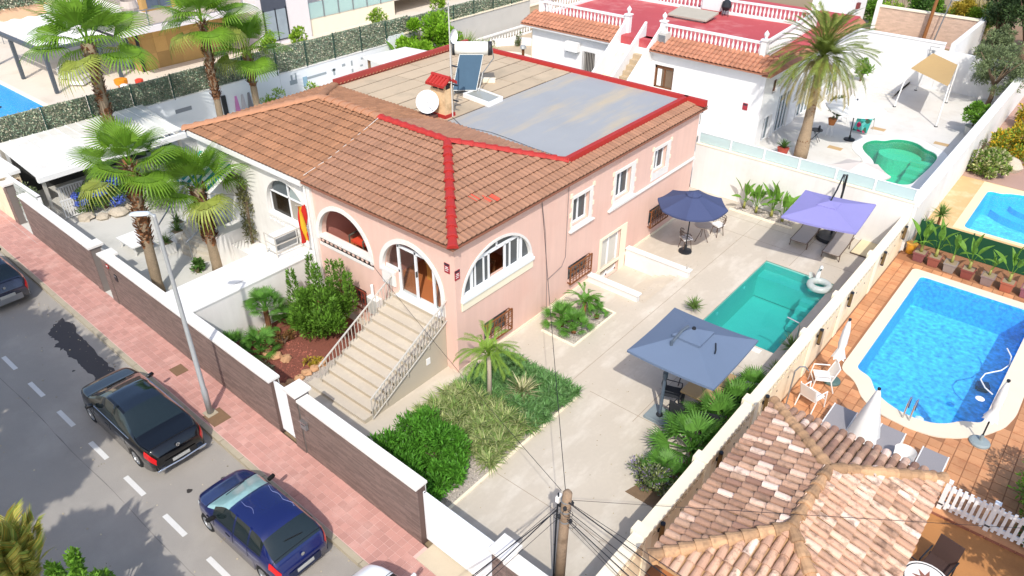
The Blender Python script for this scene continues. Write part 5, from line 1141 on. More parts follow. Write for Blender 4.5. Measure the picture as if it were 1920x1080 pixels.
etm = proto(MB().loft([[(.12*math.cos(math.pi*k/5), t_, .075*math.sin(math.pi*k/5)+z_) for k in range(6)] for t_, z_ in ((-.2, .035), (.22, 0))]), 'eave_tile', cot)
te = math.atan(.36); 
for x0, x1 in ((W0-.35, -9.4), (-7.15, W1+.32)):
    MB().hexa([(x0, WF-.4, WZ+.08), (x1, WF-.4, WZ+.08), (x0, WF+.95, WZ+.08), (x1, WF+.95, WZ+.08), (x0, WF-.4, WZ+.12), (x1, WF-.4, WZ+.12), (x0, WF+.95, WZ+.6), (x1, WF+.95, WZ+.6)]).build('eave_bed', cot, w2)
    n = int((x1-x0)/.25)
    for i in range(n):
        for j in range(4): inst(etm, 'eave_tile', w2, (x0+.125+.25*i, WF-.22+.33*j, WZ+.2+.119*j), (te, 0, rng.gauss(0, .01)))
MB().hexa([(W1-.1, WF-.4, WZ+.02), (W1+.35, WF-.4, WZ+.02), (W1-.1, WB, WZ+.02), (W1+.35, WB, WZ+.02), (W1-.1, WF-.4, WZ+.4), (W1+.35, WF-.4, WZ+.12), (W1-.1, WB, WZ+.4), (W1+.35, WB, WZ+.12)]).build('eave_bed', cot, w2)
# balustrades of the terrace
balm = proto(MB().lathe([(.05, 0), (.05, .06), (.035, .1), (.075, .28), (.04, .44), (.035, .5), (.05, .54), (.05, .6)], (0, 0, 0), 8), 'baluster', whitep, True)
TZ2 = WZ+.42
def balus(p, q, par, step=.235, z=TZ2):
    p, q = Vector((*p, z)), Vector((*q, z)); d = q-p; L_ = d.length; dn = d.normalized(); n_ = Vector((-dn.y, dn.x, 0))*.09
    for a, b in ((0, .14), (.74, .84)): MB().hexa([p-n_+Vector((0, 0, a)), q-n_+Vector((0, 0, a)), p+n_+Vector((0, 0, a)), q+n_+Vector((0, 0, a)), p-n_+Vector((0, 0, b)), q-n_+Vector((0, 0, b)), p+n_+Vector((0, 0, b)), q+n_+Vector((0, 0, b))]).build('balustrade_rail', whitep, par)
    n = int(L_/step)
    for k in range(n): inst(balm, 'baluster', par, p+dn*(L_*(k+.5)/n)+Vector((0, 0, .14)))
def bpost(x, y, par, z=TZ2, ball=True):
    MB().box(x-.14, y-.14, z-.05, x+.14, y+.14, z+.92).box(x-.19, y-.19, z+.92, x+.19, y+.19, z+.99).build('balustrade_post', whitep, par)
    if ball: MB().lathe([(.05, 0), (.09, .04), (.06, .09), (.13, .2), (.12, .28), (.05, .36), (.01, .42)], (x, y, z+.99), 10).build('post_finial', whitep, par, True)
BF = WF+.95
balus((W0+.2, BF), (-9.5, BF), w2); balus((-7.05, BF), (-1.6, BF), w2); balus((-1.5, BF+.1), (-2.0, 31.5), w2, .26); balus((-10.2, 31.0), (-8.6, 31.1), w2); balus((-7.4, 31.2), (-2.1, 31.6), w2); balus((W0+.2, BF), (W0+.2, 31), w2, .26); balus((W0+.3, 31), (-10.2, 31), w2)
for x, y, b_ in ((-9.35, BF, 1), (-7.15, BF, 1), (-1.5, BF, 1), (W0+.2, BF, 1), (-2.0, 31.6, 1)): bpost(x, y, w2, ball=b_)
MB().box(-8.6, 30.9, TZ2, -7.4, 31.9, TZ2+1.4).build('stair_head', gw, w2); MB().box(-8.63, 30.87, TZ2, -7.37, 31.93, TZ2+.15).build('skirting', redp, w2)
# outside stair: treads between sloping walls
stn = mat('stair_stone', 'b3a084', .85, .15, 3, .15, 30)
n = 18; ys, ye = 18.3, BF
for k in range(n):
    y = ys+(ye-ys)*k/n; MB().box(-8.15, y, 0 if k < 3 else .22*k*TZ2/4.0-.3, -7.25, y+(ye-ys)/n+.05, TZ2*(k+1)/n).build('stair_step', stn, w2)
def swall(x, w_, z0, h_, m=gw, lo=0.):
    zz = lambda y: TZ2*(y-ys)/(ye-ys)
    MB().hexa([(x, ys-.2, lo), (x+w_, ys-.2, lo), (x, ye, max(zz(ye)-z0, 0)), (x+w_, ye, max(zz(ye)-z0, 0)), (x, ys-.2, zz(ys)+h_), (x+w_, ys-.2, zz(ys)+h_), (x, ye, zz(ye)+h_), (x+w_, ye, zz(ye)+h_)]).build('stair_wall', m, w2)
swall(-9.45, .14, 5, .85); swall(-8.3, .14, 5, .75); swall(-7.25, .14, 5, .85)
MB().hexa([(-9.3, ys, -.1), (-8.31, ys, -.1), (-9.3, ye, TZ2-.4), (-8.31, ye, TZ2-.4), (-9.3, ys, .0), (-8.31, ys, .0), (-9.3, ye, TZ2-.1), (-8.31, ye, TZ2-.1)]).build('stair_ramp', cream, w2)
for k in range(9):
    y = ys+.35+k*.5; z = TZ2*(y-ys)/(ye-ys)+.12
    MB().wall([(.2*math.cos(a), .15*math.sin(a)) for a in [2*math.pi*i/10 for i in range(10)]], [[(.12*math.cos(a), .08*math.sin(a)) for a in [-2*math.pi*i/8 for i in range(8)]]], (-8.34, y, z+.1), (0, 1, 0), (0, 0, 1), .06).build('pierced_ring', creamtrim, w2)
MB().box(-9.0, 23.2, 2.7, -8.6, 23.5, 3.1).build('planter_tile', cot, w2)
t = thing('air_conditioner', 'white air conditioner unit on brackets on the cream wall beside the barred window', 'air conditioner', (-12.1, 22.6, 3)); MB().box(-12.6, 22.45, 2.88, -11.75, 22.76, 3.4).build('body', whitep, t)
MB().lathe([(.2, 0), (.2, .02)], (0, 0, 0), 16).build('fan_guard', greyy, t).matrix_world = Matrix.Translation((.0-.3, -.17, .15)) @ Matrix.Rotation(math.pi/2, 4, 'X')
for x in (-12.5, -11.85): MB().box(x, 22.45, 2.82, x+.04, 22.79, 2.87).build('bracket', metalg, t)
t = thing('air_conditioner', 'grey air conditioner tucked behind the stair wall by the balustrade corner', 'air conditioner', (-7.6, 23.5, TZ2)); MB().box(-7.05, 23.1, TZ2-.2, -6.6, 23.6, TZ2+.5).build('body', greyy, t); MB().box(-7.02, 23.08, TZ2-.1, -6.63, 23.1, TZ2+.4).build('grille', metalg, t)
t = thing('skylight', 'pale raised skylight slab on the red terrace', 'skylight', (-8.3, 28.4, TZ2)); MB().hexa([(-9.4, 28.2, TZ2+.12), (-6.9, 28.2, TZ2+.12), (-9.4, 29.7, TZ2+.3), (-6.9, 29.7, TZ2+.3), (-9.4, 28.2, TZ2+.2), (-6.9, 28.2, TZ2+.2), (-9.4, 29.7, TZ2+.4), (-6.9, 29.7, TZ2+.4)]).build('slab', mat('slab_grey', 'a8a193', .85, .1, 2), t); MB().box(-9.1, 28.4, TZ2, -7.2, 29.5, TZ2+.14).build('kerb', greyy, t)
t = thing('barbecue', 'black covered barbecue by the back balustrade of the red terrace', 'barbecue', (-7.1, 30.6, TZ2)); MB().lathe([(.2, .35), (.3, .55), (.25, .8), (.08, .95)], (-6.95, 30.7, TZ2), 12).build('lid', dark, t); [MB().bar((-6.95+.2*math.cos(a), 30.7+.2*math.sin(a), TZ2), (-6.95+.15*math.cos(a), 30.7+.15*math.sin(a), TZ2+.4), .02, 5).build('leg', dark, t) for a in (0, 2.1, 4.2)]
t = thing('alarm_plaque', 'small red alarm plaque on the white facade near its corner', 'plaque', (-1.5, 22.77, 2.1)); MB().box(-1.68, 22.77, 1.85, -1.42, 22.8, 2.2).build('plate', MATS['plaque_red'], t); MB().box(-1.65, 22.765, 2.08, -1.45, 22.77, 2.17).build('header', MATS['plaque_dark'], t)
t = thing('whirligig', 'thin dark weather vane standing in front of the white facade', 'weather vane', (-3.2, 20, 0)); MB().bar((-3.4, 21.8, 0), (-3.4, 21.8, 2.1), .015, 5).build('pole', dark, t); MB().box(-3.52, 21.78, 1.55, -3.3, 21.82, 1.68).build('vane', dark, t)
# patio of the white house
patm = mat('white_patio', 'cfccc6', .8, .06, .7, .05, 15, dirt='bdb7ac', dscale=.8, damt=.5)
sheet('white_patio', rect(-9, 16.9, 7.96, 46), [grow(P3, .02)], -.006, patm)
greenw = mat('green_mosaic', '2a9a78', .35, .1, 5, .3, 16); waterG = glass('green_water', (.5, .95, .83), .0, .03, .06, .4, 4.)
CP3 = soften([(3.1, 26.0), (2.85, 27.2), (3.0, 28.5), (3.7, 28.75), (4.1, 29.4), (5.0, 29.75), (5.8, 29.5), (6.4, 28.95), (6.95, 28.7), (7.25, 28.0), (7.3, 26.5), (7.15, 22.7), (4.6, 22.7), (4.2, 24.9)], .4, 3)
pool('green_pool', P3, 1.3, -.1, greenw, mat('green_floor', '5fcaa8', .35, .1, 1.2, .25, 10), waterG, whitep, CP3, .02)
MB().prism([(5.05+1.05*math.cos(a), 28.1+.85*math.sin(a)) for a in [2*math.pi*i/20 for i in range(20)]], -1.3, -.5).build('green_pool_bench', MATS['green_floor'])['kind'] = 'structure'
for k in range(4): MB().box(5.8, 27.7-.55*k-.5, -1.3, 6.8, 27.7-.55*k, -.35-.2*k).build('green_pool_step', mat('green_step', '5cc4a0', .4, .08), )['kind'] = 'structure'
jt = mat('ochre_tile', 'b89a70', .8, .1, 3)
for (x, y) in ((2.45, 25.6), (3.3, 29.8), (6.5, 29.75)): MB().box(x-.35, y-.2, -.01, x+.35, y+.2, .004).build('ochre_inlay', jt)['kind'] = 'structure'
def open_parasol(label, x, y, cx, cy, r_, z, h, m, pm, n=8):
    t = thing('open_parasol', label, 'parasol', (x, y, 0)); cs = [(cx+r_*math.cos(2*math.pi*k/n+.2), cy+r_*math.sin(2*math.pi*k/n+.2), z) for k in range(n)]; canopy(t, cs, (cx, cy, z+h), m, .04); ribs(t, cs, (cx, cy, z+h), pm)
    MB().bar((x, y, .04), (cx, cy, z+h), .028, 7).build('pole', pm, t); MB().lathe([(.28, 0), (.28, .05), (.06, .09), (.05, .25)], (x, y, 0), 16).build('base', dark, t); MB().lathe([(.05, 0), (.02, .08)], (cx, cy, z+h), 8).build('finial', pm, t)
open_parasol('white parasol on a black pole beside the hanging flowered towel', 2.62, 27.19, 2.75, 26.3, 1.45, 2.05, .35, whitec, dark)
open_parasol('pale beige parasol overlapping the frosted glass panels by the green pool', 5.3, 19.35, 5.35, 19.3, 1.25, 1.75, .4, beigec, metalw, 6)
open_parasol('white parasol in the corner between the white facade and the glass panels', -.5, 20.6, -1.9, 20.9, 1.3, 1.25, .3, whitec, metalw)
t = thing('towel_rack', 'flowered beach towel hanging on a rack beside the white parasol', 'towel', (2.7, 28.5, 0))
tw = bpy.data.materials.new('flower_towel'); tw.use_nodes = True; N_ = tw.node_tree.nodes; v_ = N_.new('ShaderNodeTexVoronoi'); v_.inputs['Scale'].default_value = 5; g_ = N_.new('ShaderNodeNewGeometry'); r_ = N_.new('ShaderNodeValToRGB'); r_.color_ramp.interpolation = 'CONSTANT'
for i, (p_, c_) in enumerate(((0, '1f6a62'), (.3, '2f8f86'), (.5, 'a3284f'), (.62, '274f3c'), (.75, 'c7b23a'), (.85, '57a8a0'))):
    e_ = r_.color_ramp.elements[i] if i < 2 else r_.color_ramp.elements.new(p_); e_.position = p_; e_.color = (*rgb(c_), 1)
sx_ = N_.new('ShaderNodeSeparateColor'); L_ = tw.node_tree.links; L_.new(g_.outputs['Position'], v_.inputs['Vector']); L_.new(v_.outputs['Color'], sx_.inputs[0]); L_.new(sx_.outputs[0], r_.inputs[0]); L_.new(r_.outputs[0], N_['Principled BSDF'].inputs[0]); N_['Principled BSDF'].inputs['Roughness'].default_value = .9
MB().loft([[(2.35+.75*k/6, 28.35+.75*f+.02*math.sin(k), .12+1.0*f) for k in range(7)] for f in (0, .33, .66, 1)]).loft([[(2.35+.75*k/6, 29.1+.1, 1.12-.5*f) for k in range(7)] for f in (0, 1)]).build('towel', tw, t)
for x in (2.35, 3.1): MB().tube([(x, 28.4, 0), (x, 29.12, 1.14), (x, 29.5, 0)], .018, 5).build('rack_frame', metalw, t)
t = thing('bistro_table', 'small black folding table beside the date palm trunk', 'table', (1.3, 25.77, 0)); MB().lathe([(.3, 0), (.3, .03)], (1.3, 25.77, .62), 18).build('tabletop', dark, t)
for s in (-1, 1): MB().bar((1.3-s*.22, 25.7, 0), (1.3+s*.2, 25.8, .62), .015, 5).bar((1.3-s*.22, 25.95, 0), (1.3+s*.2, 25.85, .62), .015, 5).build('leg', dark, t)
tag(MB().lathe([(.05, 0), (.06, .15), (.03, .22)], (1.38, 25.85, .65), 10).build('bottle', dark), 'dark bottle standing on the small black folding table', 'bottle')
t = thing('plant_stand', 'white stool carrying a terracotta pot near the glass doors', 'stool', (1.6, 27, 0)); MB().lathe([(.18, 0), (.18, .03)], (1.6, 27.0, .6), 12).build('seat', whitep, t); [MB().bar((1.6+.14*math.cos(a), 27+.14*math.sin(a), .6), (1.6+.17*math.cos(a), 27+.17*math.sin(a), 0), .013, 5).build('leg', whitep, t) for a in (.8, 2.4, 3.9, 5.5)]
ac_ = armchair('white metal garden armchair on the patio behind the white parasol', None, whitep); ac_.location = (1.3, 29.3, 0); ac_.rotation_euler = (0, 0, 2.4)
# shade sail and back walls
t = thing('shade_sail', 'sand coloured shade sail stretched between thin posts over the white patio', 'shade sail', (4.2, 35, 0)); sc_ = [(3.1, 34.2), (3.25, 38.1), (4.95, 36.7), (5.55, 32.3)]
rows = []
for i in range(9):
    row = []
    for j in range(9):
        u, v = i/8, j/8; a, b, c, d = [Vector((*p, z)) for p, z in zip(sc_, (2.25, 2.3, 2.25, 2.2))]; p = (a*(1-u)+b*u)*(1-v)+(d*(1-u)+c*u)*v; p.z -= .12*16*u*(1-u)*v*(1-v); row.append(p)
    rows.append(row)
MB().loft(rows).build('cloth', mat('sand_canvas', 'b99a68', .9, .05, 2, trans=.1), t, True)
for x, y, x2, y2 in ((2.86, 34.04, 3.05, 34.15), (2.95, 37.98, 3.2, 38.05), (5.0, 36.75, 4.98, 36.72), (5.6, 32.2, 5.57, 32.3)): MB().bar((x, y, 0), (x2, y2, 2.3), .04, 7).build('post', whitep, t); MB().lathe([(.09, 0), (.09, .03)], (x, y, 0), 10).build('foot', dark, t)
t = thing('garden_wall', 'high white garden wall behind the shade sail', 'wall', (1.5, 39, 0)); MB().box(-3.5, 39, -.1, 3.6, 39.25, 2.68).build('wall', gw, t); MB().box(-3.5, 38.96, 2.68, 3.62, 39.3, 2.75).build('coping', gw, t); MB().box(3.61, 39.02, -.1, 8, 39.24, 2.3).build('low_wall', gw, t)
t = thing('wall_lantern', 'small lantern and bracket on the white wall behind the shade sail', 'lantern', (3.1, 38.8, 2.3)); MB().tube([(2.9, 38.95, 1.9), (2.9, 38.8, 2.5), (3.4, 38.8, 2.5)], .02, 5).build('bracket', metalg, t); MB().box(3.05, 38.7, 2.0, 3.2, 38.85, 2.3).build('lamp', metalg, t)
for k in range(4): MB().box(.2, 35.2+.35*k, -.02, 2.3, 39, .03+.07*k).build('patio_step', patm)['kind'] = 'structure'
bkw = mat('rose_brick', 'c9ad98', .85, .1, 2, .12, 40, .4, 50, rnd=.1); t = thing('brick_wall', 'long pale rose brick wall across the lane behind the white house', 'wall', (0, 50, 0)); MB().box(-3.5, 50, -.2, 3.35, 50.3, 1.98).build('core', grout, t); cb = MB()
for j in range(22):
    x = -3.5-(.2 if j % 2 else 0)
    while x < 3.3: cb.box(max(x, -3.5), 49.985-rng.random()*.006, .09*j, min(x+.39, 3.35), 50.02, .09*j+.082); x += .4
cb.build('bricks', bkw, t, kind='stuff'); MB().box(-3.6, 49.92, 1.98, 3.4, 50.36, 2.08).build('coping', creamtrim, t); MB().box(3.35, 49.9, -.2, 3.75, 50.4, 2.2).build('end_pier', gw, t); MB().box(-3.7, 49.8, -.2, -3.45, 50.3, 2.4).build('end_pier', gw, t)
t = thing('garden_wall', 'white wall running back beside the pines from the brick wall', 'wall', (4, 55, 0)); MB().box(3.4, 42, -.2, 3.7, 49.9, 2.1).build('wall', gw, t)
t = thing('garden_wall', 'white house gable strip with a red lantern at the edge of the brick wall', 'wall', (-4.5, 47, 0)); MB().box(-6.5, 44.0, -.1, -4.2, 49, 3.2).build('wall', gw, t)
for z in (.9, 2.3): MB().box(-4.2, 46.5, z, -4.0, 46.9, z+.4).build('red_box', mat('maroon', '6d3030', .6), t)
t = thing('utility_pole', 'slanting brown timber pole in front of the pale brick wall', 'utility pole', (.2, 49.6, 0)); MB().bar((.2, 49.5, 0), (.5, 49.5, 6.5), .13, 10, .1).build('post', mat('pole_wood', '8a5a32', .8, .15, 4), t); MB().box(.1, 49.4, 5.8, .9, 49.6, 5.9).build('crossarm', wood, t)
t = thing('street_lamp', 'slim grey lamp post in front of the pale brick wall', 'street lamp', (.9, 49.4, 0)); MB().bar((.9, 49.4, 0), (1.3, 49.4, 3.3), .05, 8, .04).build('post', metalg, t); MB().box(1.05, 49.2, 3.25, 1.75, 49.6, 3.38).build('lamp_head', galv, t)
# ------------------------------------------------------------ garden of the white twin, fence and houses beyond
sheet('white_yard', rect(-24, -4.95, -6.62, 15), [], -.004, greyy); sheet('side_garden', rect(-24, 15.02, -15.6, 46), [grow(P6, .02)], -.006, mat('sandy_paving', 'b8a78f', .85, .1, .8, .08, 20, dirt='a8977d', dscale=.8, damt=.5)); sheet('side_strip', rect(-15.58, 15.02, -9.02, 22.8), [], -.006, greyy)
t = thing('raised_block', 'tall white block wall with a broad flat top between the two front gardens', 'wall', (-7.4, -2.5, 0)); MB().box(-8.2, -4.85, -.1, -6.65, -.03, 1.78).build('body', white, t); MB().box(-8.24, -4.88, 1.78, -6.62, -.03, 1.83).build('coping', whitep, t)
MB().box(-7.0, -4.5, 1.83, -6.97, -.1, 1.837).build('joint', greyy, t)
t = thing('air_conditioner', 'long white air conditioner caged in pipes on top of the tall white block wall', 'air conditioner', (-7.5, -.5, 1.83)); MB().box(-7.85, -1.0, 1.9, -7.5, -.1, 2.5).build('body', whitep, t); MB().box(-7.5, -.95, 1.98, -7.48, -.15, 2.42).build('grille', mat('ac_grille', '77797a', .6), t)
for z in (2.0, 2.3, 2.6): MB().tube([(-7.9, -1.1, z), (-7.3, -1.1, z), (-7.25, -.1, z)], .022, 6).build('guard_rail', metalw, t)
for p in ((-7.9, -1.1), (-7.3, -1.1), (-7.25, -.12)): MB().bar((*p, 1.83), (*p, 2.62), .022, 6).build('guard_post', metalw, t)
# flag
t = thing('flag', 'red and yellow flag hanging folded on a pole against the white pilaster', 'flag', (-6.7, -.2, 2.5)); fr = mat('flag_red', 'c22a22', .8, .05); fy = mat('flag_yellow', 'e0b02c', .8, .05)
def strip(u0, u1): return [[(-6.62+.16*math.sin(z*5+u*9)*.4-.02*u, -.22-.26*u+.05*math.sin(u*14+z*3), 3.75-z) for u in np.linspace(u0, u1, 7)] for z in np.linspace(.0, 1.35, 9)]
MB().loft(strip(0, .27)).loft(strip(.73, 1)).build('red_band', fr, t, True); MB().loft(strip(.27, .73)).build('yellow_band', fy, t, True); MB().bar((-6.6, -.05, 3.6), (-6.6, -.55, 3.85), .015, 6).build('pole', metalw, t)
# awning
t = thing('awning', 'green and white striped awning over the white house entrance', 'awning', (-12.2, -.4, 3)); ga = mat('awning_green', '2a8a80', .8, .05)
for k in range(12):
    x = -13.2+.19*k; MB().hexa([(x, .02, 3.75), (x+.19, .02, 3.75), (x, -1.15, 3.1), (x+.19, -1.15, 3.1), (x, .02, 3.77), (x+.19, .02, 3.77), (x, -1.15, 3.12), (x+.19, -1.15, 3.12)]).hexa([(x, -1.15, 2.92), (x+.19, -1.15, 2.92), (x, -1.14, 2.92), (x+.19, -1.14, 2.92), (x, -1.15, 3.11), (x+.19, -1.15, 3.11), (x, -1.14, 3.11), (x+.19, -1.14, 3.11)]).build('stripe', ga if k % 2 == 0 else whitec, t)
MB().bar((-13.2, -1.15, 3.1), (-10.92, -1.15, 3.1), .025, 6).build('front_bar', metalw, t)
for x in (-13.1, -11.0): MB().tube([(x, -.0, 2.6), (x, -1.1, 3.08)], .018, 5).build('arm', metalw, t)
# curved steps and rails of the white twin
t = thing('entrance_steps', 'pale stone steps rising to the white house entrance behind the palms', 'steps', (-12.4, -.2, 0)); stw = mat('pale_stone_step', 'bdb5a5', .8, .1, 2, .1)
for k in range(7): MB().prism([(-14.2, .0), (-14.2, -1.2+.12*k), (-13.2, -1.65+.18*k), (-12.2, -1.5+.2*k), (-11.6, -1.0+.14*k), (-11.6, .0)], .16*k, .16*(k+1)).build('step', stw, t)
MB().box(-11.58, -1.3, 0, -10.9, .0, 1.4).build('side_block', white, t); MB().box(-10.88, -.8, 0, -8.22, .0, .9).build('side_block', white, t)
for nm, a, b in (('grey metal handrail climbing the curved white steps nearer the street lamp', (-14.3, -1.9), (-14.9, -.1)), ('grey metal handrail climbing the curved white steps nearer the air conditioner', (-12.4, -1.75), (-11.9, -.1))):
    t = thing('handrail', nm, 'railing', (*a, 0), 'handrails of the white house steps'); MB().tube([(*a, .85), (*b, 1.95)], .03, 7).build('rail', metalg, t)
    for f in (.05, .5, .95): x, y = a[0]+(b[0]-a[0])*f, a[1]+(b[1]-a[1])*f; MB().bar((x, y, .0), (x, y, .85+1.1*f), .022, 6).build('post', metalg, t)
WPOTS = []
for k, (x, y, l) in enumerate(((-13.75, -1.9, 'square white planter by the foot of the street-side handrail'), (-14.3, -1.15, 'square white planter with spiky plants behind another white planter'), (-14.95, -.75, 'square white planter farthest from the street lamp'))):
    t = thing('planter', l, 'planter', (x, y, 0), 'square white planters'); MB().box(x-.22, y-.22, 0, x+.22, y+.22, .42).build('pot', whitep, t); MB().box(x-.19, y-.19, .42, x+.19, y+.19, .425).build('soil', soil, t); WPOTS.append((x, y))
# carport, shed, trellis, slatted screens
t = thing('carport', 'white corrugated carport roof beside the tall leaning palm', 'carport', (-20.8, -.5, 0)); ct = mat('white_sheeting', 'd6d5d0', .5, .06, .8, .03, dirt='c2b7a6', dscale=.7, damt=.45)
MB().hexa([(-23.7, -3.7, 2.32), (-19.2, -3.9, 2.2), (-23.7, 2.9, 2.32), (-19.6, 2.5, 2.2), (-23.7, -3.7, 2.37), (-19.2, -3.9, 2.25), (-23.7, 2.9, 2.37), (-19.6, 2.5, 2.25)]).build('roof_sheet', ct, t)
cr_ = MB()
for k in range(14): y = -3.6+.47*k; cr_.hexa([(-23.7, y, 2.37), (-19.25, y, 2.25), (-23.7, y+.06, 2.37), (-19.25, y+.06, 2.25), (-23.7, y+.02, 2.4), (-19.25, y+.02, 2.28), (-23.7, y+.04, 2.4), (-19.25, y+.04, 2.28)])
cr_.build('sheet_ribs', ct, t); MB().box(-19.3, -3.9, 2.0, -19.1, 2.5, 2.22).build('fascia', whitep, t); MB().box(-23.6, -3.5, -.02, -19.5, 2.4, .0).build('floor', greyy, t)
for x, y in ((-19.3, -3.7), (-19.5, 2.3), (-23.5, -3.6), (-23.5, 2.7)): MB().box(x-.06, y-.06, 0, x+.06, y+.06, 2.2).build('post', metalw, t)
MB().box(-23.5, -3.4, 0, -23.3, 2.3, 2.1).build('back_panel', mat('shade_panel', '3d3d3d', .9), t)
t = thing('shed', 'small white flat-roofed shed at the corner of the far brown wall', 'shed', (-22, -4.2, 0)); MB().box(-24.0, -4.7, 0, -21.0, -3.95, 1.95).build('walls', cream, t); MB().box(-24.1, -4.8, 1.95, -20.9, -3.9, 2.1).build('roof', whitep, t); MB().box(-20.99, -4.6, .1, -20.96, -4.05, 1.7).build('door', wood, t)
t = thing('trellis', 'pale lattice trellis covered with bare vines behind the street wall', 'trellis', (-19.5, -4.4, 0)); lt = MB(); lm = mat('pale_lattice', 'c3c8c4', .7, .08)
for k in range(22): x = -20.9+.12*k; lt.bar((x, -4.45, .1), (x+.5, -4.4, 2.0), .012, 4).bar((x+.5, -4.47, .1), (x, -4.42, 2.0), .012, 4)
lt.build('lattice', lm, t, kind='stuff'); MB().box(-21.0, -4.5, 0, -20.94, -4.38, 2.05).box(-17.9, -4.5, 0, -17.84, -4.38, 2.05).box(-21, -4.5, 2.0, -17.84, -4.38, 2.06).build('frame', whitep, t)
slm = proto(MB().box(-.03, -.01, 0, .03, .01, .8), 'slat', whitep)
for nm, x, y0, n, h in (('low white slatted screen in front of the blue flowers', -19.5, -3.25, 8, 1), ('white slatted screen behind the blue flowers beside the carport opening', -20.6, -2.9, 10, 1.15)):
    t = thing('slatted_screen', nm, 'screen', (x, y0, 0)); [inst(slm, 'slat', t, (x, y0+.11*k, .05), (0, 0, math.pi/2), (1, 1, h)) for k in range(n)]
    MB().box(x-.02, y0-.06, .05, x+.02, y0+.11*n, .1).box(x-.02, y0-.06, .8*h, x+.02, y0+.11*n, .8*h+.06).build('frame', whitep, t)
t = thing('lounge_table', 'low white garden table standing on the pale yard between the palms', 'table', (-14.8, -2.6, 0)); MB().box(-15.6, -3.0, .38, -14.3, -2.2, .43).build('tabletop', whitep, t)
for x in (-15.5, -14.4):
    for y in (-2.9, -2.3): MB().box(x-.03, y-.03, 0, x+.03, y+.03, .38).build('leg', whitep, t)
rockm = mat('pale_rock', 'b5aa98', .9, .2, 3, .15, 20, .6, 10)
for k, (x, y, s) in enumerate(((-18.9, -2.7, .35), (-18.45, -2.2, .3), (-18.3, -1.6, .4), (-18.5, -1.0, .3))):
    mb = MB(); mb.lathe([(s*.8, 0), (s, s*.25), (s*.7, s*.6), (s*.2, s*.72)], (x, y, 0), 8); mb.v = [(a+rng.gauss(0, s*.1), b+rng.gauss(0, s*.1), c) for a, b, c in mb.v]
    tag(mb.build('rock', rockm), ['pale rock at the foot of the low slatted screen', 'pale rock at the edge of the blue flowers', 'largest pale rock under the blue flowers', 'pale rock behind the leaning palm trunk'][k], 'rock', 'rocks edging the blue flower bed')
# boundary wall with artificial hedge panels
white2 = mat('bluish_white_render', 'e6eaee', .8, .03, 1)
bwl = thing('boundary_wall', 'long white garden wall below the leafy screen panels', 'wall', (-24.1, 10, 0)); MB().box(-24.25, -4.6, -.1, -24.0, 11.0, 2.08).build('wall', white2, bwl); MB().box(-24.28, -4.6, 2.08, -23.97, 11.02, 2.13).build('coping', whitep, bwl); MB().box(-24.25, 11.02, -.1, -24.0, 19.3, 1.85).box(-24.25, 19.32, -.1, -24, 20.6, 2.3).build('wall', white2, bwl); MB().box(-24.28, 11.04, 1.85, -23.97, 19.3, 1.9).build('coping', whitep, bwl)
MB().box(-24.25, 20.62, -.1, -24.0, 33.6, 2.2).build('wall', mat('grey_render', 'c2bfb8', .85, .08, 1), bwl); MB().box(-24.3, 20.62, 2.2, -23.95, 33.6, 2.28).build('coping', creamtrim, bwl); MB().box(-24.25, 33.62, -.1, -24.0, 60, 1.7).build('wall', mat('tan_wall', 'b7a487', .85, .1, 1), bwl); MB().box(-24.3, 33.62, 1.7, -23.95, 60, 1.78).build('coping', creamtrim, bwl)
def np_leaves(P, D, N, L_, W_):
    P, D, N = map(np.asarray, (P, D, N)); D = D/np.linalg.norm(D, axis=1, keepdims=True); Sd = np.cross(D, N); Sd /= np.linalg.norm(Sd, axis=1, keepdims=True)+1e-9
    L_ = np.broadcast_to(L_, len(P))[:, None]; W_ = np.broadcast_to(W_, len(P))[:, None]; U = np.cross(Sd, D)
    m = P+D*L_*.5
    V = np.stack([P, m+Sd*W_*.5+U*W_*.12, P+D*L_, m-Sd*W_*.5+U*W_*.12], 1).reshape(-1, 3)
    return V, np.arange(len(P)*4).reshape(-1, 4)
hedgem = mat('hedge_leaf', '5c6a4a', .7, .2, 2, .0, rnd=.55, trans=.1, ramp=['7d8c72', '8f9a80', 'a5a68e', '748d7a', 'bdb8a4', '839a80', 'b0aa94', '708770'])
hedgeb = mat('hedge_backing', '7f8672', .9, .2, 20, .2)
hg = thing('hedge_screen', 'long screen of artificial leaf panels between green posts on the white wall', 'fence', (-24.1, 10, 2.0))
yb = -5.5
k = 0
while yb < 60:
    ln = 2.05; y0, y1 = yb, yb+ln; z0 = 2.1 if y0 < 10.6 else 1.88 if y0 < 19 else 2.2; z1 = 3.3+rng.uniform(-.04, .05)-(.15 if y0 > 20 else 0)
    bk = MB().box(-24.16, y0+.02, z0, -24.12, y1-.02, z1-.03).build('panel_backing', hedgeb, hg)
    n = 900; P_ = np.stack([nr.uniform(-24.12, -24.05, n), nr.uniform(y0, y1, n), nr.uniform(z0, z1, n)], 1); D_ = nr.normal(0, 1, (n, 3))+np.array((.8, 0, -.2)); N_ = nr.normal(0, 1, (n, 3))+np.array((1.5, 0, .8))
    V, F4 = np_leaves(P_, D_, N_, nr.uniform(.07, .13, n), .06); npmesh('leaf_panel', V, F4, hedgem, hg)
    MB().bar((-24.0, y0, z0-.05), (-24.0, y0, z1+.05), .035, 6).build('post', mat('dark_green_post', '27463c', .6), hg); yb += ln; k += 1
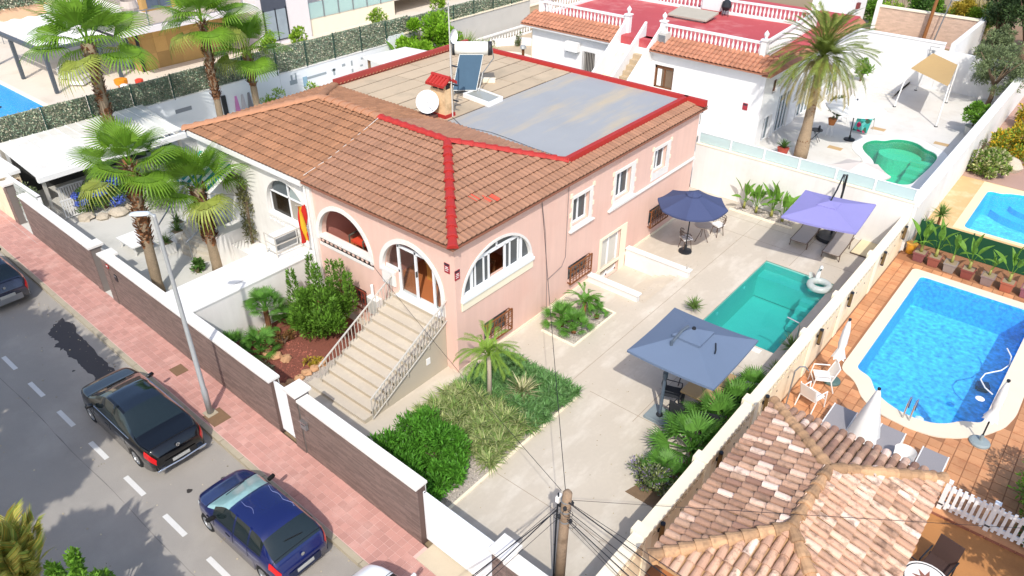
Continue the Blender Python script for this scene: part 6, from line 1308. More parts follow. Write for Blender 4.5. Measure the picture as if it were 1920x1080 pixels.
# murals and things on the wall
def wallmark(label, cat, y0, z0, y1, z1, c, shp='plate'):
    t = thing(shp, label, cat, (-23.98, y0, z0)); MB().box(-24.0, y0, z0, -23.985, y1, z1).build('plate', mat('m_'+c, c, .7, .1), t); return t
wallmark('small dark lettering plate on the long white wall', 'sign', 4.6, 1.35, 5.5, 1.55, '8a8f96', 'sign')
t = thing('wall_mural', 'grey blue line drawing painted on the white wall beyond the roof ridge', 'mural', (-23.98, 13, 1)); mg = mat('mural_grey', '9aa5ab', .8); mb_ = mat('mural_blue', '8fb0c4', .8)
for y, z, a, b, m_ in ((11.6, 1.1, .5, .25, mg), (11.7, 1.35, .12, .3, mg), (12.0, 1.35, .1, .35, mg), (12.5, .8, .3, .55, mb_), (12.8, 1.15, 1.4, .14, mg), (14.6, 1.2, .3, .12, mg), (14.7, .95, .14, .4, mg), (15.4, 1.3, .25, .15, mg), (16.1, .8, .12, .2, mg), (16.1, 1.2, .12, .3, mg), (16.9, 1.4, .2, .12, mg), (16.8, 1.0, .2, .1, mg)): MB().box(-24.0, y, z, -23.988, y+a, z+b).build('stroke', m_, t)
t = thing('garden_tools', 'pink and grey cloths hanging on the white wall beside a dark pole', 'cloths', (-23.9, 7.5, 1)); MB().box(-23.98, 7.2, .3, -23.9, 7.45, 1.6).build('pole', dark, t)
for y, c in ((7.9, 'd38ac0'), (8.3, 'c9c4c8'), (8.7, '8d8a90')): MB().hexa([(-23.97, y, .5), (-23.93, y, .5), (-23.97, y+.3, .5), (-23.93, y+.3, .5), (-23.97, y+.1, 1.4), (-23.93, y+.1, 1.4), (-23.97, y+.2, 1.4), (-23.93, y+.2, 1.4)]).build('cloth', mat('cloth_'+c, c, .9), t)
t = thing('bicycle', 'blue bicycle leaning on the white wall at the roof corner', 'bicycle', (-23.7, 2.9, 0)); bm_ = mat('bike_blue', '2f6aa8', .4)
for y in (2.6, 3.6): MB().loft([[(-23.7+.02*math.cos(b), y+(.32+.03*math.cos(b))*math.cos(a), .34+(.32+.03*math.cos(b))*math.sin(a)) for b in [math.pi*j/2 for j in range(4)]] for a in [2*math.pi*i/14 for i in range(15)]], closed=True).build('wheel', black, t)
MB().tube([(-23.7, 2.6, .34), (-23.7, 2.95, .85), (-23.7, 3.45, .8), (-23.7, 3.05, .3), (-23.7, 2.95, .85)], .025, 6).tube([(-23.7, 3.6, .34), (-23.7, 3.42, .95)], .025, 6).build('frame', bm_, t); MB().bar((-23.9, 3.42, .98), (-23.5, 3.42, .98), .02, 5).build('handlebar', dark, t); MB().box(-23.76, 2.8, .88, -23.64, 3.05, .93).build('saddle', dark, t)
# flat white roof and round pool behind the twin house
t = thing('patio_roof', 'flat white patio roof behind the red parapet of the flat roof', 'roof', (-20.6, 17.3, 0)); MB().prism([(-22.1, 15.5), (-19.4, 15.3), (-19.3, 19.1), (-21.8, 18.6)], 2.15, 2.22).build('sheet', white, t)
for x, y in ((-21.8, 15.7), (-19.6, 15.6), (-19.6, 18.7), (-21.6, 18.3)): MB().box(x-.06, y-.06, 0, x+.06, y+.06, 2.15).build('post', mat('brown_post', '8a6f58', .7), t)
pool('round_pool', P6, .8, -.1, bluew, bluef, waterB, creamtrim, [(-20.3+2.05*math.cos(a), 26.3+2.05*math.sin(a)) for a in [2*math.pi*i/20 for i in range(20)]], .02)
t = thing('garden_lantern', 'brown post lantern beside the small round pool', 'lantern', (-20.3, 27.7, 0)); MB().bar((-17.7, 25.0, 0), (-17.7, 25, 1.5), .09, 8).build('post', wood, t); MB().lathe([(.16, 0), (.22, .05), (.16, .2), (.03, .26)], (-17.7, 25, 1.5), 10).build('lamp', galv, t)
t = thing('patio_bench', 'pale curved bench by the low balustrade near the small round pool', 'bench', (-21, 31, 0)); MB().loft([[(-19.5+(3.6+w_)*math.cos(a), 27+(3.6+w_)*math.sin(a), z) for w_, z in ((0, .0), (0, .45), (.45, .45), (.45, 0))] for a in [rad(70+90*k/8) for k in range(9)]]).build('seat', whitep, t)
t = thing('low_balustrade', 'low pale balustrade along the tan wall beyond the round pool', 'balustrade', (-23, 32, 0)); MB().box(-23.6, 27, .6, -23.4, 40, .7).box(-23.6, 27, 0, -23.4, 40, .08).build('rail', whitep, t)
[inst(balm, 'baluster', t, (-23.5, 27.2+.32*k, .06), (0, 0, 0), (1, 1, .9)) for k in range(40)]
# ---- houses beyond the leafy screen
sheet('pool_terrace', rect(-60, -30, -24.3, 60), [grow(P5, .02)], -.006, mat('ivory_terrace', 'cfc4b4', .85, .07, .5, .06, 15, dirt='bfb3a0', dscale=.6, damt=.5))
pool('far_pool', P5, 1.3, -.06, cyw, mat('far_pool_floor', '2fa3d8', .35, .1, 2, .2, 10), waterB, creamtrim, [(-41.8, -8.3), (-33.7, -8.3), (-33.7, 2.4), (-41.8, 2.4)], .015)
tag(MB().lathe([(.3, 0), (.2, .05)], (-36.5, .3, -.06), 14).build('dark_float', dark), 'dark round object floating in the far pool beside the pergola', 'float')
t = thing('pergola', 'grey metal pergola with a white canvas top beside the far pool', 'pergola', (-40, 5, 0)); gm = mat('anthracite', '4d545b', .5, .05)
for x, y in ((-40.6, 3.46), (-36.2, 3.6), (-40.6, 7.6), (-36.3, 7.6), (-45, 3.6)): MB().box(x-.1, y-.1, 0, x+.1, y+.1, 2.4).build('post', gm, t)
MB().box(-45.1, 3.4, 2.4, -36.1, 3.62, 2.6).box(-36.4, 3.63, 2.4, -36.15, 7.7, 2.6).box(-45.1, 7.5, 2.4, -36.41, 7.7, 2.6).build('beam', gm, t)
MB().loft([[(-44.9+8.6*u/8, 3.7+3.8*v, 2.58-.05*math.sin(v*25)) for u in range(9)] for v in np.linspace(0, 1, 25)]).build('canvas', whitec, t, True)
stonew = mat('ochre_stone', 'b08d55', .85, .15, .6, .1, 20, .2, 15, dirt='8a6a3a', dscale=.5, damt=.5); ply = mat('lilac_render', 'd8d2d2', .85, .05)
bh = thing('villa', 'modern villa with ochre stone walls and a glazed balcony beyond the leafy screen', 'villa', (-40, 11, 0))
MB().box(-44, 9.0, -.1, -36.3, 15.5, 3.0).build('stone_wall', stonew, bh); MB().box(-44.5, 7.3, 2.9, -33.9, 16.5, 3.25).build('balcony_slab', ply, bh); MB().box(-46, 10.6, 3.26, -37.5, 17, 6.6).build('upper_wall', stonew, bh); MB().box(-46.2, 10.4, 6.6, -37.2, 17.2, 6.8).build('roof_slab', ply, bh)
slb = []
for i in range(7):
    for j in range(3):
        y, z = 9.35+.86*i, .05+.95*j; MB().box(-36.31, y+.01+.0, z, -36.285-rng.random()*.01, y+.85, min(z+.94, 2.88)).build('stone_slab', mat('ochre_slab', 'b8945a', .8, .15, 1.5, .1, 20, rnd=.2), bh)
for i in range(6):
    y0 = 5.0-.0
w_ = MB().box(-43.8, 8.95, .0, -37.2, 8.99, 2.85).build('patio_window', mat('curtained_glass', '8e9aa2', .2, .2, 2.0, .1, 3), bh)
for k in range(9): x = -43.8+.82*k; MB().box(x-.03, 8.9, 0, x+.03, 8.95, 2.85).build('frame', gm, w_)
for k in range(22): x = -41+.16*k; MB().lathe([(.06, 0), (.06, 2.7)], (x, 8.85, .05), 6).build('curtain_fold', mat('pale_curtain', 'aeb4bb', .9, .1), w_)
MB().box(-36.2, 9.02, 0, -36.26, 9.2, 2.9).build('dark_jamb', dark, bh)
for y in (7.5, 9.1, 10.7, 12.3, 14, 15.6): MB().box(-34.05, y, 3.25, -33.99, y+.05, 4.2).build('balcony_post', metalg, bh)
for y in (7.55, 9.15, 10.75, 12.35, 14.05): MB().box(-34.03, y, 3.32, -34.01, y+1.5, 4.05).build('balcony_glass', glass('bronze_glass', (.75, .68, .6), .05, .05, .5), bh)
MB().box(-34.06, 7.5, 4.17, -33.98, 16, 4.22).build('balcony_rail', metalg, bh)
for k in range(5): MB().box(-44+2.0*k, 7.38, 3.32, -42.1+2*k, 7.4, 4.05).build('balcony_glass', MATS['bronze_glass'], bh)
MB().box(-44.2, 7.36, 4.17, -34, 7.42, 4.22).build('balcony_rail', metalg, bh)
for k in range(3):
    f = MB().box(-37.5, 10.9+1.9*k, 3.4, -37.44, 12.5+1.9*k, 5.6).build('upper_window', mat('slate_glass', '4d5a68', .15, .2, 2), bh); MB().box(-37.43, 11.65+1.9*k, 3.4, -37.4, 11.75+1.9*k, 5.6).build('mullion', gm, f)
MB().box(-45.9, 10.5, 3.3, -38, 10.58, 6.4).build('slatted_screen', ply, bh)
for k in range(24): MB().box(-45.5+.3*k, 10.4, 3.3, -45.4+.3*k, 10.48, 6.3).build('screen_slat', mat('grey_slat', '9d958f', .7), bh)
t = thing('hanging_chair', 'round hanging chair on the balcony of the ochre stone villa', 'chair', (-36, 9, 3.26)); MB().loft([[(-35.8+.55*math.cos(a)*s_, 9.0+.55*math.sin(a)*s_, 3.6+z) for a in [2*math.pi*k/14 for k in range(14)]] for z, s_ in ((0, .3), (.15, .8), (.5, 1.0), (.9, .8))], closed=True).build('basket', mat('pale_wicker', 'b9ada3', .8, .2, 20), t); MB().tube([(-36.5, 9.6, 3.26), (-36.5, 9.6, 5.2), (-36.0, 9.2, 5.4), (-35.8, 9, 5.0)], .04, 6).build('stand', metalg, t)
wv = thing('white_villa', 'pale modern villa block with a tall window, beyond the leafy screen', 'villa', (-37, 18.5, 0)); MB().box(-42, 17.2, -.1, -35, 21.5, 7.5).build('wall', ply, wv); f = MB().box(-35.0, 17.6, .3, -34.95, 19.6, 3.6).build('tall_window', mat('dark_blind', '474c58', .5), wv); MB().box(-34.95, 17.7, .4, -34.92, 19.5, 2.4).build('curtain', MATS['curtained_glass'], f)
for y in (17.65, 18.6, 19.5): MB().box(-34.95, y-.04, .3, -34.9, y+.04, 2.5).build('frame', dark, f)
for z in (3.9, 4.7): MB().lathe([(.22, 0), (.2, .04)], (-34.95, 20.7, z), 12).build('wall_disc', metalg, wv)
MB().box(-41, 21.52, -.1, -35.2, 30, 1.1).build('terrace_wall', creamtrim, wv); MB().box(-41, 21.52, 1.1, -35.2, 40, 1.2).build('terrace_floor', MATS['ivory_terrace'], wv)
for k in range(6): MB().box(-35.2, 21.6+1.4*k, 1.2, -35.17, 22.95+1.4*k, 2.3).build('glass_panel', glass('teal_glass', (.55, .75, .72), .08, .1, .6), wv); MB().box(-35.24, 21.5+1.4*k, 1.2, -35.12, 21.58+1.4*k, 2.35).build('glass_post', metalg, wv)
gb_ = thing('grey_villa', 'dark glazed villa with an ochre stone corner at the top edge of the picture', 'villa', (-44, 36, 0)); MB().box(-50, 30, 1.2, -44.5, 36, 6).build('glazed_wall', mat('slate_glazing', '565d70', .25, .15, 1), gb_)
for k in range(5): MB().box(-44.5, 30+1.45*k, 1.2, -44.4, 30.12+1.45*k, 6).build('mullion', gm, gb_)
MB().box(-49, 36.02, .0, -44.2, 46, 6).build('stone_wall', stonew, gb_); MB().box(-44.19, 38.5, 1.2, -44.1, 40.5, 2.4).build('opening', dark, gb_); MB().box(-44.15, 38, .9, -42.5, 41, 1.05).build('step', greyy, gb_)
# bits on the far terrace
def sofa(label, x, y, rz_):
    t = thing('outdoor_sofa', label, 'sofa', (0, 0, 0)); MB().box(-.8, -.4, .1, .8, .4, .32).build('base', whitep, t); MB().box(-.78, -.38, .32, .78, .3, .45).build('cushion', mat('grey_cushion', 'b5b0a8', .9), t); MB().box(-.8, .3, .32, .8, .4, .75).build('backrest', whitep, t); t.location = (x, y, 0); t.rotation_euler = (0, 0, rz_)
sofa('white outdoor sofa in the shade of the grey pergola', -38.9, 5.6, 2.4); sofa('grey outdoor daybed between the pergola and the leaning palm', -37.0, 5.6, 2.2)
toys = [('orange', 'd8861f', -34.2, 6.6, .35, 'orange toy table on the far terrace'), ('blue', '2f6fb0', -32.4, 7.9, .3, 'blue toy car on the far terrace'), ('red', 'c4402c', -33.3, 7.3, .22, 'red and orange toy basket on the far terrace'), ('white', 'e8e6e0', -33.0, 6.2, .2, 'white toy box on the far terrace'), ('grey', '55585c', -32.6, 5.0, .3, 'dark toy bicycle wheel on the far terrace')]
for nm, c, x, y, s_, l in toys:
    t = thing('toy', l, 'toy', (x, y, 0)); MB().lathe([(s_, .25), (s_*1.1, .3), (s_*1.1, .55), (s_*.6, .6)], (x, y, 0), 9).build('body', mat('toy_'+nm, c, .5), t); [MB().bar((x+s_*.7*math.cos(a), y+s_*.7*math.sin(a), 0), (x+s_*.6*math.cos(a), y+s_*.6*math.sin(a), .3), .03, 5).build('leg', mat('toy_'+nm, c, .5), t) for a in (.5, 2.1, 3.6, 5.2)]
t = thing('railing', 'thin grey railing behind the pergola at the edge of the far terrace', 'railing', (-48, 4, 0)); [MB().bar((-50+.0, -4+.9*k, 0), (-50, -4+.9*k, 1.1), .03, 5).build('post', metalg, t) for k in range(16)]; MB().box(-50.03, -4, 1.08, -49.97, 10, 1.13).build('rail', metalg, t)
t = thing('hedge_screen', 'second leafy screen on a peach wall at the far corner', 'fence', (-56, 8, 0)); MB().box(-57, -10, -.1, -56.7, 16, .9).build('wall', mat('peach_render', 'dcb898', .85, .06), t); MB().box(-56.95, -10, .9, -56.75, 16, 2.6).build('panel_backing', hedgeb, t); n = 9000; V, F4 = np_leaves(np.stack([nr.uniform(-56.76, -56.6, n), nr.uniform(-8, 15, n), nr.uniform(.9, 2.7, n)], 1), nr.normal(0, 1, (n, 3))+np.array((.8, 0, -.2)), nr.normal(0, 1, (n, 3))+np.array((1.5, 0, .8)), nr.uniform(.12, .2, n), .1); npmesh('leaf_panel', V, F4, hedgem, t, kind='stuff')
t = thing('house', 'peach rendered house with barred windows at the far corner', 'house', (-66, 12, 0)); MB().box(-72, 4, -.1, -64, 22, 6).build('wall', MATS['peach_render'], t)
for y in (7, 10.5, 14): MB().box(-64.0, y, .9, -63.95, y+.9, 2.4).build('window', MATS['slate_glass'], t); [MB().box(-63.94, y+.15*k, .9, -63.9, y+.15*k+.03, 2.4).build('bar', dark, t) for k in range(6)]
# ------------------------------------------------------------ vegetation
def leafmat(name, col, trans=.3, rnd=.35, ramp=None, rough=.55): return mat(name, col, rough, .18, 1.2, .0, rnd=rnd, trans=trans, ramp=ramp, spec=.3)
palm_g = leafmat('fan_palm_leaf', '73992f', .4, .2); palm_y = leafmat('fan_palm_leaf_old', '8f9a48', .3, .25); date_g = leafmat('date_palm_leaf', '76843a', .3, .3); deep_g = leafmat('deep_green_leaf', '4d7030', .3, .45); bright_g = leafmat('bright_leaf', '6f9a35', .35, .4)
grassy = leafmat('blue_green_blade', '6f9258', .3, .35); grassy2 = leafmat('olive_blade', '8aa058', .3, .35); banana_g = leafmat('banana_leaf', '6f9a3c', .4, .2); lime_g = leafmat('lime_leaf', '8fae38', .35, .4); olive_g = leafmat('olive_leaf', '6f7d55', .25, .4); pine_g = leafmat('pine_leaf', '4c6338', .2, .45); dry_g = leafmat('dry_blade', 'b3a468', .3, .35); yellow_g = leafmat('golden_leaf', 'b5a03a', .35, .35)
barkm = mat('palm_trunk', '8d7c66', .95, .25, 6, .3, 25, .8, 14); bootm = mat('palm_boots', '805638', .95, .3, 9, .3, 30, rnd=.4); twig = mat('bark', '6b5a47', .95, .2, 5, .2, 30, .5, 20)
def blades_np(P, az, el, L_, W_, droop, seg=4):
    """curved tapering blades; all arrays length n"""
    n = len(P); az, el, L_, W_, droop = [np.broadcast_to(a, n) for a in (az, el, L_, W_, droop)]
    sx, sy = -np.sin(az), np.cos(az); p = np.array(P, float); rows = []; e = el.copy()
    for i in range(seg+1):
        t = i/seg; w_ = W_*(1-t**1.8)*.5+.001
        rows += [np.stack([p[:, 0]+sx*w_, p[:, 1]+sy*w_, p[:, 2]], 1), np.stack([p[:, 0]-sx*w_, p[:, 1]-sy*w_, p[:, 2]], 1)]
        st = L_/seg; p = p+np.stack([np.cos(e)*np.cos(az)*st, np.cos(e)*np.sin(az)*st, np.sin(e)*st], 1); e = e-droop/seg
    V = np.stack(rows, 1).reshape(-1, 3); k = 2*(seg+1); b = (np.arange(n)*k)[:, None]; F4 = []
    for i in range(seg): F4.append(np.concatenate([b+2*i, b+2*i+1, b+2*i+3, b+2*i+2], 1))
    return V, np.stack(F4, 1).reshape(-1, 4)
def npproto(name, V, F4, m):
    o = npmesh(name, V, F4, m); me = o.data; bpy.data.objects.remove(o); return me
# fan palm frond: arched stalk along +x, pleated fan with drooping split tips
def fan_frond(name, stalk, R_, m, span=215, n=30, droop=.25, cup=.12):
    V = []; F4 = []
    pts = [(stalk*t, 0, .16*stalk*math.sin(t*1.5)-.02*stalk*t) for t in (0, .35, .7, 1)]
    for i in range(3):
        a, b = pts[i], pts[i+1]; wa, wb = .03-.006*i, .024-.006*i; k = len(V)
        V += [(a[0], -wa, a[2]), (a[0], wa, a[2]), (b[0], wb, b[2]), (b[0], -wb, b[2])]; F4.append((k, k+1, k+2, k+3))
    hx, hz = pts[-1][0], pts[-1][2]
    for i in range(n):
        th = rad(span)*((i+.5)/n-.5); d = rad(span)/n*.5; r_ = R_*(.72+.28*math.cos(th*.62))*random_(i)
        def pt(r, t, z): return (hx+r*math.cos(t), r*math.sin(t), hz+z)
        zc = lambda r: cup*R_*math.sin(min(1, r/R_)*1.6)*(1-.4*abs(th))-droop*R_*max(0, r/R_-.55)**1.5*2.6
        r1, r2_ = r_*.55, r_*.82; pl = .018*R_
        k = len(V); V += [(hx, 0, hz), pt(r1, th-d, zc(r1)-pl), pt(r1, th, zc(r1)+pl), pt(r1, th+d, zc(r1)-pl)]; F4.append((k, k+1, k+2, k+3))
        k = len(V); V += [pt(r1, th-d, zc(r1)-pl), pt(r2_, th-d*.45, zc(r2_)-pl), pt(r2_, th+d*.45, zc(r2_)-pl), pt(r1, th+d, zc(r1)-pl)]; F4.append((k, k+1, k+2, k+3))
        k = len(V); V += [pt(r2_, th-d*.45, zc(r2_)-pl), pt(r_*1.0, th, zc(r_)-droop*.25*R_), pt(r_*1.02, th+.01, zc(r_)-droop*.27*R_), pt(r2_, th+d*.45, zc(r2_)-pl)]; F4.append((k, k+1, k+2, k+3))
    return npproto(name, V, F4, m)
_rr = random.Random(3)
def random_(i): return .93+.14*_rr.random()
FAN = [fan_frond('frond', .75, .9, palm_g, 220, 34, .16), fan_frond('frond', .85, .95, palm_g, 240, 36, .32), fan_frond('frond', .85, .9, palm_y, 230, 30, .6), fan_frond('frond', .6, .7, palm_g, 180, 28, .08)]
def fan_palm(label, base, crown, r0, r1, nf=26, sc=1., boots=.55, seed=1, group='fan palms in the white garden'):
    R_ = random.Random(seed); t = thing('fan_palm', label, 'palm tree', base, group); B, C_ = Vector(base), Vector(crown); d = C_-B
    mid = [B+d*f+Vector((.0, 0, 0))+Vector((-d.x, -d.y, 0))*.25*math.sin(f*math.pi)*.6 for f in np.linspace(0, 1, 12)]
    rr = [r0*1.15]+[r0+(r1-r0)*f+R_.uniform(-.008, .008) for f in np.linspace(0, 1, 11)]
    MB().tube(mid, rr, 12).build('trunk', barkm, t, True)
    mb = MB(); n = int(420*boots)
    for k in range(n):
        f = 1-boots*R_.random()**.9; i = min(10, int(f*11)); p = mid[i].lerp(mid[i+1], f*11-i) if i < 11 else mid[-1]; a = R_.random()*6.283; r_ = rr[i]*1.0
        o = Vector((math.cos(a), math.sin(a), 0)); q = p+o*r_*.9; s = Vector((-o.y, o.x, 0))*R_.uniform(.04, .075); h = R_.uniform(.1, .24)
        mb.add([q-s, q+s, q+s*.5+o*.15+Vector((0, 0, h)), q-s*.5+o*.15+Vector((0, 0, h)), q+o*.06-Vector((0, 0, .08))], [(0, 1, 2, 3), (0, 4, 1)])
    mb.build('leaf_bases', bootm, t, kind='stuff')
    for k in range(nf):
        u = (k+.5)/nf; az = k*2.39996+R_.uniform(-.2, .2)
        el = rad(80-108*u+R_.uniform(-10, 10)); v = 3 if u < .15 else 0 if u < .5 else 1 if u < .88 else 2
        inst(FAN[v], 'frond', t, C_+Vector((math.cos(az)*.05, math.sin(az)*.05, .12-.25*u)), (R_.uniform(-.25, .25), -el, az), sc*R_.uniform(.88, 1.12))
    return t
fan_palm('nearest leaning fan palm, its shaggy trunk rising beside the grey street lamp', (-11.32, -3.63, 0), (-11.55, -3.3, 4.75), .18, .17, 16, 1.05, .6, 1)
fan_palm('stout fan palm with wide round leaves by the white house steps', (-11.1, -1.4, 0), (-11.3, -1.35, 3.3), .2, .19, 15, 1.1, .65, 2)
fan_palm('tall leaning fan palm growing through the carport roof beside the pool pergola', (-21.5, .25, 0), (-21.7, .5, 6.15), .17, .25, 20, 1.4, .75, 3)
fan_palm('fan palm against the white mural wall behind the orange roof corner', (-21.5, 5.6, 0), (-21.5, 5.7, 6.1), .17, .17, 17, 1.3, .6, 4)
fan_palm('lower fan palm beside the mural, in front of the pale villa window', (-21.5, 7.75, 0), (-21.6, 7.8, 4.35), .17, .16, 16, 1.15, .4, 5)
# feather frond
def feather(name, L_, m, n=36, leaf=.36, rise=.5, fall=1.1, vee=.45, w=.03):
    V = []; F4 = []
    def rp(t): return Vector((L_*(t-.12*t*t), 0, L_*(rise*t-fall*.5*t*t)))
    for i in range(8):
        a, b = rp(i/8), rp((i+1)/8); wa = .025*(1-i/9); k = len(V); V += [(a.x, -wa, a.z), (a.x, wa, a.z), (b.x, wa*.8, b.z), (b.x, -wa*.8, b.z)]; F4.append((k, k+1, k+2, k+3))
    for i in range(n):
        t = .12+.88*(i+.5)/n; p = rp(t); q = rp(min(1, t+.02))-p; q.normalize(); ll = leaf*math.sin(math.pi*min(1, .15+.8*(1-abs(t-.45)*1.3)))*_rr.uniform(.85, 1.1)
        for s in (-1, 1):
            d = (q*.75+Vector((0, s*.8, 0))+Vector((0, 0, vee))).normalized(); tip = p+d*ll+Vector((0, 0, -.22*ll)); mid = p+d*ll*.5; e = q*w*.5
            k = len(V); V += [p, mid-e, tip, mid+e]; F4.append((k, k+1, k+2, k+3))
    return npproto(name, [tuple(v) for v in V], F4, m)
DATE = [feather('frond', 2.5, date_g, 46, .5, .35, .9, .35, .045), feather('frond', 2.6, date_g, 46, .5, .45, 1.3, .25, .045), feather('frond', 2.4, leafmat('date_palm_leaf_old', 'a5965a', .3, .3), 44, .48, .2, 1.1, .1, .045)]
t = thing('date_palm', 'big date palm with a wide feathery crown beside the white terrace house', 'palm tree', (1.55, 23.24, 0)); R_ = random.Random(9)
MB().tube([(1.55, 23.24, z) for z in (0, .5, 1.0, 1.6, 3, 4.6, 5.0)], [.33, .34, .3, .24, .2, .2, .26], 14).build('trunk', mat('date_trunk', '97836a', .95, .25, 7, .3, 25, 1.0, 10), t, True)
mb = MB()
for k in range(240):
    z = R_.random()*4.7; a = R_.random()*6.28; r_ = .31 if z < 1 else .21; o = Vector((math.cos(a), math.sin(a), 0)); q = Vector((1.55, 23.24, z))+o*r_*.95; s = Vector((-o.y, o.x, 0))*.055; mb.add([q-s, q+s, q+o*.04+Vector((0, 0, .1)), q-Vector((0, 0, .06))], [(0, 1, 2), (0, 3, 1)])
mb.build('leaf_scars', bootm, t, kind='stuff')
for k in range(84):
    u = (k+.5)/84; az = k*2.39996; el = rad(74-112*u+R_.uniform(-8, 8)); inst(DATE[0 if u < .45 else 1 if u < .8 else 2], 'frond', t, (1.55, 23.24, 4.95), (R_.uniform(-.3, .3), -el, az), R_.uniform(.85, 1.1))
ROB = feather('frond', 1.1, leafmat('young_palm_leaf', '7f9f3c', .35, .2), 34, .3, .75, 2.0, .1, .028)
t = thing('young_palm', 'slender young feather palm rising from the grassy bed by the stairs', 'palm tree', (1.64, -.44, 0)); MB().tube([(1.64, -.44, 0), (1.63, -.42, .9), (1.62, -.42, 1.75)], [.08, .065, .06], 10).build('trunk', mat('smooth_trunk', 'a89a88', .9, .15, 10, .15), t, True)
for k in range(16): inst(ROB, 'frond', t, (1.62, -.42, 1.75), (rng.uniform(-.2, .2), -rad(50-62*(k/16)+rng.uniform(-6, 6)), k*2.39996), rng.uniform(.8, 1.05))
# generic leafy volumes
def cloud(n, c, r, clumps=14, seed=1, cl=.42, up=.5, surf=.55):
    """positions, directions, normals of leaves in an uneven crown made of clumps"""
    q = np.random.RandomState(seed); c = np.array(c); r = np.array(r)
    d = q.normal(0, 1, (clumps, 3)); d /= np.linalg.norm(d, axis=1, keepdims=True); cc = c+d*r*(surf+(.95-surf)*q.rand(clumps, 1))*np.array((1, 1, 1)); cr = cl*q.uniform(.6, 1.25, clumps)
    i = q.randint(0, clumps, n); e = q.normal(0, 1, (n, 3)); e /= np.linalg.norm(e, axis=1, keepdims=True); P_ = cc[i]+e*r*(cr[i]*q.rand(n)**.4)[:, None]
    D_ = e+q.normal(0, .5, (n, 3))+np.array((0, 0, up)); N_ = q.normal(0, .7, (n, 3))+np.array((0, 0, 1.0)); return P_, D_, N_
def shrub(label, name, cat, c, r, n, L_, W_, m, clumps=14, seed=1, cl=.42, up=.5, group=None, stems=5, z0=0, surf=.55):
    t = thing(name, label, cat, (c[0], c[1], z0), group); P_, D_, N_ = cloud(n, c, r, clumps, seed, cl, up, surf); P_[:, 2] = np.maximum(P_[:, 2], z0+.02); V, F4 = np_leaves(P_, D_, N_, nr.uniform(L_*.7, L_*1.3, n), W_); npmesh('foliage', V, F4, m, t)
    mb = MB(); R2 = random.Random(seed)
    for k in range(stems): a = R2.random()*6.28; f = R2.uniform(.3, .8); mb.tube([(c[0]+.05*math.cos(a), c[1]+.05*math.sin(a), z0), (c[0]+r[0]*f*.4*math.cos(a), c[1]+r[1]*f*.4*math.sin(a), z0+(c[2]-z0)*.7), (c[0]+r[0]*f*math.cos(a), c[1]+r[1]*f*math.sin(a), c[2]+r[2]*.4)], [.03, .022, .008], 5)
    mb.build('stem', twig, t); return t
# planted bed beside the stairs: three textures
def ground_cover(name, label, reg, m, L_, W_, h, step, nb, seed=2, el=(.25, 1.45), droop=(.5, 1.5)):
    """tufts set close together, each a burst of arching blades; lower towards the rim so the mass reads as a mound"""
    q = np.random.RandomState(seed); PP, AZ, EL, LL = [], [], [], []
    x = reg[0]
    while x < reg[2]:
        y = reg[1]
        while y < reg[3]:
            cx, cy = x+q.uniform(-.4, .4)*step, y+q.uniform(-.4, .4)*step; e = min(cx-reg[0], reg[2]-cx, cy-reg[1], reg[3]-cy); hh_ = h*min(1, .35+max(e, 0)*1.7)*q.uniform(.75, 1.2); s_ = q.uniform(.8, 1.25); n = nb
            PP.append(np.stack([cx+q.normal(0, .04, n), cy+q.normal(0, .04, n), np.maximum(.02, hh_*q.uniform(.35, .8, n))], 1)); AZ.append(q.uniform(0, 6.283, n)); EL.append(q.uniform(el[0], el[1], n)); LL.append(q.uniform(.6, 1.15, n)*L_*s_); y += step
        x += step
    n = len(PP)*nb; V, F4 = blades_np(np.concatenate(PP), np.concatenate(AZ), np.concatenate(EL), np.concatenate(LL), W_, q.uniform(droop[0], droop[1], n), 4); return tag(npmesh(name, V, F4, m), label, 'ground cover', kind='stuff')
gc1 = leafmat('blue_green_tuft', '5f8a4a', .3, .4, ['5f8a4a', '6f9858', '547d42', '7a9f66', '638c50']); gc2 = leafmat('striped_tuft', '8f9f5c', .3, .4, ['8f9f5c', 'a5ad74', '74904a', 'b0b480', '7f9650'])
ground_cover('ornamental_grass', 'blue green mounded ground cover round the young palm', (.55, -.75, 3.55, 1.6), gc1, .3, .036, .42, .2, 62, 3)
ground_cover('ornamental_grass', 'olive striped tufts between the bright shrubs and the young palm', (.6, -2.3, 3.45, -.55), gc2, .46, .034, .42, .27, 85, 4, (.4, 1.45), (.6, 1.6))
stones('pebbles', rect(2.3, -.5, 2.9, .0), 60, pebm, .05, .09, .25)
t = thing('striped_agave', 'spiky cream-edged rosette in the middle of the blue green grass', 'plant', (2.35, .25, .1)); n = 190; V, F4 = blades_np(np.array([(2.35, .25, .3)]*n)+nr.normal(0, .05, (n, 3)), nr.uniform(0, 6.28, n), nr.uniform(.05, 1.3, n), nr.uniform(.45, .72, n), .045, nr.uniform(.2, .8, n)); npmesh('leaf', V, F4, leafmat('striped_leaf', 'a9a878', .25, .4, ['b8b48a', '6f7d4a', 'c4bf96', '7f8a55']), t)
BR = leafmat('glossy_green_leaf', '5a9430', .35, .45)
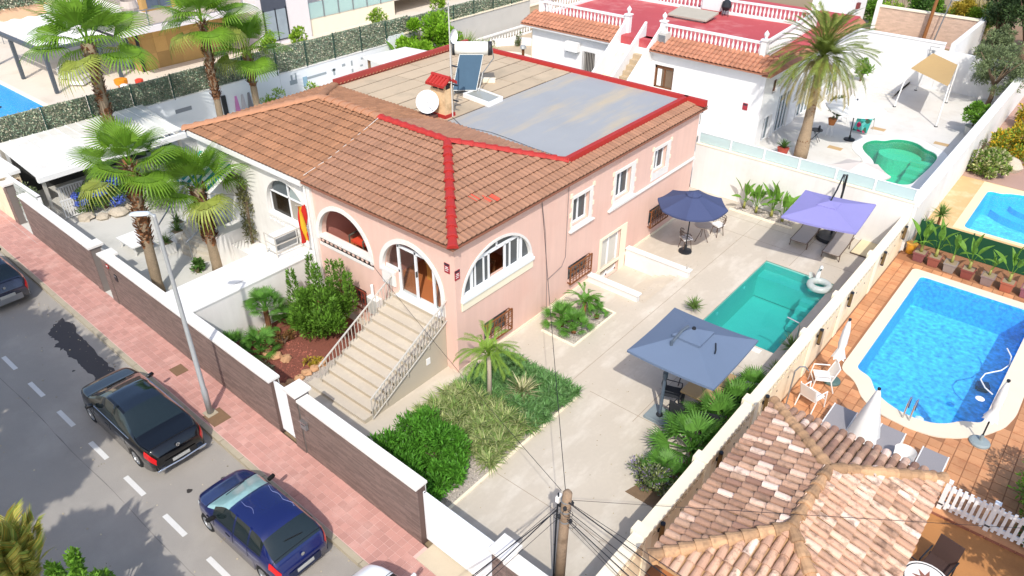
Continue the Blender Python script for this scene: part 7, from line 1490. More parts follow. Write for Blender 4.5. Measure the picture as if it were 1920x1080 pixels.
for k, (x, y, rx, rz, s) in enumerate(((1.25, -3.9, .62, .55, 1), (2.1, -4.1, .6, .5, 2), (2.75, -4.25, .5, .42, 3), (1.3, -2.85, .62, .62, 4), (2.15, -3.0, .65, .66, 5), (2.75, -3.3, .45, .5, 6))):
    shrub(['bright shrub at the street corner of the bed, closest to the stairs foot', 'bright shrub against the coping, second from the stairs foot', 'bright shrub touching the white sliding gate end of the bed', 'bright shrub beside the path to the stairs, behind the front shrubs', 'tallest bright shrub in the bed, next to the olive striped grass', 'bright shrub spilling towards the pale pebbles'][k], 'shrub', 'shrub', (x, y, rz*.6), (rx*1.05, rx*1.05, rz), 3400, .15, .042, BR, 20, s, .38, .8, 'bright green shrubs in the street-side bed')
def rosette(label, name, cat, x, y, z, n, L_, W_, m, el=(.1, 1.45), droop=(.1, .5), group=None, trunk=0):
    t = thing(name, label, cat, (x, y, 0), group); V, F4 = blades_np(np.array([(x, y, z)]*n)+nr.normal(0, .03, (n, 3)), nr.uniform(0, 6.28, n), nr.uniform(*el, n), nr.uniform(L_*.75, L_*1.15, n), W_, nr.uniform(*droop, n)); npmesh('leaf', V, F4, m, t)
    if trunk: MB().tube([(x, y, 0), (x, y, z)], [trunk*1.2, trunk], 9).build('trunk', bootm, t, True)
    return t
yg = leafmat('yucca_leaf', '6d8a45', .3, .35); agv = leafmat('fan_clump_leaf', '5f8f3a', .35, .3)
rosette('spiky yucca in the paving beside the teal pool and the big parasol', 'yucca', 'plant', 4.0, 7.6, .25, 80, .42, .04, yg); rosette('spiky yucca squeezed between the pool shower and the cream wall', 'yucca', 'plant', 7.55, 7.6, .2, 80, .5, .04, yg); rosette('small yucca at the wall near the pool shower pier', 'yucca', 'plant', 7.6, 6.2, .15, 60, .4, .04, yg)
SM = [fan_frond('frond', .5, .42, agv, 150, 15, .1, .05), fan_frond('frond', .42, .36, agv, 150, 13, .25, .05)]
def dwarf(label, x, y, nf, sc, z=.12, group='dwarf fan palms', trunk=0., mm=None):
    t = thing('dwarf_palm', label, 'palm', (x, y, 0), group); R2 = random.Random(int(x*100+y*10))
    MB().tube([(x, y, 0), (x, y, z)], [.09, .08] if not trunk else [trunk*1.1, trunk], 8).build('trunk', bootm, t)
    for k in range(nf): u = (k+.5)/nf; inst(SM[k % 2], 'frond', t, (x, y, z), (R2.uniform(-.3, .3), -rad(75-75*u+R2.uniform(-10, 10)), k*2.39996), sc*R2.uniform(.85, 1.15))
for (x, y, nf, sc, l) in ((7.25, 1.55, 26, 1.5, 'largest dwarf palm by the cream wall, nearest the flowering bush'), (7.3, 2.75, 24, 1.25, 'dwarf palm by the cream wall next to the black dining chairs'), (7.4, 3.75, 22, 1.2, 'dwarf palm by the cream wall under the parasol corner'), (7.45, 4.8, 20, .95, 'smallest dwarf palm by the cream wall on the pool side')): dwarf(l, x, y, nf, sc)
dwarf('dwarf palm topping the flowering bush by the cream wall', 7.1, .1, 18, .85, .3)
struct('bush_bed', MB().wall([(6.55, -.75), (7.9, -.75), (7.9, 5.2), (7.45, 5.2), (7.2, .8), (6.9, .5)], [], (0, 0, .012), (1, 0, 0), (0, 1, 0), .012), mat('bed_earth', '75604a', .95, .25, 8, .2))
shrub('flowering bush with small violet flowers against the cream wall', 'flowering_bush', 'bush', (7.05, -.2, .3), (.6, .55, .38), 3000, .1, .035, leafmat('dusky_leaf', '66754c', .25, .45, ['66754c', '7a8458', '55683f', '8b8f74', '5f6f48', '7d8a3f', '8f7fa8', '6a7a4a']), 14, 21)
# bed by the garden wall
for (x, y, l, n_, sc) in ((.95, 4.05, 'low bushy palm at the near end of the small gravel bed by the pink wall', 22, .9), (1.5, 4.0, 'second low palm at the near end of the small gravel bed', 18, .8), (1.15, 5.5, 'small palm beside the cycad at the far end of the small gravel bed', 12, .6), (1.6, 5.2, 'tiny palm near the edging of the small gravel bed', 12, .55)): dwarf(l, x, y, n_, sc)
CY = feather('frond', .75, leafmat('cycad_leaf', '5d8f33', .35, .25), 24, .2, .55, 1.5, .2, .03)
t = thing('cycad', 'short palm with arching leaves in the small gravel bed by the pink wall', 'palm', (1.2, 5.0, 0)); MB().tube([(1.2, 5.0, 0), (1.2, 5.02, .55)], [.07, .06], 8).build('trunk', bootm, t, True); [inst(CY, 'frond', t, (1.2, 5.02, .55), (0, -rad(50-60*k/12), k*2.39996), rng.uniform(.85, 1.1)) for k in range(12)]
# banana-like plants
def paddle(name, stalk, L_, W_, m, droop=.6):
    V = []; F4 = []; k = 0; rows = []
    for i in range(9):
        t = i/8; x = stalk+L_*t; z = .25*stalk+L_*(.15*t-droop*.5*t*t); w_ = W_*.5*math.sin(math.pi*(.08+.9*t)**.8) if t < 1 else .004
        rows.append([(x, -w_, z+w_*.35), (x, 0, z), (x, w_, z+w_*.35)])
    for i in range(8):
        for s in (0, 1): k = len(V); V += [rows[i][s], rows[i][s+1], rows[i+1][s+1], rows[i+1][s]]; F4.append((k, k+1, k+2, k+3))
    k = len(V); V += [(0, -.02, 0), (0, .02, 0), (stalk, .015, .25*stalk), (stalk, -.015, .25*stalk)]; F4.append((k, k+1, k+2, k+3)); return npproto(name, V, F4, m)
PAD = [paddle('leaf', .55, .75, .24, banana_g, .3), paddle('leaf', .45, .7, .22, banana_g, .8)]
def banana(label, x, y, nl, sc, z0=0, group='banana plants', seed=1):
    t = thing('banana_plant', label, 'plant', (x, y, z0), group); R2 = random.Random(seed)
    MB().tube([(x, y, z0), (x, y, z0+.35*sc)], [.07*sc, .05*sc], 8).build('stem', mat('banana_stem', '8f8f4a', .7, .2, 8), t, True)
    for k in range(nl): inst(PAD[k % 2], 'leaf', t, (x, y, z0+.25*sc), (R2.uniform(-.5, .5), -rad(82-60*(k/nl)), k*2.39996+R2.uniform(-.3, .3)), sc*R2.uniform(.8, 1.15))
BB = rect(.55, 16.0, 3.75, 16.6); struct('banana_bed', MB().wall(rect(1.5, 15.8, 4.1, 16.6), [], (0, 0, .02), (1, 0, 0), (0, 1, 0), .03), gravel); stones('pebbles', rect(1.5, 15.85, 4.05, 16.55), 500, pebm, .025, .06, .02); struct('banana_edging', MB().box(1.4, 15.7, -.02, 4.2, 15.78, .06), creamtrim)
for k, (x, y, l) in enumerate(((1.85, 16.2, 'banana plant nearest the navy parasol against the white wall'), (2.45, 16.1, 'banana plant second from the navy parasol against the white wall'), (3.1, 16.2, 'tallest banana plant in the gravel strip by the white wall'), (3.65, 16.05, 'banana plant nearest the lilac parasol'))): banana(l, x, y, 9, 1.05 if k == 2 else .95, 0, 'banana plants in the gravel strip', k+3)
for k, ((x, y), (nm, c)) in enumerate(zip(POTS, pm_)): banana('banana plant growing in the '+nm+' planter', x, y, [8, 8, 7, 6, 5, 6, 6][k], [.85, .95, .85, .9, .65, .9, .8][k], .38, 'banana plants in square planters', k+20)
# front bed between the two houses: red gravel, rocks, shrubs
struct('red_gravel_bed', MB().wall(rect(-6.6, -4.85, -3.5, -.3), [], (0, 0, .03), (1, 0, 0), (0, 1, 0), .03), mat('red_gravel', '7d4a3c', .95, .25, 14, .35, 50, 1., 50)); stones('red_stones', rect(-6.5, -4.8, -3.6, -2.2), 900, mat('red_stone', '8f5546', .9, .1, rnd=.4), .02, .05, .03)
struct('grey_gravel_strip', MB().wall(rect(-3.5, -4.85, -2.95, -.3), [], (0, 0, .02), (1, 0, 0), (0, 1, 0), .02), gravel); stones('pebbles', rect(-3.48, -4.8, -2.97, -.4), 420, pebm, .02, .045, .02)
brk = mat('honey_rock', 'b98f6a', .9, .2, 4, .15, 20, .5, 12)
for k in range(11):
    y = -4.6+.3*k if k < 8 else -3.3+.1*(k-8); x = -3.55+rng.uniform(-.05, .05) if k < 8 else -5.3+.35*(k-8); s = rng.uniform(.13, .2); mb = MB().lathe([(s*.8, 0), (s, s*.3), (s*.75, s*.75), (s*.2, s*.9)], (x, y, .02), 7); mb.v = [(a+rng.gauss(0, s*.13), b+rng.gauss(0, s*.13), c) for a, b, c in mb.v]; o = mb.build('rock', brk); tag(o, 'honey coloured rock edging the red gravel bed beside the entrance stairs', 'rock', 'honey coloured rocks edging the red gravel bed')
big = leafmat('lush_leaf', '628a2e', .35, .5)
t = shrub('big lush green shrub with upright shoots beside the entrance stairs', 'shrub', 'shrub', (-4.75, -1.35, .95), (1.15, .95, .85), 9000, .15, .05, big, 34, 31, .34, .9, None, 8)
mb_n = 0; PP = []; DD = []; NN = []
for k, (x, y, h) in enumerate(((-5.6, -1.0, 2.55), (-4.9, -.75, 2.45), (-4.6, -.6, 2.5), (-4.1, -.7, 2.3), (-5.9, -1.6, 2.1), (-5.2, -1.1, 2.35), (-4.4, -1.2, 2.2), (-3.9, -1.5, 1.8))):
    n = 420; zz_ = nr.uniform(.9, h, n); rr_ = .2*(1.15-(zz_-.9)/(h-.9)*.8); a_ = nr.uniform(0, 6.28, n); PP.append(np.stack([x+rr_*np.cos(a_)*nr.rand(n)**.5, y+rr_*np.sin(a_)*nr.rand(n)**.5, zz_], 1)); DD.append(np.stack([np.cos(a_), np.sin(a_), np.full(n, .9)], 1)); NN.append(nr.normal(0, .6, (n, 3))+np.array((0, 0, 1)))
V, F4 = np_leaves(np.concatenate(PP), np.concatenate(DD), np.concatenate(NN), .14, .045); npmesh('upright_shoots', V, F4, big, t)
dwarf('short-trunked fan palm against the white block wall', -6.2, -2.55, 26, .85, 1.0, 'dwarf fan palms', .09); dwarf('low dwarf palm at the street wall under the short-trunked fan palm', -6.1, -4.0, 22, .85); dwarf('low dwarf palm in the red gravel bed beside another dwarf palm', -5.5, -3.4, 22, .9); dwarf('low dwarf palm between the lush shrub and the white block wall', -6.0, -1.9, 18, .9)
shrub('low grey green succulent patch on the red gravel', 'succulent', 'plant', (-4.6, -3.9, .1), (.45, .4, .1), 700, .09, .04, leafmat('succulent_leaf', '8c8f6c', .2, .4), 10, 41); shrub('small yellow edged plant at the stair side of the red gravel bed', 'plant', 'plant', (-3.75, -2.6, .15), (.25, .3, .15), 350, .1, .04, yellow_g, 6, 42); shrub('rusty brown plant under the lush shrub', 'plant', 'plant', (-5.4, -2.6, .2), (.35, .35, .22), 500, .1, .04, leafmat('rusty_leaf', '7a5a35', .2, .4), 8, 43)
# white garden: plumbago, pots, climber, greenery
pb = shrub('bush covered in blue flowers behind the pale rocks', 'flowering_bush', 'bush', (-19.3, -1.7, .7), (.8, 1.1, .65), 3600, .11, .06, deep_g, 16, 51); P_, D_, N_ = cloud(900, (-19.15, -1.8, .65), (.85, 1.1, .6), 9, 52, .3, .6, .8); V, F4 = np_leaves(P_, N_, D_, .09, .09); npmesh('flower', V, F4, mat('blue_petal', '4a5fb0', .7, .1, rnd=.4), pb)
shrub('feathery climbing shrub hanging behind the leaning palm crown', 'shrub', 'shrub', (-17.5, 0.2, 1.1), (1.3, 1.2, .9), 3200, .14, .05, leafmat('grey_green_leaf', '75865a', .3, .4), 18, 53); shrub('bare twiggy vine over the pale lattice trellis', 'vine', 'vine', (-19.4, -4.3, 1.2), (1.4, .25, .7), 1300, .1, .03, olive_g, 20, 54)
shrub('dark leafy shrub under the stout fan palm', 'shrub', 'shrub', (-13.3, .4, .8), (.8, .5, .7), 2200, .13, .05, deep_g, 12, 55); shrub('low leafy plant at the foot of the stout fan palm', 'plant', 'plant', (-11.5, -2.0, .2), (.3, .3, .22), 350, .13, .08, deep_g, 6, 56); shrub('leafy vine hanging beside the white house arch window', 'vine', 'vine', (-10.4, -.2, 2.2), (.35, .2, 1.2), 900, .12, .05, leafmat('brown_green_leaf', '6f6f48', .25, .4), 12, 57)
for k, (x, y) in enumerate(WPOTS): rosette(['spiky plant in the white planter by the foot of the street-side handrail', 'spiky plant in the middle white planter', 'spiky plant in the white planter farthest from the street lamp'][k], 'potted_yucca', 'plant', x, y, .45, 45, .45, .035, yg, group='spiky plants in white planters')
shrub('yellow green shrub by the mural wall under the lower fan palm', 'shrub', 'shrub', (-22.6, 9.7, .9), (.7, .7, .7), 1500, .16, .06, lime_g, 10, 58); shrub('small yellow green shrub against the mural wall nearer the roof ridge', 'shrub', 'shrub', (-22.4, 12.2, .8), (.5, .6, .6), 1100, .16, .06, lime_g, 8, 59)
# side garden greenery
shrub('big bright green bush rising over the flat roof parapet', 'bush', 'bush', (-22.3, 20.9, 2.0), (1.6, 2.3, 1.75), 12000, .21, .14, leafmat('apple_leaf', '84b02e', .4, .4), 30, 61, .3, .7); shrub('golden green bush at the edge of the flat white patio roof', 'bush', 'bush', (-20.6, 20.4, 1.0), (.8, 1.0, .9), 2600, .2, .12, lime_g, 12, 62)
for k, (x, y, s) in enumerate(((-21.3, 23.6, 1.2), (-20.3, 24.2, 1.0), (-19.2, 23.4, 1.0), (-20.6, 22.6, 1.3), (-19.4, 22.3, 1.0))): rosette(['tall grassy clump behind the water tank', 'grassy clump nearer the round pool', 'grassy clump at the corner nearest the cream facade', 'widest grassy clump beside the big bright bush', 'grassy clump just over the red parapet'][k], 'grass_clump', 'plant', x, y, .7*s, 240, 1.25*s, .05, leafmat('clump_blade', '7f9a3a', .35, .4), (.1, 1.5), (.3, 1.2), 'grassy clumps beyond the flat roof')
banana('banana plant in a white pot by the hedge screen', -23.2, 19.4, 8, 1.3, .3, None, 71); shrub('low green ground plant by the brown post lantern', 'plant', 'plant', (-17.2, 24.2, .2), (1.2, .8, .25), 1500, .15, .06, deep_g, 12, 63); shrub('pale bare shrub by the low balustrade', 'shrub', 'shrub', (-21.8, 29.6, .5), (.3, .4, .5), 400, .12, .04, olive_g, 6, 64)
for k, (y, r_) in enumerate(((6.5, .5), (8.6, .6), (20.0, .5), (14.5, .7))): shrub(['yellow green shrub poking over the leafy screen near the lower fan palm', 'yellow green shrub over the leafy screen by the tall window', 'yellow green shrub over the leafy screen farthest along it', 'yellow green shrub over the leafy screen at the glass terrace panels'][k], 'shrub', 'shrub', (-25.2, y+5, 3.2), (r_*.8, r_*1.1, .6), 700, .18, .09, lime_g, 8, 80+k, group='shrubs beyond the leafy screen')
# beyond the boundary: bushes and pots on the turquoise pool side
shrub('variegated cream and green bush beside the tall white wall', 'bush', 'bush', (9.15, 27.0, .55), (.85, .75, .6), 4200, .16, .08, leafmat('variegated_leaf', '8a9a55', .35, .4, ['7f9a45', 'b5b57f', '5f8035', '8fa050', 'c9c49a', '6d8a3a']), 18, 91, .4)
shrub('yellow flowering bush beyond the variegated bush', 'bush', 'bush', (9.6, 30.3, .6), (.9, 1.5, .65), 4600, .16, .08, leafmat('yellow_flower_leaf', '98a038', .35, .4, ['8aa03a', 'c9a82c', '7f9a35', 'b5a83a', '6f8a30', 'd0a028']), 20, 92, .4); shrub('golden bush at the far end of the tall white wall', 'bush', 'bush', (9.5, 34.5, .6), (.9, 1.5, .65), 3200, .16, .08, leafmat('golden_flower_leaf', 'b09a32', .35, .4, ['9a9a35', 'd0a028', '8f9a35', 'c4a830']), 14, 93, .4)
tag(MB().lathe([(.45, 0), (.55, .2), (.35, .5), (.1, .62)], (9.9, 28.4, 0), 8).build('boulder', rockm), 'pale boulder between the variegated bush and the yellow flowering bush', 'boulder')
rosette('spiky yucca on a stem behind the planters by the white wall', 'yucca', 'plant', 8.85, 19.5, .75, 110, .5, .04, yg, trunk=.05, el=(-.2, 1.5)); rosette('spiky yucca low in front of the green screen corner', 'yucca', 'plant', 8.65, 18.7, .4, 100, .5, .04, yg, trunk=.05, el=(-.2, 1.5)); shrub('small sprig on the tall white wall', 'plant', 'plant', (8.5, 28.4, .9), (.15, .2, .4), 200, .1, .04, olive_g, 5, 95)
shrub('dark green bush at the picture edge beside the picket fence', 'bush', 'bush', (15.0, 5.6, .8), (.8, 1.2, .8), 4200, .13, .05, bright_g, 18, 96); shrub('shaded bush behind the end of the picket fence', 'bush', 'bush', (15.3, 4.3, .5), (.6, .6, .5), 1500, .13, .05, deep_g, 10, 97); shrub('small plant at the foot of the cream wall beside the pavilion roof', 'plant', 'plant', (8.5, 3.4, .25), (.22, .3, .25), 260, .16, .08, deep_g, 6, 98); shrub('leafy sprig at the cream wall under the pavilion eave', 'plant', 'plant', (8.5, 2.4, .25), (.22, .25, .3), 220, .16, .08, bright_g, 6, 99)
# white patio trees and pots
def tree(label, name, base, h, r, n, L_, W_, m, seed, clumps=26, trunk=.14, fork=.35, group=None, cl=.3, sq=.75):
    t = thing(name, label, 'tree', base, group); B = Vector(base); R2 = random.Random(seed); c = B+Vector((0, 0, h-r*sq))
    f = B+Vector((R2.uniform(-.1, .1), R2.uniform(-.1, .1), h*fork)); MB().tube([B, B.lerp(f, .5)+Vector((.06, .03, 0)), f], [trunk*1.2, trunk, trunk*.8], 9).build('trunk', twig, t, True); mb = MB()
    for k in range(7): a = k*.9+R2.random(); e = c+Vector((r*.75*math.cos(a), r*.75*math.sin(a), r*.5*R2.uniform(-.3, 1))); mb.tube([f, f.lerp(e, .5)+Vector((0, 0, .15)), e], [trunk*.55, trunk*.35, .02], 6)
    mb.build('limbs', twig, t, True); P_, D_, N_ = cloud(n, c, (r, r, r*sq), clumps, seed, cl, .3, .45); V, F4 = np_leaves(P_, D_, N_, nr.uniform(L_*.7, L_*1.3, n), W_); npmesh('crown', V, F4, m, t); return t
tree('grey green olive tree standing by the tall white wall beside the shade sail', 'olive_tree', (7.0, 37.4, 0), 3.7, 1.85, 9000, .16, .05, olive_g, 101, 40, .13, .35, None, .24)
t = thing('citrus_tree', 'small round citrus tree in a grey pot by the tall white wall', 'tree', (7.3, 32.2, 0)); MB().lathe([(.28, 0), (.35, .4), (.38, .45)], (7.3, 32.2, 0), 14).build('pot', greyy, t); MB().bar((7.3, 32.2, .4), (7.3, 32.2, .9), .04, 7).build('trunk', twig, t); P_, D_, N_ = cloud(2000, (7.3, 32.2, 1.15), (.6, .6, .55), 12, 102); V, F4 = np_leaves(P_, D_, N_, .15, .08); npmesh('crown', V, F4, bright_g, t)
t = thing('pot_plant', 'terracotta pot with a cactus-like plant on the white stool', 'pot', (1.6, 27, .63)); MB().lathe([(.14, 0), (.22, .3), (.24, .34)], (1.6, 27, .63), 14).build('pot', mat('terracotta_pot', 'b5713f', .8, .1), t); P_, D_, N_ = cloud(300, (1.6, 27, 1.6), (.35, .35, .55), 8, 103); V, F4 = np_leaves(P_, D_, N_, .22, .12); npmesh('leaf', V, F4, olive_g, t)
t = thing('pot_plant', 'red terracotta pot with spiky leaves behind the frosted glass panels', 'pot', (.75, 22.9, 0)); MB().lathe([(.2, 0), (.28, .35), (.3, .4)], (.75, 22.9, 0), 14).build('pot', mat('red_pot', 'a8493a', .8, .1), t); n = 60; V, F4 = blades_np(np.array([(.75, 22.9, .4)]*n), nr.uniform(0, 6.28, n), nr.uniform(.4, 1.5, n), .5, .05, .4); npmesh('leaf', V, F4, deep_g, t)
shrub('small round shrub on the white patio wall behind the date palm fronds', 'shrub', 'shrub', (-.3, 37.6, .9), (.5, .5, .7), 900, .15, .08, bright_g, 8, 104)
# far greenery along the back lane
for k in range(7): x = -4.6+1.25*k; shrub(['hedge bush behind the brick wall, at its corner by the red lantern', 'hedge bush behind the brick wall, second along', 'hedge bush behind the brick wall, left of the timber pole', 'hedge bush behind the brick wall, at the timber pole', 'rounded bush behind the brick wall, at the grey lamp post', 'yellowish bush behind the brick wall', 'bush behind the brick wall near its white end pier'][k].replace('left of', 'just before'), 'hedge_bush', 'bush', (x, 52.6, 1.7), (.95, .9, 1.3), 2200, .2, .1, (bright_g, lime_g, bright_g, deep_g, bright_g, yellow_g, lime_g)[k], 12, 110+k, group='bushes behind the pale brick wall')
t = thing('tall_grass', 'straw coloured tall grass beside the dark pines', 'grass', (2.4, 55, 0)); n = 700; V, F4 = blades_np(np.stack([nr.uniform(1.2, 3.4, n), nr.uniform(53.5, 56, n), nr.uniform(0, 1.4, n)], 1), nr.uniform(0, 6.28, n), nr.uniform(.8, 1.5, n), nr.uniform(1.2, 2.4, n), .06, nr.uniform(.2, 1, n)); npmesh('blade', V, F4, dry_g, t, kind='stuff')
for k, (x, y, h, r_) in enumerate(((4.6, 50.5, 6.0, 1.5), (6.6, 49.0, 6.5, 1.7), (8.6, 50.5, 6.4, 1.7), (10.8, 51.5, 6.5, 1.8), (5.4, 46.5, 2.6, 1.0))): tree(['dark dense tree beside the white end of the brick wall', 'tallest dark dense tree over the far end of the white wall', 'dark dense tree at the corner of the picture', 'dark dense tree farthest along the lane', 'grey bushy tree in front of the dark dense trees'][k], 'pine_tree', (x, y, 0), h, r_, 7000 if k < 4 else 2500, .24, .09, pine_g if k < 4 else olive_g, 120+k, 40, .2, .2, 'trees at the end of the lane', .22, 1.5 if k < 4 else .9)
shrub('orange flowering bush under the dark trees', 'bush', 'bush', (9.4, 44.5, .5), (.8, .8, .6), 1200, .15, .08, leafmat('orange_flower_leaf', 'b5803a', .3, .4), 8, 130); sheet('dirt_verge', rect(3.72, 46.2, 24, 60), [], -.02, mat('brown_verge', '8a6f58', .95, .2, .8, .2, 20))
# street verge plants at the bottom corner of the picture, and trees shading the road
struct('verge', MB().box(-70, -20, -.2, 30, -11.7, .0), kerbm)
t = thing('verge_palm', 'yellow tipped palm seen from above at the bottom corner by the road', 'palm tree', (-.5, -11.95, 0)); VP = feather('frond', 1.25, leafmat('yellow_tip_leaf', 'a8ac52', .35, .35, ['a8ac52', '8f9f45', 'c4b860', 'b5a045', '98a850']), 44, .5, .9, .7, .5, .035)
MB().tube([(-.5, -11.95, 0), (-.5, -11.95, 1.7)], [.25, .2], 10).build('trunk', bootm, t, True); [inst(VP, 'frond', t, (-.5, -11.95, 1.7), (rng.uniform(-.3, .3), -rad(84-60*k/44), k*2.39996), rng.uniform(.85, 1.15)) for k in range(44)]
shrub('dense green verge bush beside the yellow tipped palm', 'bush', 'bush', (1.0, -11.25, 1.6), (.75, .6, .75), 5200, .1, .05, bright_g, 24, 141, .34)
shrub('open twiggy green sapling behind the yellow tipped palm', 'bush', 'bush', (.15, -11.35, 1.9), (.4, .35, .75), 1400, .1, .06, bright_g, 10, 142, .3)
for k, (x, y, h, r_) in enumerate(((-4.6, -14.2, 9.3, 2.2), (-8.0, -13.9, 9.0, 2.3), (-1.9, -15.4, 9.0, 1.8), (-11.4, -13.3, 8.5, 2.0), (1.7, -15.6, 7.6, 1.3))):
    tree(['tallest street tree', 'bushy street tree', 'older street tree', 'slimmer street tree', 'spreading street tree'][k]+' shading the road from the verge, out of view', 'street_tree', (x, y, 0), h, r_, 7000, .34, .16, deep_g, 160+k, 22, .16, .45, None, .3, .8)
tree('leafy garden tree shading the terracotta terrace, out of view', 'garden_tree', (17.2, 2.2, 0), 4.6, 2.1, 7000, .25, .12, deep_g, 170, 30)
lt_ = 260; P_ = np.stack([nr.uniform(.1, 7.8, lt_), nr.uniform(-4.6, 16, lt_), np.full(lt_, .006)], 1); V, F4 = np_leaves(P_[[not (4.3 < p[0] < 7.2 and 7 < p[1] < 12.8) for p in P_]], nr.normal(0, 1, (lt_, 3))[[not (4.3 < p[0] < 7.2 and 7 < p[1] < 12.8) for p in P_]]*np.array((1, 1, .05)), np.array([(0, 0, 1.)]*lt_)[[not (4.3 < p[0] < 7.2 and 7 < p[1] < 12.8) for p in P_]], .05, .022); npmesh('leaf_litter', V, F4, leafmat('dry_leaf', '8f7a4a', .1, .4), kind='stuff')
# ------------------------------------------------------------ cars
tyre = mat('tyre', '1b1b1c', .9, .1); rim = mat('alloy_rim', 'a9abad', .3, .05, metal=.7); lampr = mat('red_lens', 'c0161a', .2, .05, coat=.6); lampw = mat('clear_lens', 'cfd6da', .1, .05, coat=.6); chrome = mat('chrome', 'd0d2d4', .15, .02, metal=.9); plate_w = mat('plate_white', 'a9aaa6', .5)
carglass = mat('car_glass', '1c2628', .08, .02, spec=.6, coat=.3); under = mat('car_underside', '0e0e0f', .9)
def interp(tab, x):
    xs_, ys_ = zip(*tab); return float(np.interp(x, xs_, ys_))
def smooth_tab(tab, L_, n=241, k=9):
    xs_ = np.linspace(0, L_, n); y = np.interp(xs_, *zip(*tab)); yp = np.pad(y, k, mode='edge'); ker = np.hanning(2*k+1); ker /= ker.sum(); y2 = np.convolve(yp, ker, 'valid'); return list(zip(xs_, y2))
def car(label, paint, L_, W_, top, belt, plan, ax, wr, roofw, gl, roof_m=None, group='cars parked along the kerb', kind='saloon', marks=None, glassm=None):
    """x from rear (0) to nose (L); origin under the middle of the rear bumper"""
    t = thing('parked_car', label, 'car', (0, 0, 0), group); T = smooth_tab(top, L_); Bt = smooth_tab(belt, L_); Pw = smooth_tab(plan, L_, k=5); gm_ = glassm or carglass
    def sec(x):
        zt, zb, w_ = interp(T, x), interp(Bt, x), interp(Pw, x)*W_/2; zb = min(zb, zt-.015); lo = .2+.1*max(0, 1-x/.4)+.06*max(0, 1-(L_-x)/.5)
        for a in ax:
            if abs(x-a) < wr*1.13: lo = max(lo, wr*.95+math.sqrt(max((wr*1.13)**2-(x-a)**2, 0))*1.0-.02)
        k_ = min(1, max(0, (zt-zb)/.42)); wt = w_*(1-(1-roofw)*k_)
        mid = max(.5*(zb+.3), lo+.05); lo = min(lo, zb-.1)
        P_ = [(.88*w_, lo), (.985*w_, lo+.01), (1.0*w_, max(lo+.03, min(mid, zb-.08))), (.99*w_, max(lo+.045, zb-.16)), (.965*w_, max(lo+.06, zb-.05)), (.93*w_, zb)]
        for f in (.25, .5, .75): P_.append((.93*w_+(wt*.93-.93*w_)*f**1.15, zb+(zt-.055*k_-zb)*f))
        P_ += [(wt*.90, zt-.035*k_-.004), (wt*.8, zt-.01*k_), (wt*.5, zt+.012*k_+.006), (0, zt+.018*k_+.01)]
        return P_
    n = 96; xs_ = [L_*(.5-.5*math.cos(math.pi*i/n))*.55+L_*i/n*.45 for i in range(n+1)]
    rows = []
    for x in xs_: s = sec(x); rows.append([(x, -y, z) for y, z in s]+[(x, y, z) for y, z in s[-2::-1]])
    def faces(sel):
        mb = MB()
        for i in range(n):
            for k in range(len(rows[0])-1):
                xm = (xs_[i]+xs_[i+1])/2; kk = k if k < 12 else 23-k
                if sel(xm, kk): mb.add([rows[i][k], rows[i+1][k], rows[i+1][k+1], rows[i][k+1]], [(0, 1, 2, 3)])
        return mb
    side = lambda x, k: k in (5, 6, 7, 8) and gl['s0'] < x < gl['s1'] and not any(abs(x-p) < .035 for p in gl['pil'])
    front = lambda x, k: k >= 9 and gl['f0'] < x < gl['f1'] or (k == 8 and gl['f0']+.25 < x < gl['f1'] and x > gl['s1']+.0)
    rear = lambda x, k: k >= 9 and gl['r0'] < x < gl['r1']
    roofp = lambda x, k: roof_m is not None and k >= 10 and gl['r1']+.03 <= x <= gl['f0']-.03
    def weld(mb, name, m, off=0.):
        import bmesh
        o = mb.build(name, m, t, True); bm = bmesh.new(); bm.from_mesh(o.data); bmesh.ops.remove_doubles(bm, verts=bm.verts, dist=.0005); bmesh.ops.recalc_face_normals(bm, faces=bm.faces)
        bm.to_mesh(o.data); bm.free(); return o
    bd = faces(lambda x, k: not (side(x, k) or front(x, k) or rear(x, k) or roofp(x, k))); bd.f.append(tuple(range(len(bd.v), len(bd.v)+25))); bd.v += rows[0]; bd.f.append(tuple(range(len(bd.v)+24, len(bd.v)-1, -1))); bd.v += rows[-1]; bd.mi += [0, 0]; weld(bd, 'body', paint)
    weld(faces(front), 'windscreen', gl.get('fm', gm_)); weld(faces(rear), 'rear_window', gm_)
    if roof_m is not None: weld(faces(roofp), 'roof_panel', roof_m)
    for s_, nm in ((-1, 0), (1, 1)):
        mb = MB()
        for i in range(n):
            for k in range(24):
                kk = k if k < 12 else 23-k; xm = (xs_[i]+xs_[i+1])/2
                if side(xm, kk) and ((k < 12) == (s_ < 0)): mb.add([rows[i][k], rows[i+1][k], rows[i+1][k+1], rows[i][k+1]], [(0, 1, 2, 3)])
        weld(mb, 'side_window', gm_)
        # trim line round the windows and door seams
        tr = MB(); tr.tube([(x, s_*(sec(x)[5][0]+.004), sec(x)[5][1]) for x in np.linspace(gl['s0'], gl['s1'], 16)], .012, 5); tr.build('window_trim', gl.get('trim', dark), t)
        for x in gl['doors']: MB().tube([(x+.0, s_*(p[0]+.001), p[1]) for p in sec(x)[2:6]], .006, 4).build('door_seam', under, t)
        for x in gl['doors'][1:]: MB().box(x+.12, s_*(W_/2-.01)-.012, .72, x+.3, s_*(W_/2-.01)+.012, .75).build('door_handle', gl.get('hm', paint), t)
        x = gl['f1']-.42; q = sec(x)[5]; MB().loft([[(x+.05*math.cos(a)+dx, s_*(q[0]+dy), q[1]+.08+.075*r_*math.sin(a)) for a in [2*math.pi*i/10 for i in range(10)]] for dx, dy, r_ in ((0, .02, .5), (.0, .06, 1), (0.02, .2, 1), (.03, .23, .4))], closed=True).build('wing_mirror', gl.get('mm', paint), t, True)
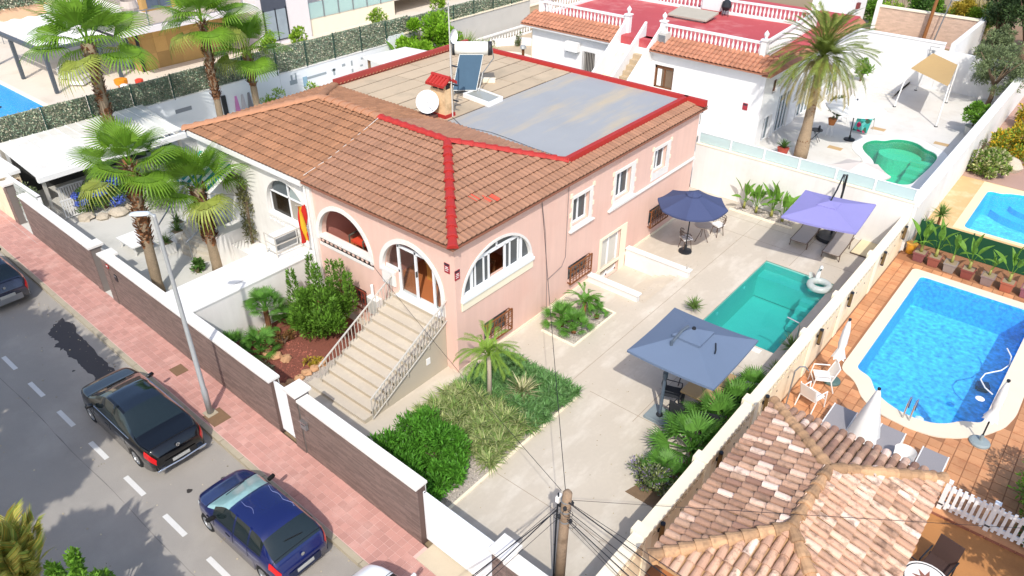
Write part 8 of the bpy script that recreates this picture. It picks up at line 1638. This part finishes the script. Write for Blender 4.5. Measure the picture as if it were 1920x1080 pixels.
        # wheels
        for a in ax:
            yw = s_*(W_/2-.12)
            w_ = MB().loft([[(a+r_*math.cos(b), yw+dy, wr+r_*math.sin(b)) for b in [2*math.pi*i/24 for i in range(24)]] for r_, dy in ((wr*.66, -.1), (wr*.93, -.1), (wr, -.07), (wr, .07), (wr*.93, .1), (wr*.66, .1))], closed=True).build('wheel', tyre, t, True)
            r_ = MB()
            r_.loft([[(a+q_*wr*math.cos(b), yw+s_*d, wr+q_*wr*math.sin(b)) for b in [2*math.pi*i/20 for i in range(20)]] for q_, d in ((.68, .095), (.62, .1), (.58, .06))], closed=True)
            for k in range(5): b = 2*math.pi*k/5; c_, s2 = math.cos(b), math.sin(b); r_.hexa([(a+wr*(u*c_-v*s2), yw+s_*d, wr+wr*(u*s2+v*c_)) for d in (.07, .095) for v in (-.09, .09) for u in (.05, .62)])
            r_.lathe([(.01, 0)], (0, 0, 0), 3) if False else None; r_.build('rim', rim, w_)
            MB().loft([[(a+q_*math.cos(b), yw-s_*.02, wr+q_*math.sin(b)) for b in [2*math.pi*i/20 for i in range(20)]] for q_ in (.01, wr*.64)], closed=True).build('hub_disc', under, w_)
        # lights as patches set just proud of the body
        def patch(x0, x1, k0, k1, m_, nm_):
            rw = []
            for x in np.linspace(x0, x1, 7):
                s2 = sec(x); pts = []
                for f in np.linspace(k0, k1, 6): i = min(int(f), 11); p, q2 = s2[i], s2[i+1]; u = f-i; pts.append((x+(.006 if x > L_/2 else -.006), s_*(p[0]+(q2[0]-p[0])*u+.008), p[1]+(q2[1]-p[1])*u+.004))
                rw.append(pts)
            MB().loft(rw).build(nm_, m_, t, True)
        patch(*gl['tail'], lampr, 'tail_light'); patch(*gl['head'], lampw, 'headlight')
    for s_ in (-1, 1):
        ln_ = []
        for x in np.linspace(gl['f1']+.06, L_-.32, 12): q = sec(x); ln_.append((x, s_*(q[5][0]*.62+q[8][0]*.3), q[8][1]*.55+q[5][1]*.45+.012))
        MB().tube(ln_, .006, 4).build('bonnet_seam', under, t)
    for x_, nm_ in ((gl['f1']+.05, 'scuttle'), (.2, 'boot_seam')):
        q = sec(x_); MB().tube([(x_, s_*p[0], p[1]+.004) for s_, pp in ((-1, q[6:]), (1, q[:5:-1])) for p in pp], .008, 4).build(nm_, under, t)
    MB().tube([(gl['f1']-.02, -.35, sec(gl['f1']-.02)[11][1]+.01), (gl['f1']-.12, .25, sec(gl['f1']-.12)[11][1]+.015)], .01, 4).build('wiper', under, t)
    MB().box(.3, -W_/2+.25, .16, L_-.3, W_/2-.25, .5).build('underbody', under, t)
    for x0, x1, nm in ((-.02, .05, 'rear_bumper'), (L_-.07, L_+.005, 'front_bumper')):
        xe = .02 if x0 < 1 else L_-.03; we = interp(Pw, .06 if x0 < 1 else L_-.06)*W_/2
        MB().loft([[(x0 if abs(u) < .8 else (x0+x1)/2+.03*(1 if x0 < 1 else -1), u*we, z) for u in np.linspace(-1, 1, 11)] for z in (.3, .36, .5, .54)]).build(nm, gl.get('bm', paint), t, True)
    return t, sec
black_p = mat('black_car_paint', '08090c', .2, .03, spec=.4, coat=.7); blue_p = mat('blue_car_paint', '101b50', .22, .06, 2, spec=.5, coat=.8); slate_p = mat('dark_slate_paint', '23283a', .15, .03, spec=.5, coat=1.0); white_p = mat('white_car_paint', 'e9eaea', .2, .02, coat=.8)
# saloon
top = [(0, .66), (.05, .9), (.12, 1.0), (.75, 1.04), (1.05, 1.12), (1.75, 1.38), (2.1, 1.44), (2.75, 1.43), (3.2, 1.28), (3.75, 1.0), (4.4, .9), (4.7, .78), (4.82, .58)]
belt = [(0, .6), (.1, .9), (.6, .97), (1.0, .96), (3.6, .92), (3.8, .93), (4.5, .82), (4.82, .54)]
plan = [(0, .74), (.12, .9), (.5, .97), (1.2, 1), (3.6, 1), (4.2, .95), (4.6, .82), (4.82, .55)]
gl = dict(s0=1.15, s1=3.35, pil=(2.25,), f0=2.85, f1=3.72, r0=.86, r1=1.74, doors=(1.4, 2.3, 3.35), tail=(.02, .36, 2.7, 4.9), head=(4.35, 4.74, 3.2, 4.8), trim=chrome, bm=mat('black_trim', '17181a', .4, .05, coat=.3))
roofg = mat('panorama_roof', '121a24', .05, .02, spec=.7, coat=1.0)
s1, sec1 = car('black saloon with a dark glass roof parked beside the street lamp', black_p, 4.82, 1.8, top, belt, plan, (.98, 3.82), .33, .72, gl, roofg, kind='saloon')
MB().lathe([(.06, 0), (.06, .012)], (0, 0, 0), 14).build('badge', chrome, s1).matrix_world = Matrix.Translation((.0, 0, .86)) @ Matrix.Rotation(-math.pi/2, 4, 'Y')
for a in (90, 210, 330): MB().bar((-.016, 0, .86), (-.016, .05*math.cos(rad(a)), .86+.05*math.sin(rad(a))), .007, 4).build('badge_spoke', under, s1)
MB().box(-.035, -.26, .4, .0, .26, .5).build('number_plate', plate_w, s1); MB().tube([(-.03, -.75, .34), (-.06, 0, .33), (-.03, .75, .34)], .025, 6).build('bumper_trim', chrome, s1)
for s_ in (-1, 1): MB().box(-.04, s_*.62-.1, .27, .02, s_*.62+.1, .33).build('exhaust', chrome, s1)
s1.location = (-3.1, -7.5, -.13); s1.rotation_euler = (0, 0, math.pi-.012); s1.scale = (.925, .925, .925)
# hatchback
top = [(0, .62), (.05, .82), (.14, .96), (.5, 1.22), (.78, 1.37), (1.2, 1.42), (2.0, 1.4), (2.35, 1.28), (2.95, .96), (3.45, .84), (3.72, .72), (3.84, .5)]
belt = [(0, .58), (.06, .8), (.2, .93), (.7, .96), (2.6, .88), (3.0, .89), (3.5, .76), (3.84, .46)]
plan = [(0, .78), (.1, .9), (.4, .98), (1.0, 1), (2.8, 1), (3.3, .95), (3.65, .8), (3.84, .55)]
cyan = mat('windscreen_sheet', '8fb5b3', .12, .2, 4, .1, 8, coat=.7)
gl = dict(s0=.62, s1=2.62, pil=(1.12, 1.72), f0=2.08, f1=2.92, r0=.16, r1=.66, doors=(1.12, 1.75, 2.6), tail=(.02, .3, 3.0, 5.6), head=(3.35, 3.72, 3.3, 4.9), fm=cyan, bm=mat('blue_grey_bumper', '1a2440', .5, .05), mm=under, hm=under)
s2, sec2 = car('dark blue hatchback with faded roof streaks parked behind the black saloon', blue_p, 3.84, 1.66, top, belt, plan, (.62, 3.06), .29, .76, gl, None)
MB().box(-.035, -.24, .4, .0, .24, .5).build('number_plate', plate_w, s2); MB().tube([(.3, -.25, 1.13), (.36, .2, 1.2)], .012, 5).build('rear_wiper', under, s2); MB().lathe([(.05, 0), (.05, .012)], (0, 0, 0), 12).build('badge', chrome, s2).matrix_world = Matrix.Translation((.02, 0, .82)) @ Matrix.Rotation(-math.pi/2, 4, 'Y')
st_ = mat('roof_streak', '7d84b0', .7)
def curve_(p): q = [(float(np.interp(u, range(len(p)), [a for a, b in p])), float(np.interp(u, range(len(p)), [b for a, b in p]))+.012*math.sin(u*7)) for u in np.linspace(0, len(p)-1, 22)]; return [(q[max(i-1, 0)][0]/3+q[i][0]/3+q[min(i+1, 21)][0]/3, q[max(i-1, 0)][1]/3+q[i][1]/3+q[min(i+1, 21)][1]/3) for i in range(22)]
for pts in (((2.0, .25), (1.8, .28), (1.6, .2), (1.4, .3), (1.15, .26), (.95, .3)), ((1.95, -.5), (1.7, -.42), (1.5, -.5), (1.25, -.44), (1.05, -.55), (.9, -.52))):
    MB().tube([(x, y, interp([(0.7, 1.345), (.95, 1.405), (1.2, 1.435), (1.6, 1.44), (2.0, 1.425)], x)-(abs(y)*.03)) for x, y in curve_(pts)], .006, 4).build('roof_streak', st_, s2)
s2.location = (2.22, -7.5, -.13); s2.rotation_euler = (0, 0, math.pi); s2.scale = (.94, .94, .94)
# dark car cut by the picture edge: same shell as the saloon family, other paint
top = [(0, .64), (.05, .9), (.15, 1.02), (.55, 1.12), (1.0, 1.32), (1.5, 1.42), (2.4, 1.43), (2.9, 1.28), (3.45, 1.0), (4.0, .88), (4.25, .7), (4.35, .5)]
belt = [(0, .58), (.08, .88), (.5, .97), (3.2, .92), (3.5, .92), (4.1, .78), (4.35, .46)]; plan = [(0, .76), (.12, .9), (.5, .97), (1.2, 1), (3.2, 1), (3.8, .95), (4.2, .8), (4.35, .55)]
gl = dict(s0=.8, s1=3.1, pil=(1.3, 2.1), f0=2.55, f1=3.42, r0=.3, r1=1.05, doors=(1.3, 2.15, 3.1), tail=(.02, .32, 3.0, 5.2), head=(3.9, 4.22, 3.2, 4.8), bm=mat('silver_bumper', '8b8d90', .35, .05, metal=.4), mm=under)
s3, sec3 = car('dark slate car with a pale rear bumper, cut off by the picture edge', slate_p, 4.35, 1.76, top, belt, plan, (.8, 3.45), .31, .74, gl, None)
MB().box(-.03, -.26, .52, .02, .26, .63).build('number_plate', plate_w, s3); MB().lathe([(.05, 0), (.05, .012)], (0, 0, 0), 12).build('badge', chrome, s3).matrix_world = Matrix.Translation((.01, 0, .92)) @ Matrix.Rotation(-math.pi/2, 4, 'Y')
s3.location = (-14.45, -7.4, -.13); s3.rotation_euler = (0, 0, math.pi); s3.scale = (.94, .94, .94)
gl = dict(gl); gl.update(bm=white_p, mm=white_p); s4, _ = car('white car whose bonnet just shows at the bottom edge of the picture', white_p, 4.35, 1.76, top, belt, plan, (.8, 3.45), .31, .74, gl, None); s4.location = (7.7, -7.4, -.13); s4.rotation_euler = (0, 0, math.pi)
# ------------------------------------------------------------ utility pole and wires
t = thing('utility_pole', 'weathered timber utility pole with bundles of cables at the street wall corner', 'utility pole', (7.0, -4.2, 0)); PX, PY = 7.0, -4.2
pw = mat('weathered_pole', '8c7762', .95, .25, 3, .3, 30, .6, 25, dirt='5c4a3a', dscale=4, damt=.7)
MB().tube([(PX-.02, PY, -.1), (PX, PY, 1.5), (PX+.03, PY, 2.8), (PX+.05, PY, 3.28), (PX+.05, PY, 3.36)], [.125, .115, .108, .102, .05], 12).build('post', pw, t, True)
for z in (2.45, 2.75, 3.05): MB().lathe([(.115, 0), (.115, .035)], (PX+.03, PY, z), 12).build('band', metalg, t)
for k, (a, z) in enumerate(((.2, 2.5), (1.5, 2.7), (2.6, 3.05), (4.0, 2.6), (5.2, 2.95), (3.3, 2.85), (0.8, 2.95))): x, y = PX+.03+.13*math.cos(a), PY+.13*math.sin(a); MB().lathe([(.025, -.05), (.04, -.02), (.04, .03), (.02, .06)], (x, y, z), 7).build('insulator', dark, t)
MB().box(PX-.17, PY-.1, 2.95, PX-.09, PY+.05, 3.1).build('junction_box', whitep, t)
cb_ = MB()
for k in range(5): r_ = rng.uniform(.07, .13); c = Vector((PX+rng.uniform(-.15, .2), PY+rng.uniform(-.2, .1), rng.uniform(2.3, 3.2))); cb_.tube([c+Vector((r_*math.cos(a)*.8, r_*math.cos(a)*.5, r_*math.sin(a)-.04*k)) for a in [2*math.pi*i/14 for i in range(15)]], .006, 4)
cb_.tube([(PX-.13, PY-.05, 3.2), (PX-.15, PY-.05, 2.2), (PX-.16, PY-.02, 0)], .02, 5); cb_.build('cable_coils', dark, t, kind='stuff')
wirem = mat('wire_black', '26262a', .6, .05)
def wire(label, p, q, sag, r_=.009, ext=1.):
    p, q = Vector(p), Vector(q); q = p+(q-p)*ext; pts = [p+(q-p)*(i/14)-Vector((0, 0, sag*4*(i/14)*(1-i/14))) for i in range(15)]
    tag(MB().tube(pts, r_*.75, 4).build('overhead_wire', wirem), label, 'wire', 'overhead wires at the timber pole')
wire('thin wire rising from the timber pole to the eave of the pink garden wall', (PX, PY, 3.3), (.05, 3.95, 4.35), .12, .012)
wire('thin wire sloping from the timber pole over the planted bed to the front wall', (PX-.1, PY, 3.25), (-3.57, -.05, 2.5), .12, .008)
wire('thin lone wire running from the timber pole over the pavilion roof', (PX+.15, PY, 3.15), (13.3, -.1, 3.42), .02, .006, 1.6)
for k, (dz, dy, r_) in enumerate(((3.0, 0, .007), (2.92, .06, .016), (2.88, -.05, .014), (2.6, .02, .007))): wire(['upper thin wire of the bundle crossing the road from the timber pole', 'thicker wire of the bundle crossing the road from the timber pole', 'second thick wire of the bundle crossing the road from the timber pole', 'lowest thin wire crossing the road from the timber pole'][k], (PX-.1, PY-.1, dz-.12), (6.7+dy*2, -6.6, dz-.12), .02, r_, 4.5)
for k, (z, y, r_) in enumerate(((3.1, -4.45, .016), (3.12, -4.3, .008), (2.85, -4.5, .01), (2.75, -4.62, .008), (2.6, -4.66, .015), (2.55, -4.8, .01), (2.4, -4.75, .005))): wire(['thickest wire running along the wall line from the timber pole', 'thin wire beside the thickest one along the wall line', 'middle wire along the wall line from the timber pole', 'fine wire under the middle one along the wall line', 'twisted lower wire along the wall line from the timber pole', 'second lower wire along the wall line from the timber pole', 'finest lowest wire along the wall line from the timber pole'][k], (PX+.12, PY-.05, z), (9.2, y, z), .01, r_, 5.)
